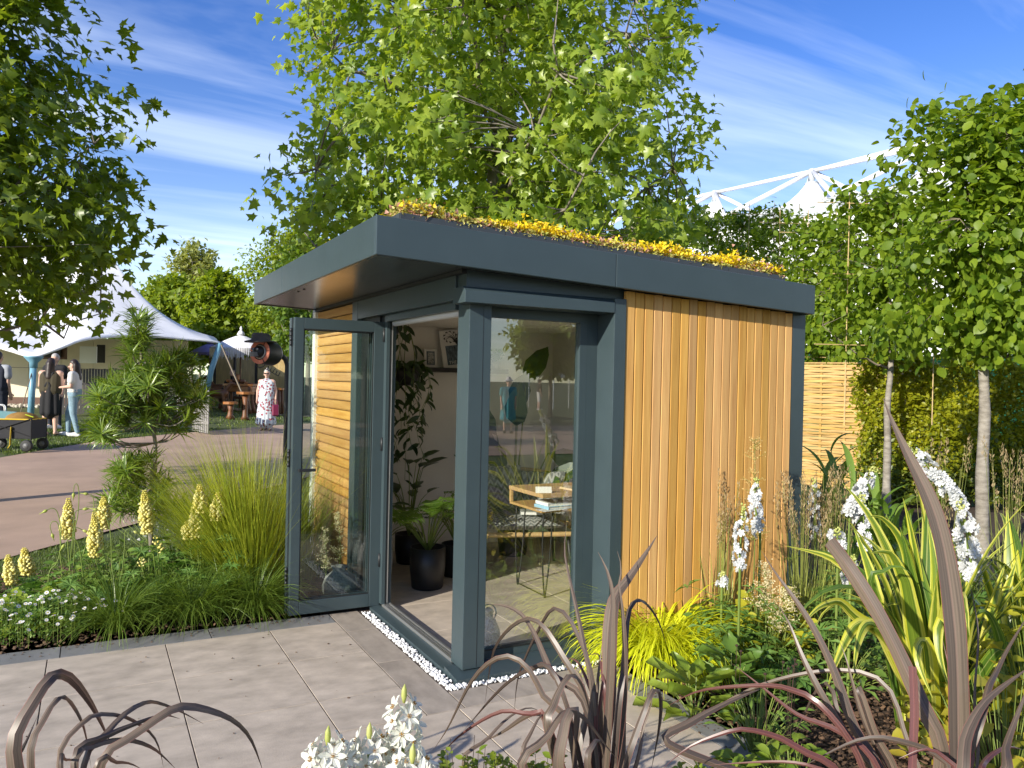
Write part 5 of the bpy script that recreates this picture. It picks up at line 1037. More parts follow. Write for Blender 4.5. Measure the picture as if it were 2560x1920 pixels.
for i in range(9): a=rng.uniform(0,6.28); c=np.array(gp(1860,3200,3.45))+[.16*math.cos(a),.16*math.sin(a),.36+.06*rng.random()]; mb.ball(c,(.008,.008,.006),7,4); mb.tube([c,[c[0]*.8+gp(1860,3200,3.45)[0]*.2,c[1],.1]],.0015,3,False)
mb.build('flower_cones',mat('dark cones',(.04,.02,.012),.9),t,kind='stuff')
M_silv=leafmat('silver leaves',(.36,.41,.36),(.52,.56,.52),.15,.7)
for i,px in enumerate((2040,2150)): leafy('silver_leaved_plant',gp(px,1830,2.9),['silver grey foliage on the mulch at the foot of the striped flax','second silver grey plant behind the red cut blade'][i],'leafy plant',None,130,.16,.14,.045,M_silv,t_narrow(.14,.1))
M_ora=leafmat('orange tinted leaves',(.32,.33,.025),(.45,.36,.04),.4,.45,c3=(.50,.17,.03))
leafy('amber_leaved_shrub',gp(2520,1800,3.0),'yellow leaved shrub tinged orange at the corner of the photo','shrub',None,190,.34,.62,.085,M_ora,T_OV)
leafy('amber_leaved_shrub',gp(2570,3200,3.4),'second yellow shrub rising behind the amber one','shrub',None,120,.3,.8,.085,M_gold,T_OV)
t=thing('marigold',gp(2070,1600,3.9),'single orange flower low between the striped flax leaves','flower'); c=at(2073,1575,3.9); mb=MB(); mb.tube([gp(2070,1600,3.9),c],.003,5); mb.build('stem',M_stem,t)
for i in range(10): a=i*.628; mb2=MB(); d=np.array([math.cos(a),math.sin(a),.3]); s=np.array([-math.sin(a),math.cos(a),0]); mb2.add([c,c+d*.02-s*.006,c+d*.028,c+d*.02+s*.006],[(0,1,2),(0,2,3)]); mb2.build('petal',mat('orange petal',(.75,.22,.01),.6) if i==0 else bpy.data.materials['orange petal'],t)
# cane-leaved plants by the far post
M_can=leafmat('broad cane leaves',(.11,.21,.025),(.22,.32,.06),.38,.38)
def cane(base,label,n,h,seed):
    global rng
    k=rng; rng=np.random.default_rng(seed); t=thing('broad_leaved_cane',base,label,'tall leafy plant','broad-leaved canes'); b=np.array(base,float); mb=MB()
    for i in range(n):
        q=b+[rng.normal(0,.1),rng.normal(0,.1),0]; hh=h*rng.uniform(.7,1); mb.tube([q,q+[0,0,hh]],[.008,.004],5)
        for j in range(6):
            z=hh*(.35+.13*j); V,f,uv=blade_arrays((q+[0,0,z])[None],np.array([rng.uniform(0,6.28)]),np.array([rng.uniform(.28,.45)]),np.array([rng.uniform(.035,.06)]),np.array([rng.uniform(.2,.6)]),np.array([rng.uniform(.8,2.1)]),seg=10,power=1.3,fold=.25,taper=.4)
            link('leaf',fastmesh('leaf',V,f.ravel(),np.full(len(f),4),True,uv),M_can,t)
    mb.build('canes',M_stem,t,kind='stuff'); rng=k
cane(gp(2080,1400,6.2),'tall strap-leaved cane just beyond the end post, in front of the woven fence',5,1.12,81); cane(gp(2160,1400,5.6),'strap-leaved cane before the slim hornbeam trunk',5,1.0,82); cane(gp(2235,1400,5.4),'strap-leaved cane between slim trunk and tallest delphinium',4,.85,83)
for i in range(20):
    p=np.array([U(1.3,4.2,1)[0],U(-1.9,1.6,1)[0],0])
    if p[0]<2.8 and p[1]>-.1: p[1]-=1.4
    leafy('ground_foliage',p,'low green foliage filling the right-hand bed under the flowers','leafy plant','low filler plants in the right-hand bed',70,.3,.30,.06,M_deep if i%2 else M_fine,T_OV)
# small-leaved evergreen cushions along the camera edge
M_pit=leafmat('small lime leaves',(.17,.25,.02),(.32,.38,.05),.35,.36,spec=.6)
def cushion(base,label,n,R,H,seed):
    global rng
    k=rng; rng=np.random.default_rng(seed); t=thing('small_leaved_shrub',base,label,'shrub','small-leaved shrubs'); b=np.array(base,float); mb=MB(); P=[];A=[];Nn=[]
    for i in range(n):
        a=rng.uniform(0,6.28); q=math.sqrt(rng.random()); e=b+[R*q*math.cos(a),R*q*math.sin(a),H*rng.uniform(.55,1.05)*(1-.3*q*q)]; s=b+[R*q*.7*math.cos(a),R*q*.7*math.sin(a),.02]; c=crom([s,s*.5+e*.5+rng.normal(0,.012,3),e],6); mb.tube(c,[.0022,.002,.0016,.0014,.0012,.001],4,False)
        for j in range(26):
            u=rng.uniform(.25,1); p=s*(1-u)+e*u; d=unit(rdir(1)[0]*[1,1,.4]+[0,0,.45]); P.append(p+d*.004); A.append(d); Nn.append([0,0,1])
    mb.build('twigs',mat('dark twig',(.05,.035,.03),.8) if 'dark twig' not in bpy.data.materials else bpy.data.materials['dark twig'],t,kind='stuff'); P=np.array(P); leaves(t,T_OV,P,np.array(A),unit(np.array(Nn)+rdir(len(P))*.5),U(.018,.036,len(P)),M_pit); rng=k
cushion(gp(1180,2300,2.35),'lime green small-leaved shrub beside the white star flowers',95,.20,.52,91); cushion(gp(1310,2300,2.45),'small-leaved shrub at the foot of the central bronze flax',80,.18,.46,92)
cushion(gp(1740,2000,2.75),'low small-leaved shrub on the dark edging paver between two bronze flaxes',70,.22,.24,93); cushion(gp(1880,2000,2.7),'sparse small-leaved shrub under the long bronze arches',50,.2,.2,94)
# grey vessel by the cedar wall
M_stone=mat('speckled stoneware',(.20,.20,.19),.75,.3,60,3,bump=.2)
b=on(878,1440,1,1.9); b=np.array([-.14,1.72,0]); t=thing('stoneware_vessel',b,'round grey stoneware pot on the ground behind the door glass','pot')
MB().lathe([(.03,0),(.085,.03),(.118,.09),(.122,.13),(.10,.19),(.055,.225),(.045,.24),(.062,.262),(.05,.262),(.035,.24)],24,b).build('body',M_stone,t,True)
# ================================================================== white marquee on the lawn
M_cream_w=mat('cream canvas wall',(.74,.66,.50),.8,.05,2); M_blue=mat('blue painted steel',(.16,.34,.46),.4,.1,6); M_canv=mat('white canvas roof',(.78,.78,.77),.55,.03,1.5); M_brown=mat('brown frame',(.12,.06,.04),.6); M_ink=mat('dark opening',(.02,.018,.018),.6)
LOOK=math.atan2(-_r[1],_r[0])*-1
mq=at(220,960,22); mq[2]=groundz(mq[0],mq[1]); MQ=thing('marquee',mq,'white peaked marquee with cream walls behind the shaded plane tree','marquee')
edge=[(-420,840,22),(-200,838,21),(-60,852,19.6),(30,876,19.1),(84,889,19),(150,869,19.4),(209,848,20.2),(300,839,21.5),(392,840,22.6),(468,847,23.4),(520,851,23.9),(549,855,24.2)]
E_=crom([at(*e) for e in edge],40); bk=crom([at(549,855,24.2),at(520,838,28),at(420,830,33),at(250,825,36),at(0,825,36),at(-300,830,32),at(-420,840,22)],26)[1:-1]; ring=np.vstack([E_,bk]); pk=at(262,610,27); pk2=at(30,585,27.5)
v=[];f=[]; K=14; nR=len(ring)
for i in range(K):
    t=i/(K-1)
    for p in ring:
        w=1/(1+math.exp(-(((p-CAM)@_r)-(-12.5))*1.2)); c=pk*w+pk2*(1-w); c=c*(1-.02)+ (p)*.02
        h=p*(1-t)+c*t; z=p[2]+(c[2]-p[2])*(.30*t+.70*t**2.3); v.append((h[0],h[1],z))
for i in range(K-1):
    for j in range(nR): f.append((i*nR+j,i*nR+(j+1)%nR,(i+1)*nR+(j+1)%nR,(i+1)*nR+j))
f.append(tuple(range((K-1)*nR,K*nR)))
rf=link('canopy',meshdata('canopy',v,f,True),M_canv,MQ); sd_=rf.modifiers.new('cloth','SOLIDIFY'); sd_.thickness=.02
MB().tube(E_+[0,0,-.02],.035,6).build('hem',M_canv,rf,True)
pb_=at(76,1032,19); pb_[2]=groundz(pb_[0],pb_[1]); pt_=at(84,905,19)
m_=MB().tube([pb_,pt_],.075,10).build('mast',M_blue,MQ,True); MB().lathe([(.09,-.12),(.09,0),(.20,.12),(.22,.16)],12,pt_+[0,0,-.02]).build('mast_cap',M_blue,m_,True); MB().tube([pt_+[0,0,-.1],at(52,1030,18.6)],.012,5).build('guy_rope',M_twig,m_)
lt=at(551,858,24.2); lb_=at(512,1000,24.2); m_=MB().tube([lt,at(528,925,24.2),lb_],.085,8).build('leaning_strut',M_blue,MQ,True); MB().tube([lt,at(606,985,23)],.025,5).build('guy_rope',M_twig,m_)
# canvas wall in panels
wa,wb=at(-260,900,23.4),at(470,900,24.6); wd=wb-wa; wd[2]=0; nP=9
for i in range(nP):
    a=wa+wd*i/nP; b=wa+wd*(i+1)/nP-wd*.0015; z0=groundz(a[0],a[1])+.28; z1=2.62+.05*(i%2)*0
    w_=MB().obox((a[0],a[1],(z0+z1)/2),(b[0],b[1],(z0+z1)/2),.08,z1-z0).build('wall_panel',M_cream_w,MQ)
    MB().obox((a[0],a[1],z0+.9),(b[0],b[1],z0+.9),.09,.012).build('seam',M_brown,w_); MB().obox((a[0],a[1],z0-.14),(b[0],b[1],z0-.14),.07,.27).build('plinth',M_brown,w_)
def wallbox(px0,px1,py0,py1,D,m,nm,par,t=.05):
    c0,c1=at(px0,(py0+py1)/2,D),at(px1,(py0+py1)/2,D); z1=at((px0+px1)/2,py0,D)[2]; z0=at((px0+px1)/2,py1,D)[2]; zc=(z0+z1)/2
    return MB().obox((c0[0],c0[1],zc),(c1[0],c1[1],zc),t,z1-z0).build(nm,m,par)
w_=wallbox(108,167,858,898,23.2,M_brown,'window',MQ); wallbox(112,152,862,893,23.1,M_ink,'pane',w_)
wallbox(243,262,862,907,23.2,M_ink,'doorway',MQ)
sg=thing('notice_board',at(221,907,22.6),'blank white board above the dark picket fence on the marquee wall','sign'); wallbox(200,242,866,908,22.6,M_white,'board',sg)
# pale stones along the foot of the wall
n=700; u=U(0,1,n); P=np.column_stack([wa[0]+wd[0]*u,wa[1]+wd[1]*u])-FW[None,:2]*U(.15,.8,n)[:,None]; P=np.column_stack([P,[groundz(x,y)+.03 for x,y in P]])
props(link('stone_edging',scatter('stone_edging',TI,P,frames(rdir(n),rdir(n)),U(.03,.08,n)),mat('pale stones',(.5,.45,.38),.9,.2)),'pale rounded stones along the foot of the marquee wall','stones',kind='stuff')
# picket fences
M_pick=mat('weathered dark slats',(.085,.078,.075),.8,.3,6,bump=.2,stretch=(1,1,.2)); M_pick2=mat('sunlit slats',(.22,.21,.20),.8,.3,6,stretch=(1,1,.2))  # second, greyer slat colour carries the light falling on that fence
def pickets(px0,px1,D0,D1,py,n,label,m,h=1.05):
    a,b=at(px0,py,D0),at(px1,py,D1); t=thing('picket_fence',(a[0],a[1],groundz(a[0],a[1])),label,'fence'); d=(b-a); d[2]=0; ang=math.atan2(d[1],d[0]); L_=np.linalg.norm(d)/n
    me=MB().box(-L_*.40,L_*.40,-.012,.012,0,h).mesh('slat'); me.materials.append(m)
    for i in range(n):
        p=a+d*(i+.5)/n; o=bpy.data.objects.new('slat',me); COL.objects.link(o); o.parent=t; o.location=Vector((p[0],p[1],groundz(p[0],p[1])+.05))-t.location; o.rotation_euler=(0,0,ang); o.scale=(1,1,1+rng.uniform(-.02,.02))
    for z in (.3,.85):
        MB().obox((a[0],a[1],groundz(a[0],a[1])+z),(b[0],b[1],groundz(b[0],b[1])+z),.03,.06).build('rail',m,t) 
pickets(155,300,20.6,21.2,950,20,'dark picket fence behind the woman in the white tee',M_pick,1.2); pickets(440,524,19.4,18.6,970,18,'silvery picket fence ending below the blue leaning strut',M_pick2,1.0)
# ================================================================== people
M_skin=mat('skin',(.58,.36,.27),.55,.06,20); M_hairb=mat('dark brown hair',(.022,.012,.009),.5,.2,40,stretch=(1,1,.1)); M_hairg=mat('grey hair',(.38,.36,.34),.6,.2,40); M_shoe=mat('white trainers',(.75,.75,.74),.5); M_blk=mat('black cloth',(.010,.010,.012),.85); M_jean=mat('washed denim',(.20,.30,.36),.85,.25,14); M_tee=mat('white cotton',(.66,.64,.60),.85,.04,10); M_olive=mat('olive cloth',(.05,.04,.02),.85); M_navy=mat('navy cloth',(.015,.02,.035),.85,.1,10)
def floral():
    m=mat('floral cotton',(.50,.54,.58),.8); t=m.node_tree; b=t.nodes['Principled BSDF']; g=nd(t,'ShaderNodeTexCoord'); vz=nd(t,'ShaderNodeTexVoronoi'); vz.inputs['Scale'].default_value=13; t.links.new(g.outputs['Object'],vz.inputs['Vector'])
    n_=nd(t,'ShaderNodeTexNoise'); n_.inputs['Scale'].default_value=24; n_.inputs['Detail'].default_value=3; t.links.new(g.outputs['Object'],n_.inputs['Vector'])
    r=nd(t,'ShaderNodeValToRGB'); e=r.color_ramp.elements; r.color_ramp.interpolation='CONSTANT'; e[0].color=(.30,.05,.075,1); e[1].position=.33; e[1].color=(.10,.13,.12,1); x=e.new(.40); x.color=(.50,.55,.60,1)
    t.links.new(mth('ADD',vz.outputs['Distance'],mth('MULTIPLY',mth('SUBTRACT',n_.outputs[0],.5,nt=t),.9,nt=t),nt=t),r.inputs[0]); t.links.new(r.outputs[0],b.inputs['Base Color']); return m
M_flor=floral()
def caps(mb,segs,infl=0):
    for p,q,r1,r2 in segs:
        p=np.array(p,float);q=np.array(q,float); d=q-p; l=np.linalg.norm(d); d=d/max(l,1e-6); r1+=infl;r2+=infl; pts=[];rr=[]
        for a in (-90,-60,-30): pts.append(p+d*r1*math.sin(math.radians(a))); rr.append(max(.001,r1*math.cos(math.radians(a))))
        for k in range(4): u=k/3; pts.append(p*(1-u)+q*u); rr.append(r1*(1-u)+r2*u)
        for a in (30,60,90): pts.append(q+d*r2*math.sin(math.radians(a))); rr.append(max(.001,r2*math.cos(math.radians(a))))
        mb.tube(pts,rr,10)
def fuse(o,vox=.012,it=5):
    r=o.modifiers.new('fuse','REMESH'); r.mode='VOXEL'; r.voxel_size=vox; r.use_smooth_shade=True; s=o.modifiers.new('smooth','SMOOTH'); s.iterations=it; s.factor=.5; return o
def hand(el,wr,curl=.3):
    el=np.array(el);wr=np.array(wr); d=unit(wr-el); s=unit(np.cross(d,[.3,.2,1])); n=np.cross(s,d); S_=[(wr,wr+d*.075,.026,.03),(wr+s*.018,wr+d*.08+s*.022,.018,.017),(wr-s*.018,wr+d*.078-s*.022,.018,.017)]
    for k,(o_,l) in enumerate(((-.030,.062),(-.011,.078),(.010,.082),(.030,.072))): k1=wr+d*.085+s*o_; k2=k1+d*l*.55+n*l*.18*curl*2; S_+= [(k1,k2,.0095,.0088),(k2,k2+d*l*.42*(1-curl*.5)+n*l*.4*curl,.0086,.0075)]
    b=wr+d*.02+s*.028; S_+=[(b,b+s*.032+d*.035,.013,.011),(b+s*.032+d*.035,b+s*.036+d*.068,.0105,.009)]; return S_
def person(loc,rz,H,label,J,build,parts,sc=1.0):
    """J: joints of a 1.70 m figure facing -y; parts: list of (name, material, segments, inflate)"""
    t=thing('person',loc,label,'person',None,rz); t.scale=(H/1.70,)*3
    sh,el,wr,hp,kn,an,to=[J[k] for k in ('sh','el','wr','hp','kn','an','to')]; hd=np.array(J.get('head',(0,-.02,1.585))); nk=np.array(J.get('neck',(0,.01,1.42))); w=build
    fdir=np.array(J.get('look',(0,-1,0)),float)
    trunk_=[((-.06*w,0,1.0),(-.075*w,.0,1.30),.115*w,.10*w),((.06*w,0,1.0),(.075*w,0,1.30),.115*w,.10*w),((0,0,1.05),(0,.005,1.33),.12*w,.105*w),((0,.01,1.36),nk+[0,0,.06],.062,.052),(nk,hd-[0,0,.06],.05,.05)]
    arms=[];legs=[];hands=[]
    for i in (0,1):
        arms+=[((0.06*(1 if i else -1),0,1.37),sh[i],.07,.062*w),(sh[i],el[i],.052*w,.042),(el[i],wr[i],.040,.027)]; hands+=hand(el[i],wr[i])
        legs+=[((.05*(1 if i else -1),0,.98),hp[i],.12*w,.10*w),(hp[i],kn[i],.092*w,.058*w),(kn[i],an[i],.056*w,.036)]
    feet=[(an[i],to[i],.036,.028) for i in (0,1)]+[(np.array(an[i])+[0,.03,-.03],to[i],.032,.026) for i in (0,1)]
    side=unit(np.cross(fdir,[0,0,1])); head=[(hd+[0,0,.03]-fdir*.012,hd+[0,0,-.01]-fdir*.012,.083,.076),(hd-[0,0,.03]+fdir*.015,hd-[0,0,.085]+fdir*.035,.060,.036),(hd+fdir*.085+[0,0,.0],hd+fdir*.098-[0,0,.03],.010,.016),(hd+side*.078-[0,0,.01],hd+side*.080-[0,0,.035],.016,.012),(hd-side*.078-[0,0,.01],hd-side*.080-[0,0,.035],.016,.012)]
    mb=MB(); caps(mb,trunk_+arms+legs+feet+head+hands); fuse(mb.build('body',M_skin,t,world=False),.0105,4)
    mb=MB()
    for s in (-1,1): mb.ball(hd+fdir*.078+side*.032*s+[0,0,.012],(.012,.012,.009),6,5)
    mb.build('eyes',M_blk,t,world=False); mb=MB(); mb.obox(hd+fdir*.083-side*.022-[0,0,.055],hd+fdir*.083+side*.022-[0,0,.055],.014,.009); mb.build('mouth',mat('lips',(.35,.12,.11),.5) if 'lips' not in bpy.data.materials else bpy.data.materials['lips'],t,world=False)
    S_={'trunk':trunk_[:3],'arms':arms,'legs':legs,'feet':feet,'head':hd,'side':side,'f':fdir}
    for (nm,m,fn,infl) in parts:
        mb=MB(); caps(mb,fn(S_),infl); fuse(mb.build(nm,m,t,world=False),.014,4)
    return t
def stand(**k):
    J=dict(sh=[(-.185,0,1.37),(.185,0,1.37)],el=[(-.22,.02,1.10),(.22,.02,1.10)],wr=[(-.22,-.06,.87),(.22,-.06,.87)],hp=[(-.085,0,.90),(.085,0,.90)],kn=[(-.10,-.01,.49),(.10,-.01,.49)],an=[(-.105,.02,.085),(.105,.02,.085)],to=[(-.115,-.13,.03),(.115,-.13,.03)]); J.update(k); return J
long_hair=lambda S_:[(S_['head']+[0,0,.055]-S_['f']*.02,S_['head']+[0,0,.0]-S_['f']*.045,.088,.088),(S_['head']-S_['f']*.07,S_['head']-S_['f']*.10-[0,0,.30],.075,.085),(S_['head']-S_['f']*.06+S_['side']*.05,S_['head']-S_['f']*.05+S_['side']*.06-[0,0,.28],.05,.045),(S_['head']-S_['f']*.06-S_['side']*.05,S_['head']-S_['f']*.05-S_['side']*.06-[0,0,.28],.05,.045)]
short_hair=lambda S_:[(S_['head']+[0,0,.055]-S_['f']*.022,S_['head']+[0,0,.02]-S_['f']*.045,.086,.086),(S_['head']-S_['f']*.06,S_['head']-S_['f']*.06-[0,0,.06],.06,.045)]
shoes=lambda S_:[(np.array(p)-[0,0,.03],np.array(q)+[0,-.02,.005],r1,r2) for p,q,r1,r2 in S_['feet']]
tee=lambda S_:S_['trunk']+[S_['arms'][i] for i in (0,3)]+[(S_['arms'][i][0],np.array(S_['arms'][i][0])*.45+np.array(S_['arms'][i][1])*.55,S_['arms'][i][2]+.008,S_['arms'][i][2]+.012) for i in (1,4)]
vest=lambda S_:S_['trunk']+[((-.10,.0,1.36),(-.07,0,1.2),.05,.08),((.10,0,1.36),(.07,0,1.2),.05,.08)]
jeans=lambda S_:S_['legs']+[((-.05,0,1.02),(.05,0,1.02),.125,.125)]
def skirt(z0,z1,r0,r1,k=7): return lambda S_:[((x*r0,y*r0*.7,z0),(x*r1,y*r1*.8,z1),.06,.055) for x,y in [(math.cos(6.283*i/k),math.sin(6.283*i/k)) for i in range(k)]]+[((0,0,z0),(0,0,z1+.02),r0,r1*.95)]
def pl_(px,D): p=at(px,960,D); return (p[0],p[1],groundz(p[0],p[1])+.012)
AW=math.radians(152)
person(pl_(127,17),AW+.1,1.66,'woman in black pinafore and olive top seen from behind beside the blue mast',stand(el=[(-.24,-.02,1.10),(.24,-.02,1.10)],wr=[(-.12,-.22,1.12),(.12,-.22,1.12)],an=[(-.12,.02,.085),(.12,.02,.085)]),1.25,
 [('top',M_olive,vest,.014),('pinafore',M_blk,lambda S_:skirt(1.06,.50,.135,.165)(S_)+[((-.09,.10,1.38),(.05,.135,1.1),.02,.02),((.09,.10,1.38),(-.05,.135,1.1),.02,.02),((-.09,-.09,1.38),(-.06,-.12,1.1),.02,.02),((.09,-.09,1.38),(.06,-.12,1.1),.02,.02)],.012),('hair',M_hairb,long_hair,0),('sandals',M_blk,lambda S_:[(np.array(p)-[0,0,.06],np.array(q)-[0,0,.005],.030,.026) for p,q,_,_ in S_['feet'][2:]],0)])
person(pl_(187,17.1),math.radians(-110),1.66,'woman in white tee and pale jeans with long dark hair facing her friend',stand(el=[(-.22,.0,1.11),(.22,.0,1.11)],wr=[(-.10,-.24,1.10),(.10,-.26,1.08)],kn=[(-.10,-.16,.50),(.11,.02,.49)],an=[(-.10,-.16,.085),(.12,.12,.085)],to=[(-.11,-.31,.03),(.14,-.02,.03)],head=(0,-.04,1.575),look=(.1,-1,-.15)),1.0,
 [('tee_shirt',M_tee,tee,.016),('jeans',M_jean,jeans,.014),('hair',M_hairb,long_hair,0),('trainers',M_shoe,shoes,.012),('belt_bag',M_blk,lambda S_:[((-.12,-.10,1.02),(.12,-.10,1.02),.03,.03)],0)])
person(pl_(137,18.1),math.radians(-30),1.72,'grey haired person in dark jacket half hidden behind the woman in black',stand(),1.05,[('jacket',M_blk,tee,.03),('trousers',M_navy,jeans,.014),('hair',M_hairg,short_hair,0),('trainers',M_shoe,shoes,.012)])
person(pl_(-6,16.6),AW,1.78,'man in dark waistcoat and grey sleeves cut by the photo edge',stand(),1.15,[('shirt',mat('grey cotton',(.33,.35,.38),.85),tee,.014),('waistcoat',M_navy,vest,.03),('trousers',M_navy,jeans,.016),('hair',M_hairb,short_hair,0),('shoes',M_blk,shoes,.012)])
fl_=person(pl_(667,20.6),math.radians(-22),1.58,'older woman in long sleeveless floral dress and sunglasses walking up the path',stand(sh=[(-.165,0,1.36),(.165,0,1.36)],kn=[(-.10,-.06,.49),(.10,.0,.49)],an=[(-.10,-.06,.085),(.10,.06,.085)],to=[(-.11,-.2,.03),(.11,-.08,.03)],el=[(-.25,.02,1.10),(.25,.02,1.10)],wr=[(-.25,-.03,.86),(.26,-.03,.86)]),1.2,
 [('dress',M_flor,lambda S_:skirt(1.05,.20,.13,.22,15)(S_)+S_['trunk']+[((-.10,.03,1.38),(-.08,0,1.25),.045,.07),((.10,.03,1.38),(.08,0,1.25),.045,.07)],.014),('hair',M_hairg,lambda S_:short_hair(S_)+[(S_['head']+[0,.03,.13],S_['head']+[0,.03,.14],.035,.035)],0),('sandals',M_blk,lambda S_:[(np.array(p)-[0,0,.06],np.array(q)-[0,0,.005],.030,.026) for p,q,_,_ in S_['feet'][2:]],0)])
hd=(0,-.02,1.585); mb=MB(); mb.box(-.066,-.006,-.112,-.100,1.578,1.612,.006); mb.box(.006,.066,-.112,-.100,1.578,1.612,.006); mb.box(-.006,.006,-.110,-.102,1.60,1.606); mb.build('sunglasses',M_blk,fl_,world=False)
b=pl_(690,20.45); t=thing('handbag',(b[0],b[1],b[2]+.56),'burgundy bag held at the side of the floral dress','bag'); mb=MB(); mb.box(-.09,.09,-.04,.04,-.16,.14,.03); mb.build('pouch',mat('burgundy leather',(.16,.012,.05),.45),t,world=False); MB().tube(crom([(-.06,0,.13),(-.04,0,.25),(.04,0,.25),(.06,0,.13)],8),.008,5).build('strap',bpy.data.materials['burgundy leather'],t,world=False)
# ================================================================== folding wagon with picnic things
wp=at(40,1117,14.5); wp[2]=groundz(wp[0],wp[1])+.012; WG=thing('folding_wagon',wp,'black folding cart with yellow trim loaded with bags beside the people','wagon',None,math.radians(-24)); M_yel=mat('yellow webbing',(.62,.42,.02),.7); M_can2=mat('black canvas',(.014,.014,.018),.8,.2,6); M_rub=mat('rubber',(.02,.02,.02),.7)
mb=MB(); x0,x1,y0,y1,z0,z1=-.55,.40,-.25,.25,.24,.58
for a,b in (((x0,y0),(x1,y0)),((x1,y0),(x1,y1)),((x1,y1),(x0,y1)),((x0,y1),(x0,y0))):
    p=np.array(a);q=np.array(b)
    for k in range(6):
        s=p+(q-p)*k/6; e=p+(q-p)*(k+1)/6; mb.obox((*s,(z0+z1)/2+.0),(*e,(z0+z1)/2),.012,z1-z0-.012*(k%2))
mb.box(x0,x1,y0,y1,z0-.01,z0+.01); mb.build('tub',M_can2,WG,world=False)
mb=MB()
for x in (x0,x1):
    for y in (y0-.015,y1+.015): mb.tube([(x,y,.16),(x,y,.62)],.013,6)
for y in (y0-.02,y1+.02): mb.tube([(x0,y,.27),(x1,y,.60)],.009,5); mb.tube([(x0,y,.60),(x1,y,.27)],.009,5)
mb.build('frame',M_blk,WG,world=False); mb=MB(); mb.tube([(x0,y0-.01,.585),(x1,y0-.01,.585),(x1,y1+.01,.585),(x0,y1+.01,.585),(x0,y0,.585)],.012,5); mb.build('piping',M_yel,WG,world=False)
mb=MB(); mb.obox((.06,y0-.03,.45),(.05,y0-.04,.12),.045,.006); mb.obox((.05,y0-.04,.12),(.02,y0-.06,.06),.045,.006); mb.build('strap',M_yel,WG,world=False)
for x in (-.42,.33):
    for y in (y0-.03,y1+.03):
        w_=bpy.data.objects.new('wheel',None); 
        pr=[(.085,-.03),(.105,-.022),(.108,0),(.105,.022),(.085,.03)]; mb=MB(); mb.lathe(pr,18); mb.v=[(a,c,b) for a,b,c in mb.v]; mb.v=[(a+x,b+y,c+.108) for a,b,c in mb.v]; w_=mb.build('wheel',M_rub,WG,True,world=False); mb=MB(); mb.lathe([(.05,-.034),(.06,0),(.05,.034)],12); mb.v=[(a+x,c+y,b+.108) for a,b,c in mb.v]; mb.build('hub',mat('grey plastic',(.12,.12,.12),.5) if 'grey plastic' not in bpy.data.materials else bpy.data.materials['grey plastic'],w_,True,world=False)
def inwagon(x,y,z): c,s=math.cos(math.radians(-24)),math.sin(math.radians(-24)); return (wp[0]+c*x-s*y,wp[1]+s*x+c*y,wp[2]+z)
t=thing('picnic_bag',inwagon(.10,0,.5),'tan bag with a bright yellow tag on top of the black cart','bag'); mb=MB(); mb.ball((0,0,.08),(.27,.18,.13),14,9); mb.build('bag_body',mat('tan canvas',(.26,.14,.03),.85,.2,6,bump=.3),t,True,world=False); mb=MB(); mb.obox((.06,-.14,.17),(.19,-.16,.12),.07,.012); mb.build('tag',mat('neon tag',(.62,.70,.02),.5),t,world=False)
t=thing('cool_bag',inwagon(-.34,0,.5),'pale blue clear bag with white handles standing in the black cart','bag'); mb=MB(); mb.add([(-.22,-.16,0),(.20,-.16,0),(.20,.16,0),(-.22,.16,0),(-.16,-.13,.24),(.30,-.13,.20),(.30,.13,.20),(-.16,.13,.24)],[(0,3,2,1),(4,5,6,7),(0,1,5,4),(1,2,6,5),(2,3,7,6),(3,0,4,7)]); mb.build('bag_body',mat('clear blue plastic',(.22,.42,.46),.2),t,world=False); mb=MB()
for y in (-.12,.12): mb.tube(crom([(-.04,y,.22),(-.02,y,.32),(.10,y,.32),(.12,y,.22)],10),.012,6)
mb.build('handles',M_white,t,True,world=False); mb=MB(); mb.box(-.22,-.05,-.165,-.155,.02,.14); mb.build('label_patch',mat('blue print',(.02,.08,.35),.5),t,world=False)
# ================================================================== carving stall and parasols
M_carv=mat('polished burr wood',(.30,.115,.028),.4,.45,5,6,bump=.2); M_carvd=mat('dark burr wood',(.13,.05,.018),.5,.5,5,6,bump=.2)
def gpt(px,D): p=at(px,960,D); return np.array([p[0],p[1],groundz(p[0],p[1])+.008])
def rtable(px,D,h,L_,Wd,label,nm='carved_table',cat='table',rough=.12):
    b=gpt(px,D); t=thing(nm,b,label,cat,None,math.radians(-28)); k=22; pts=[(L_/2*(1+rng.normal(0,rough*.35))*math.cos(6.283*i/k),Wd/2*(1+rng.normal(0,rough*.35))*math.sin(6.283*i/k)) for i in range(k)]
    MB().prism(pts,h-.07,h).build('table_top',M_carv,t,world=False); return t
t=rtable(600,25.0,.92,1.05,.6,'long carved burr table loaded with turned bowls at the stall')
for x in (-.36,.36):
    for y in (-.16,.16): MB().tube(crom([(x*1.05,y,.86),(x*.9,y*1.1,.5),(x*1.12,y*1.3,-.02)],7),[.07,.06,.05,.045,.05,.06,.075],8).build('leg',M_carvd,t,True,world=False)
mb=MB(); mb.box(-.45,.45,-.20,.20,.66,.849,.02); mb.build('apron',M_carv,t,world=False)
for px,D,h,r,lab in ((577,22.6,.48,.42,'low mushroom stool with pale top in front of the carved table'),(614,22.8,.80,.50,'taller one-legged burr table beside the mushroom stool')):
    t=rtable(px,D,h,r,r,lab,'stump_table','stool'); MB().tube([(0,0,h-.06),(.01,0,h*.5),(0,0,.1),(0,0,-.02)],[.10,.065,.08,.14],9).build('leg',M_carvd,t,True,world=False)
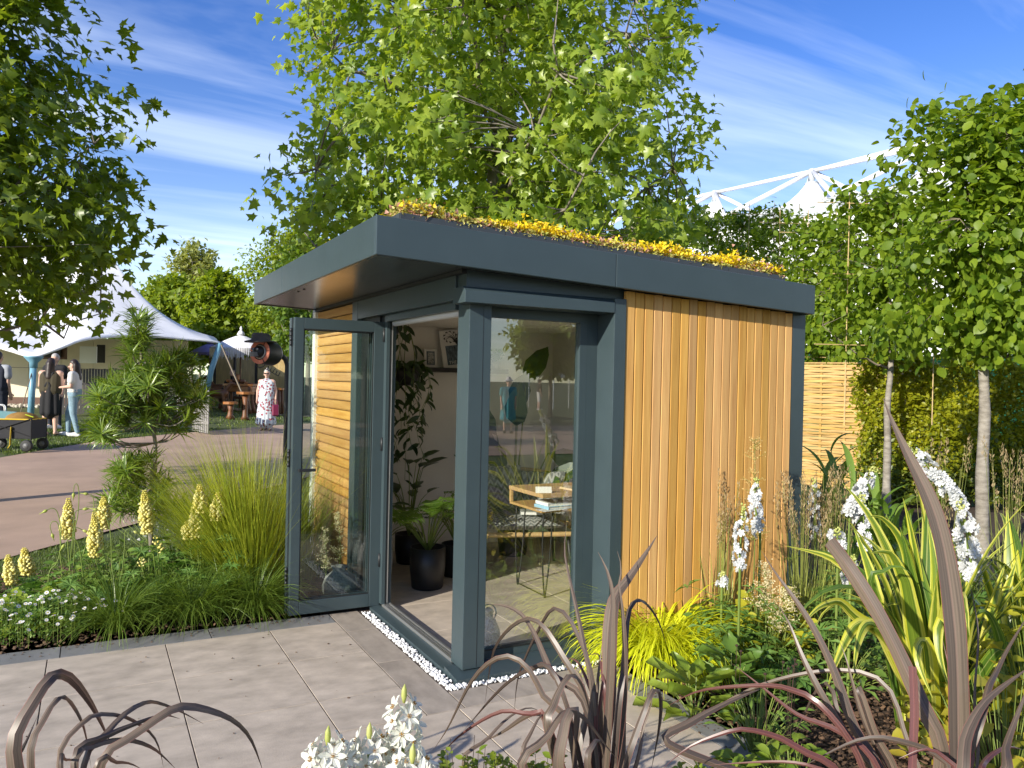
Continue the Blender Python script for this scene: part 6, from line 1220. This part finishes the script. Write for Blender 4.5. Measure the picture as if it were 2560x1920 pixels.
t=rtable(672,26,.85,1.1,.6,'second carved table behind the woman in the floral dress'); [MB().tube([(x,y,.8),(x*1.1,y*1.2,-.02)],[.05,.045],7).build('leg',M_carvd,t,True,world=False) for x in (-.38,.38) for y in (-.15,.15)]
for i in range(6):
    px=572+i*11; b=gpt(px,25.0+.1*(i%2)); t=thing('turned_bowl',(b[0],b[1],b[2]+.92),['pale turned bowl at one end of the carved table','dark turned bowl second along the carved table','tall turned vase in the middle of the carved table','round burr bowl beside the tall vase','small turned cup near the end of the carved table','wide shallow dish at the far end of the carved table'][i],'bowl','bowls on the carved table'); h=[.10,.12,.30,.14,.09,.06][i]; r=[.10,.09,.06,.11,.05,.14][i]
    MB().lathe([(r*.5,0),(r,h*.5),(r*.8,h),(r*.7,h),(r*.8,h*.5),(.01,h*.2)],14).build('bowl_body',[M_carv,M_carvd][i%2],t,True,world=False)
def beast(px,D,label,rz,s=1.0):
    b=gpt(px,D); t=thing('carved_deer',b,label,'sculpture','carved deer',rz); mb=MB()
    caps(mb,[((-.30,0,.62),(.28,0,.60),.14,.13),((.28,0,.66),(.48,0,.92),.09,.06),((.48,0,.94),(.64,0,.90),.06,.035),((-.36,0,.66),(-.44,0,.56),.03,.015)]+[((x,y,.56),(x+.02,y,.30),.06,.03) for x in (-.30,.26) for y in (-.08,.08)]+[((x+.02,y,.30),(x,y,.02),.03,.025) for x in (-.30,.26) for y in (-.08,.08)]+[((.45,y,.97),(.43,y*2.0,1.06),.02,.012) for y in (-.05,.05)])
    mb.v=[(a*s,b_*s,c*s) for a,b_,c in mb.v]; fuse(mb.build('carving',M_carvd,t,world=False),.02,3)
beast(541,24.5,'carved deer standing by the end of the silvery fence',math.radians(-28),.95); beast(556,26.5,'second carved deer closer to the big carved table',math.radians(160),1.05)
t=thing('person',gpt(580,25.8)-np.array([0,0,.42]),'person in black sitting behind the carved table','person',None,math.radians(-28)); mb=MB(); caps(mb,[((0,0,.95),(0,.02,1.3),.17,.14),((-.16,0,1.34),(.16,0,1.34),.08,.08),((0,0,1.4),(0,0,1.55),.055,.06),((-.2,0,1.33),(-.26,-.1,1.05),.06,.05),((.2,0,1.33),(.26,-.1,1.05),.06,.05),((-.1,0,.95),(-.12,-.4,.92),.1,.08),((.1,0,.95),(.12,-.4,.92),.1,.08),((-.12,-.4,.92),(-.12,-.38,.48),.07,.05),((.12,-.4,.92),(.12,-.38,.48),.07,.05)]); fuse(mb.build('body',M_blk,t,world=False),.02); mb=MB(); caps(mb,[((0,-.02,1.60),(0,-.02,1.66),.085,.08)]); fuse(mb.build('head',M_skin,t,world=False),.015)
mb=MB(); caps(mb,[((0,.02,1.64),(0,.02,1.68),.09,.085)]); fuse(mb.build('hair',M_hairb,t,world=False),.015)
t=thing('log_bench',gpt(580,25.8),'low log bench behind the carved table','bench',None,math.radians(-28)); MB().box(-.5,.5,-.15,.22,.36,.44,.02).build('seat',M_carvd,t,world=False); [MB().tube([(x,.03,.36),(x,.03,-.02)],.07,8).build('leg',M_carvd,t,True,world=False) for x in (-.38,.38)]
def parasol(px,D,R,zr,zt,m,label,fr=.30,n=10,vent=True):
    b=gpt(px,D); t=thing('parasol',b,label,'parasol','parasols at the stall'); zb=b[2]; MB().tube([(0,0,0),(0,0,zt-zb)],.028,8).build('pole',M_carvd,t,True,world=False); v=[];f=[]; K=6; nn=n*4
    for i in range(K):
        u=i/(K-1)
        for j in range(nn): a=6.283*j/nn; sc=1-.05*abs(math.sin(a*n/2))*u; v.append((R*u*sc*math.cos(a)+.0,R*u*sc*math.sin(a),(zt-zb)-(zt-zr)*(u**1.25)))
    for i in range(K-1):
        for j in range(nn): f.append((i*nn+j,i*nn+(j+1)%nn,(i+1)*nn+(j+1)%nn,(i+1)*nn+j))
    c=link('canopy',meshdata('canopy',v,f,True),m,t,False); MB().lathe([(.02,.0),(.14,.0),(.09,.10),(.03,.16),(.05,.22),(.01,.30)],10,(0,0,zt-zb)).build('finial',m,t,True,world=False)
    mb=MB()
    for j in range(n*11): a=6.283*j/(n*11); q=np.array([R*.985*math.cos(a),R*.985*math.sin(a),zr-zb]); l=fr*rng.uniform(.6,1.05); s=np.array([-math.sin(a),math.cos(a),0])*.022; mb.add([q-s,q+s,q+s*.6-[0,0,l],q-s*.6-[0,0,l]],[(0,1,2,3)])
    mb.build('fringe',m,c,world=False,kind='stuff')
    for j in range(n): a=6.283*j/n; MB().tube([(0,0,zt-zb-.06),(R*.97*math.cos(a),R*.97*math.sin(a),zr-zb+.0)],.008,4).build('rib',M_carvd,t,world=False)
parasol(600,27,1.02,2.50,2.98,mat('white lace cotton',(.74,.73,.74),.8,.12,9),'white scalloped parasol with long fringe over the carving stall',.36); parasol(524,30,.75,2.42,2.78,mat('purple cotton',(.20,.17,.34),.8,.1,6),'small purple parasol left of the white fringed one',.12)
M_bamb=mat('bamboo screen',(.46,.34,.15),.75,.25,14,4,stretch=(1,1,.15),bump=.3)
def screen(px0,px1,D,label):
    a,b=at(px0,960,D),at(px1,960,D); t=thing('bamboo_screen',(a[0],a[1],groundz(a[0],a[1])),label,'screen','bamboo screens'); d=b-a; d[2]=0; n=int(np.linalg.norm(d)/.045); me=MB().tube([(0,0,0),(0,0,1.75)],.022,5).mesh('cane'); me.materials.append(M_bamb)
    n=min(n,70); dd=np.linalg.norm(d)/n
    for i in range(n): o=bpy.data.objects.new('cane',me); COL.objects.link(o); o.parent=t; p=d*(i+.5)/n; o.location=(p[0],p[1],.0); o.scale=(dd/.044,dd/.044,1)
    for x in (0,1): MB().tube([d*x,d*x+[0,0,2.1]],.06,6).build('post',M_ink,t,world=False)
screen(536,586,29.5,'bamboo screen under the parasols with dark posts'); screen(640,715,29.5,'bamboo screen behind the floral dress'); screen(586,640,31,'bamboo screen in the gap behind the seated person')
# ================================================================== scrap metal head in a hat
c=at(650.5,880,11.0); ax_=unit(-FW*.93-RT*.36+UP*.06); b=at(717,960,11.4); HS=thing('scrap_metal_head',(b[0],b[1],0),'scrap metal head with a red ring face and brown hat beside the glass door','sculpture')
M_rust=mat('salmon painted iron',(.55,.17,.10),.6,.15,14,bump=.2); M_iron=mat('black iron',(.018,.016,.016),.5,.2,20); M_felt=mat('brown felt',(.075,.058,.045),.9,.15,20)
def along(prof,o,d,n=24):
    d=unit(np.array(d)); x=unit(np.cross(d,[0,0,1])); y=np.cross(x,d); mb=MB(); mb.lathe(prof,n); mb.v=[tuple(o+x*a+y*b_+d*z) for a,b_,z in mb.v]; return mb
R_=.172; dr=along([(R_*.9,-.30),(R_,-.26),(R_,-.02),(R_*.98,.0),(.6*R_,.0),(.58*R_,-.05)],c,ax_).build('drum',M_iron,HS,True)
mb=MB()
for k in range(3):
    for j in range(9):
        a0=2.094*k+.06+j*(2.094-.12)/9; a1=a0+(2.094-.12)/9; x=unit(np.cross(ax_,[0,0,1])); y=np.cross(x,ax_); P4=[c+ax_*z+(x*math.cos(a)+y*math.sin(a))*r for z in (.002,.012) for a,r in ((a0,.66*R_),(a1,.66*R_),(a1,.985*R_),(a0,.985*R_))]; mb.add(P4,[(0,1,2,3),(7,6,5,4),(0,4,5,1),(2,6,7,3)])
mb.build('ring',M_rust,dr); along([(.55*R_,-.04),(.56*R_,.015),(.5*R_,.02),(.49*R_,-.03)],c,ax_).build('inner_ring',mat('worn tin',(.42,.38,.33),.5),dr,True)
x=unit(np.cross(ax_,[0,0,1])); y=np.cross(x,ax_); mb=MB(); mb.ball(c+ax_*.03,(.085,.085,.085),10,8); mb.build('face_plate',M_iron,dr,True)
for s in (-1,1):
    e=c+ax_*.115+x*.035*s+y*.03; o=MB().ball(e,(.021,.021,.021),10,8).build('eye',M_steel,HS,True); MB().ball(e+ax_*.014,(.012,.012,.012),8,6).build('pupil',M_iron,o,True)
MB().obox(c+ax_*.08-y*.035,c+ax_*.17-y*.05,.07,.06).build('nose',mat('grey iron',(.16,.16,.16),.5),HS)
h=c+y*.155; up_=unit(y+x*.0); mb=MB(); P_=[(.215,.0),(.222,.012),(.13,.035),(.128,.10),(.11,.125),(.05,.118),(.02,.112)]; hb=along(P_,h-up_*.02,up_,26); hb.v=[tuple(np.array(v)+up_*(-.9*min(1,max(0,(abs((np.array(v)-h)@x)-.13)))*.8)*0+up_*(-.35*((np.array(v)-h)@ax_)*(1 if abs((np.array(v)-h)@ax_)>.12 else 0)*.3)) for v in hb.v]; hb.build('hat',M_felt,HS,True)
MB().tube(crom([c-ax_*.28,at(695,885,11.3),at(716,905,11.4),at(717,960,11.4),(b[0],b[1],.0)],14),.035,8).build('neck_post',M_iron,HS,True); mb=MB(); mb.tube(crom([c-y*.12+ax_*.02-x*.08,c-y*.19-x*.10+ax_*.02,c-y*.22-x*.02,c-y*.20+x*.05],10),.006,5)
for q in range(5): s=at(672+q*7,915+q*4,11.2); mb.tube(crom([s,s+x*.03-y*.05,s+x*.07-y*.03],5),.007,4)
mb.build('wire',M_iron,HS)
# ================================================================== inside the garden room
FL=.0185
M_blkw=mat('black stained wood',(.015,.014,.014),.5); M_pot=mat('black pot',(.012,.012,.013),.45); M_potw=mat('white pot',(.6,.58,.54),.4)
sh=thing('wall_shelf',(1.2,3.03,1.70),'long black floating shelf on the back wall holding pictures','shelf'); MB().box(.55,1.83,2.95,3.108,1.665,1.708,.002).build('shelf_board',M_blkw,sh)
M_paper=mat('white paper',(.72,.70,.66),.8); M_printb=mat('dark blue print',(.012,.022,.045),.7,.9,34,4,col2=(.16,.22,.27),stretch=(2,1,.7)); M_printg=mat('grey engraving',(.20,.21,.20),.7,.6,70,5,col2=(.55,.54,.50))
def picture(name,x,w,h,roll,label,body):
    t=thing(name,(x,3.035,1.709),label,'picture'); t.rotation_euler=(math.radians(-6),roll,0); body(t,w,h); return t
def pic1(t,w,h):
    f_=MB().box(-w/2,w/2,-.008,.008,0,h,.002).build('frame',M_paper,t,world=False); MB().box(-w/2+.022,w/2-.022,-.0095,-.0085,.022,h-.022).build('print_border',M_printb,t,world=False); MB().box(-w/2+.034,w/2-.034,-.0115,-.0100,.034,h-.034).build('print',M_printg,t,world=False)
picture('framed_print',1.055,.125,.17,0,'small white framed ornamental engraving at the middle of the black shelf',pic1)
def pic2(t,w,h):
    MB().box(-w/2,w/2,-.006,.006,0,h,.001).build('card',M_paper,t,world=False); MB().box(-w/2+.045,w/2-.045,-.0075,-.0065,.04,h*.60).build('lower_print',M_printb,t,world=False)
    mb=MB()
    for i in range(9):
        a=.5+i*.28; c=crom([(0,-.008,h*.60),(.06*math.cos(a),-.008,h*.60+.08),(.13*math.cos(a),-.008,h*.62+.12*math.sin(a))],6); mb.tube(c,[.004,.004,.003,.003,.002,.001],4)
    for i in range(10): a=i*.62; mb.add([(-.06+.05*math.cos(a),-.0085,h*.82+.04*math.sin(a)),(-.06+.075*math.cos(a+.2),-.0085,h*.82+.06*math.sin(a+.2)),(-.06+.07*math.cos(a+.5),-.0085,h*.82+.055*math.sin(a+.5))],[(0,1,2)])
    mb.build('upper_print',M_ink,t,world=False)
    cu=bpy.data.curves.new('lettering','FONT'); cu.body='THE WIL'; cu.size=.042; cu.extrude=.0004; tmp=bpy.data.objects.new('tmp',cu); COL.objects.link(tmp); dg=bpy.context.evaluated_depsgraph_get(); me=bpy.data.meshes.new_from_object(tmp.evaluated_get(dg)); bpy.data.objects.remove(tmp)
    o=bpy.data.objects.new('lettering',me); COL.objects.link(o); me.materials.clear(); me.materials.append(M_paper); o.parent=t; o.location=(-w/2+.06,-.0085,.048); o.rotation_euler=(math.pi/2,0,0)
picture('art_print',1.36,.34,.37,math.radians(-8),'large leaning art print, dark blue below and leafy above, with lettering at its foot',pic2)
def potplant(name,base,r,h,pm,label,cat,group=None):
    t=thing(name,base,label,cat,group); MB().lathe([(r*.82,0),(r*.88,.01),(r,h*.5),(r,h),(r*.93,h),(r*.92,h*.88),(.01,h*.86)],26,base).build('pot',pm,t,True); return t
M_in=leafmat('house plant leaves',(.03,.075,.014),(.08,.15,.025),.35,.3,spec=.6); M_inl=leafmat('bright philodendron leaves',(.08,.17,.02),(.16,.27,.035),.4,.28,spec=.6); M_deepv=leafmat('calathea leaves',(.02,.05,.014),(.05,.10,.022),.3,.3,spec=.6)
def t_split():
    v=[(0,0,0),(0,.5,.03),(0,1,-.15)];f=[]; n=6
    for s in (-1,1):
        for i in range(n):
            y=.02+.86*i/(n-1)*.95; L_=.52*math.sin(math.pi*(.22+.70*i/(n-1))); b=len(v); dy=.05
            v+=[(0,y,.03-.1*y*y),(s*L_*.55,y+.02,.07-.1*y*y),(s*L_,y+.16,-.04),(s*L_*.6,y+.13,.05),(0,y+.12,.02-.1*y*y)]; f+=[(b,b+1,b+3,b+4),(b+1,b+2,b+3)]
    return v,f
T_SPL=t_split()
def houseplant(t,base,z0,n,R,H,size,m,T,droop=.1,bulk='leaves'):
    b=np.array(base,float)+[0,0,z0]; P=[];A=[];Nn=[];mb=MB()
    for i in range(n):
        a=i*2.4+rng.normal(0,.25); q=.35+.65*((i*.618)%1); e=b+[R*q*math.cos(a),R*q*math.sin(a),H*(1.05-.6*q)*rng.uniform(.75,1.1)]; mb.tube(crom([b,b*.45+e*.55+[0,0,.10*H],e],6),[.005,.0045,.004,.0035,.003,.002],5); d=np.array([math.cos(a),math.sin(a),-droop+.35*(1-q)]); P.append(e);A.append(d);Nn.append([math.cos(a)*.5,math.sin(a)*.5,1])
    mb.build('stalks',M_stem,t,True,kind='stuff'); P=np.array(P); leaves(t,T,P,np.array(A),np.array(Nn)+rdir(n)*.2,U(.7,1.15,n)*size,m,singles=300)
B=(.56,1.80,FL); t=potplant('philodendron',B,.135,.31,M_pot,'bright split-leaf philodendron in the large black pot just inside the door','pot plant'); houseplant(t,B,.27,30,.40,.52,.24,M_inl,T_SPL,.25)
B=(.72,2.62,FL); t=potplant('calathea',B,.12,.25,M_pot,'dark calathea with upright oval leaves against the cream back wall','pot plant'); houseplant(t,B,.22,18,.28,.80,.24,M_deepv,t_oval(.24,.05,.15),-.3)
B=(.34,2.25,FL); t=potplant('house_plant',B,.10,.22,M_potw,'leafy house plant in white pot behind the door jamb','pot plant'); houseplant(t,B,.2,24,.2,.45,.14,M_in,t_oval(.3,.06,.2),.1)
B=(.92,2.05,FL); t=potplant('house_plant',B,.13,.26,M_pot,'bushy dark house plant between the calathea and the chair','pot plant'); houseplant(t,B,.22,34,.26,.50,.14,M_in,T_SPL,.1)
B=(.30,2.75,FL); t=potplant('rubber_plant',B,.11,.24,M_pot,'tall dark rubber plant in the far corner by the door','pot plant'); MB().tube([(.30,2.75,.2),(.32,2.74,1.05)],[.012,.006],6).build('trunk',M_bark,t,True)
n=22; z=np.linspace(.35,1.05,n); a=np.arange(n)*2.4; P=np.column_stack([.31+.03*np.cos(a),2.745+.03*np.sin(a),z]); leaves(t,t_oval(.27,.05,.15),P,np.column_stack([np.cos(a),np.sin(a),.25*np.ones(n)]),np.column_stack([np.cos(a)*.2,np.sin(a)*.2,np.ones(n)]),U(.18,.26,n),M_deepv,singles=300)
# hanging planter
hp=np.array([.66,2.62,1.64]); t=thing('hanging_planter',hp,'hanging planter with long trailing stems inside the open doorway','hanging plant'); MB().lathe([(.05,-.10),(.10,-.06),(.12,.0),(.12,.05),(.11,.05),(.10,0),(.02,-.04)],20,hp).build('bowl',M_pot,t,True)
mb=MB(); [mb.tube([hp+[.11*math.cos(k*2.09),.11*math.sin(k*2.09),.05],hp+[0,0,.47]],.003,4) for k in range(3)]; mb.build('cords',M_stem,t)
mb=MB(); P=[];A=[]
for k in range(10):
    a=k*2.4; l=rng.uniform(.25,.95) if k%3 else rng.uniform(.7,1.0); c=crom([hp+[.06*math.cos(a),.06*math.sin(a),.05],hp+[.15*math.cos(a),.15*math.sin(a),.09],hp+[.17*math.cos(a)+rng.normal(0,.03),.17*math.sin(a),-.12],hp+[.14*math.cos(a)+rng.normal(0,.05),.14*math.sin(a),-l*.6],hp+[.13*math.cos(a)+rng.normal(0,.06),.13*math.sin(a),-l]],18); mb.tube(c,.002,4,False)
    for j in range(2,18): P.append(c[j]); A.append(unit(rdir(1)[0]*[1,1,.3]-[0,0,.55]))
for k in range(18): a=k*2.4; P.append(hp+[.07*math.cos(a),.07*math.sin(a),.05]); A.append([math.cos(a),math.sin(a),rng.uniform(-.3,1.2)])
mb.build('trailing_stems',M_stem,t,kind='stuff'); P=np.array(P); leaves(t,t_oval(.17,.05,.25),P,np.array(A),rdir(len(P))*.6+[0,-.3,.6],U(.06,.15,len(P)),M_deepv,singles=300)
hp2=np.array([.50,2.55,2.0]); t=thing('hanging_vine',hp2,'vine leaves hanging from the ceiling near the door head','hanging plant'); MB().lathe([(.03,-.05),(.07,0),(.07,.08),(.06,.08),(.01,.0)],14,hp2).build('pot',M_pot,t,True); mb=MB(); P=[];A=[]
for k in range(6):
    a=k*2.4; c=crom([hp2+[0,0,.07],hp2+[.12*math.cos(a),.12*math.sin(a),.04],hp2+[.2*math.cos(a),.16*math.sin(a),-.15],hp2+[.22*math.cos(a)+rng.normal(0,.05),.18*math.sin(a),-.5]],14); mb.tube(c,.002,4,False)
    for j in range(2,14,2): P.append(c[j]); A.append(unit(rdir(1)[0]*[1,1,.2]-[0,0,.8]))
mb.build('stems',M_stem,t,kind='stuff'); P=np.array(P); leaves(t,t_oval(.2,.05,.2),P,np.array(A),rdir(len(P))*.5+[0,-.6,.4],U(.10,.17,len(P)),M_deepv,singles=300)
sp_b=(1.72,3.02,1.709); t=potplant('shelf_plant',sp_b,.045,.07,M_potw,'little bushy plant in white pot at the end of the shelf','pot plant'); n=120; P=np.array(sp_b)+rdir(n)*U(.01,.09,n)[:,None]*[1,.8,.8]+[0,0,.12]; leaves(t,T_OV,P,rdir(n)+[0,0,.3],rdir(n),U(.02,.04,n),M_inl)
# bird of paradise
B=(1.70,2.55,FL); t=potplant('bird_of_paradise',B,.14,.30,M_pot,'tall bird of paradise plant with paddle leaves seen through the window','pot plant')
for i in range(11):
    a=i*2.4; h=[1.95,1.5,1.2,1.7,1.05,1.35,1.1,1.6,.9,1.25,1.0][i]; q=.10+.28*((i*.37)%1)*(1.9-h+.3); e=np.array([B[0]+q*math.cos(a),B[1]+q*math.sin(a),h-.40]); c=crom([np.array(B)+[0,0,.25],np.array(B)*.5+e*.5+[0,0,.12],e],8); s=MB().tube(c,np.linspace(.012,.005,8),6).build('stalk',M_stem,t,True)
    d=unit(np.array([math.cos(a)*.6,math.sin(a)*.6,[1.2,.6,-.2][i%3]])); me=meshdata('leaf',*t_oval(.23,.06,.22)); o=link('leaf',me,M_deepv,t); R=frames(d[None],(rdir(1)*.3+[-.3,-.8,.5]))[0]; M=np.eye(4); M[:3,:3]=R*.46; M[:3,3]=e-np.array(rootloc(t)); o.matrix_basis=Matrix(M.tolist())
# desk on hairpin legs
M_oak=woodmat('oak',(.40,.235,.10),(.58,.38,.18),'x'); ds=thing('desk',(1.62,1.42,FL),'small oak desk with black hairpin legs and open shelf inside the window','desk'); MB().box(1.17,2.1,1.14,1.66,.755,.785,.003).build('desk_top',M_oak,ds); MB().box(1.175,2.095,1.16,1.65,.645,.663,.002).build('shelf',M_oak,ds); MB().box(1.172,1.19,1.62,1.65,.6635,.7545).box(2.07,2.09,1.2,1.65,.6635,.7545).build('side',M_oak,ds)
for x in (1.21,2.05):
    for y in (1.19,1.60):
        mb=MB(); dx=.05 if x<1.5 else -.05; mb.tube(crom([(x,y,.642),(x-.0,y,.3),(x+dx*.45,y,FL+.004),(x+dx*.55,y,FL+.004),(x+dx*1.2,y,.3),(x+dx*1.6,y,.642)],24),.006,6); mb.build('leg',M_blkw,ds,True)
MB().tube([(1.235,1.19,.03),(1.235,1.6,.03)],.004,5).build('stretcher',M_blkw,ds)
def book(x,y,z,w,d,h,rz,m,label,group=None):
    t=thing('book',(x,y,z),label,'book',group,rz); MB().box(-w/2,w/2,-d/2,d/2,0,h*.14).box(-w/2,w/2,-d/2,d/2,h*.86,h).box(-w/2,-w/2+.003,-d/2,d/2,h*.1401,h*.8599).build('cover',m,t,world=False); MB().box(-w/2+.004,w/2-.004,-d/2+.004,d/2-.004,h*.145,h*.855).build('pages',M_paper,t,world=False); return t
M_bl=mat('pale blue cover',(.28,.48,.62),.5); M_wh=mat('white cover',(.74,.74,.72),.5); M_ta=mat('buff cover',(.55,.42,.26),.6); M_gy=mat('grey patterned cover',(.30,.31,.28),.6,.6,30)
book(1.36,1.27,.6635,.26,.18,.022,.1,M_bl,'pale blue book at the bottom of the pile on the desk shelf'); book(1.37,1.28,.6858,.25,.18,.024,.02,M_wh,'white book on top of the pale blue one'); book(1.66,1.27,.6635,.24,.17,.02,-.1,M_ta,'buff book farther along the desk shelf'); book(1.60,1.30,.7853,.26,.19,.014,.15,M_ta,'buff notebook lying on the desk top')
t=thing('pen',(1.58,1.24,.7995),'dark pen lying across the buff notebook','pen',None,.3); MB().tube([(-.07,0,.005),(.06,0,.005),(.075,0,.005)],[.005,.005,.001],6).build('barrel',M_blkw,t,True,world=False)
t=thing('paper_sheet',(1.27,1.22,.6633),'loose white sheet sticking out from the desk shelf','paper',None,.2); MB().box(-.11,.11,-.09,.02,0,.0016).build('sheet',M_paper,t,world=False)
t=thing('desk_sign',(1.215,1.20,.7853),'small white card standing at the corner of the desk','card',None,-.3); MB().add([(-.06,0,0),(.06,0,0),(.06,.012,.045),(-.06,.012,.045),(-.06,.003,0),(.06,.003,0),(.06,.015,.045),(-.06,.015,.045)],[(0,1,2,3),(7,6,5,4),(0,4,5,1),(2,6,7,3),(0,3,7,4),(1,5,6,2)]).build('card',M_paper,t,world=False)
# rattan lounge chair with patterned cushions
M_rat=mat('rattan',(.50,.33,.15),.5,.2,20); 
def zigzag():
    m=mat('zigzag cloth',(.55,.54,.50),.9); t=m.node_tree; b=t.nodes['Principled BSDF']; g=nd(t,'ShaderNodeTexCoord'); s=nd(t,'ShaderNodeSeparateXYZ'); t.links.new(g.outputs['Object'],s.inputs[0])
    zz=mth('PINGPONG',mth('MULTIPLY',s.outputs[0],1.0,nt=t),.03,nt=t); v_=mth('FRACT',mth('MULTIPLY',mth('ADD',mth('ADD',s.outputs[2],mth('MULTIPLY',s.outputs[1],.6,nt=t),nt=t),zz,nt=t),26,nt=t),nt=t); r=nd(t,'ShaderNodeValToRGB'); r.color_ramp.interpolation='CONSTANT'; e=r.color_ramp.elements; e[0].color=(.15,.155,.15,1); e[1].position=.55; e[1].color=(.36,.36,.34,1); t.links.new(v_,r.inputs[0]); t.links.new(r.outputs[0],b.inputs['Base Color']); return m
M_zig=zigzag(); ch=thing('rattan_chair',(1.45,2.02,FL),'low rattan lounge chair with grey zigzag cushions behind the desk','armchair',None,math.radians(-18))
mb=MB(); mb.tube(crom([(-.42,-.34,.37),(-.30,-.38,.37),(.30,-.38,.37),(.42,-.34,.37),(.45,0,.36),(.42,.30,.34),(-.42,.30,.34),(-.45,0,.36),(-.42,-.34,.37)],40),.020,8); mb.build('seat_ring',M_rat,ch,True,world=False)
mb=MB(); mb.tube(crom([(-.44,-.2,.38),(-.46,.1,.55),(-.42,.36,.74),(0,.42,.80),(.42,.36,.74),(.46,.1,.55),(.44,-.2,.38)],30),.018,8); mb.build('back_ring',M_rat,ch,True,world=False)
for k in range(13):
    x=-.40+.8*k/12; MB().tube([(x,.30,.35),(x,.40-.12*abs(x),.78-.12*abs(x))],.006,5).build('spindle',M_rat,ch,world=False)
for x,y in ((-.36,-.30),(.36,-.30),(-.36,.27),(.36,.27)): MB().tube([(x,y,.36),(x*1.1,y*1.1,.0)],[.016,.012],7).build('leg',M_blkw,ch,True,world=False)
def cushion_(name,loc,rot,sx,sy,sz,label):
    t=thing(name,loc,label,'cushion',None,rot[2]); t.rotation_euler=rot; bm=bmesh.new(); bmesh.ops.create_grid(bm,x_segments=12,y_segments=12,size=.5); v=[];f=[]
    for s in (1,-1):
        o=len(v)
        for q in bm.verts: a,b_=abs(q.co.x)*2,abs(q.co.y)*2; h=((1-a**3)*(1-b_**3))**.5; v.append((q.co.x*sx*(1-.06*(1-b_)*a),q.co.y*sy*(1-.06*(1-a)*b_),s*h*sz/2))
        f+=[tuple(o+w.index for w in (p.verts if s>0 else reversed(p.verts))) for p in bm.faces]
    bm.free(); link('cover',meshdata('cover',v,f,True),M_zig,t,False); return t
c18=math.radians(-18)
cushion_('seat_cushion',(1.44,2.0,FL+.425),(0,0,c18),.72,.60,.12,'flat grey zigzag seat cushion on the rattan chair'); cushion_('scatter_cushion',(1.34,2.20,FL+.66),(math.radians(68),0,c18),.44,.42,.15,'upright zigzag cushion at the left of the rattan chair back'); cushion_('scatter_cushion',(1.72,2.10,FL+.63),(math.radians(66),0,c18-.2),.42,.38,.15,'upright zigzag cushion behind the desk legs on the rattan chair')
t=book(1.50,1.86,FL+.492,.20,.15,.03,-.5,M_gy,'grey patterned book lying on the rattan chair seat')
# punched metal lantern by the glass
Lc=(.345,.335,FL); t=thing('metal_lantern',Lc,'pale punched metal lantern with ring handle standing inside the window corner','lantern'); M_tin=mat('punched tin',(.46,.47,.44),.45,.5,90,2,metal=.3,bump=.4); MB().lathe([(.055,0),(.075,.01),(.078,.06),(.070,.13),(.045,.19),(.028,.205),(.026,.23),(.032,.235),(.026,.25),(.008,.262)],20,Lc).build('body',M_tin,t,True)
mb=MB(); mb.tube([(Lc[0]+.045*math.cos(a),Lc[1]-.01+.012*math.sin(a),FL+.235+.045*math.sin(a)) for a in np.linspace(-.3,6.0,18)],.004,6); mb.build('ring_handle',M_tin,t,True)
# ================================================================== what stands behind the camera (seen in the glass)
sheet('showground_path',[(-14,-11.5),(30,-10),(34,-20),(-14,-21)],M_path,.006,3)
k0=[o for o in S.objects if o.get('category')=='tree' and o.name.startswith('roadside_tree')]
def copy_tree(o,loc,label,parent=None):
    c=o.copy(); COL.objects.link(c)
    if parent is None: c.location=loc; c['label']=label; c['group']='trees across the showground'
    else: c.parent=parent
    for h in o.children: copy_tree(h,None,None,c)
    return c
for i,(x,y) in enumerate(((8,-24),(17,-27),(2,-23),(19,-18),(10,-28),(-6,-20),(-14,-16))): 
    c=copy_tree(k0[[0,2,4,3,2,0,4][i]],(x,y,-.02),['tree across the showground reflected beside the gazebo','tree behind the white gazebo','tree far across the showground, straight behind the lens','tree at the far right of the showground path','tallest tree behind the gazebo row','tree left of the showground path','tree by the left end of the showground path'][i]); c.scale=(1.1,1.1,1.15)
t=thing('gazebo',(23.5,-36.5,0),'white pitched gazebo across the path, mirrored in the window','tent'); v=[(-1.5,-1.5,2.1),(1.5,-1.5,2.1),(1.5,1.5,2.1),(-1.5,1.5,2.1),(0,0,3.1)]; link('canopy',meshdata('canopy',v,[(0,1,4),(1,2,4),(2,3,4),(3,0,4)]),M_white,t,False)
for x in (-1.45,1.45):
    for y in (-1.45,1.45): MB().tube([(x,y,-.03),(x,y,2.1)],.025,6).build('leg',M_pole,t,world=False)
mb=MB(); [mb.box(a,b_,c_,d_,1.85,2.1) for a,b_,c_,d_ in ((-1.5,1.5,-1.52,-1.50),(-1.5,1.5,1.50,1.52),(-1.52,-1.5,-1.5,1.5),(1.5,1.52,-1.5,1.5))]; mb.build('valance',M_white,t,world=False)
person((9.5,-17.0,.006),math.radians(200),1.66,'woman in turquoise dress and white sun hat on the showground path',stand(),1.1,[('dress',mat('turquoise cotton',(.05,.28,.32),.8),lambda S_:skirt(1.05,.45,.13,.19,8)(S_)+tee(S_),.014),('sun_hat',M_tee,lambda S_:[(S_['head']+[0,0,.07],S_['head']+[0,0,.10],.10,.085)]+[(S_['head']+[.12*math.cos(a),.12*math.sin(a),.05],S_['head']+[.13*math.cos(a+.5),.13*math.sin(a+.5),.05],.02,.02) for a in np.arange(0,6.3,.5)],0),('shoes',M_blk,shoes,.012)])
person((20.6,-34.2,-.02),math.radians(100),1.75,'person in black top and pale shorts on the showground path',stand(),1.05,[('top',M_blk,tee,.016),('shorts',M_tee,lambda S_:[S_['legs'][0],S_['legs'][3],S_['legs'][1],S_['legs'][4]],.016),('hair',M_hairb,short_hair,0),('trainers',M_shoe,shoes,.012)])
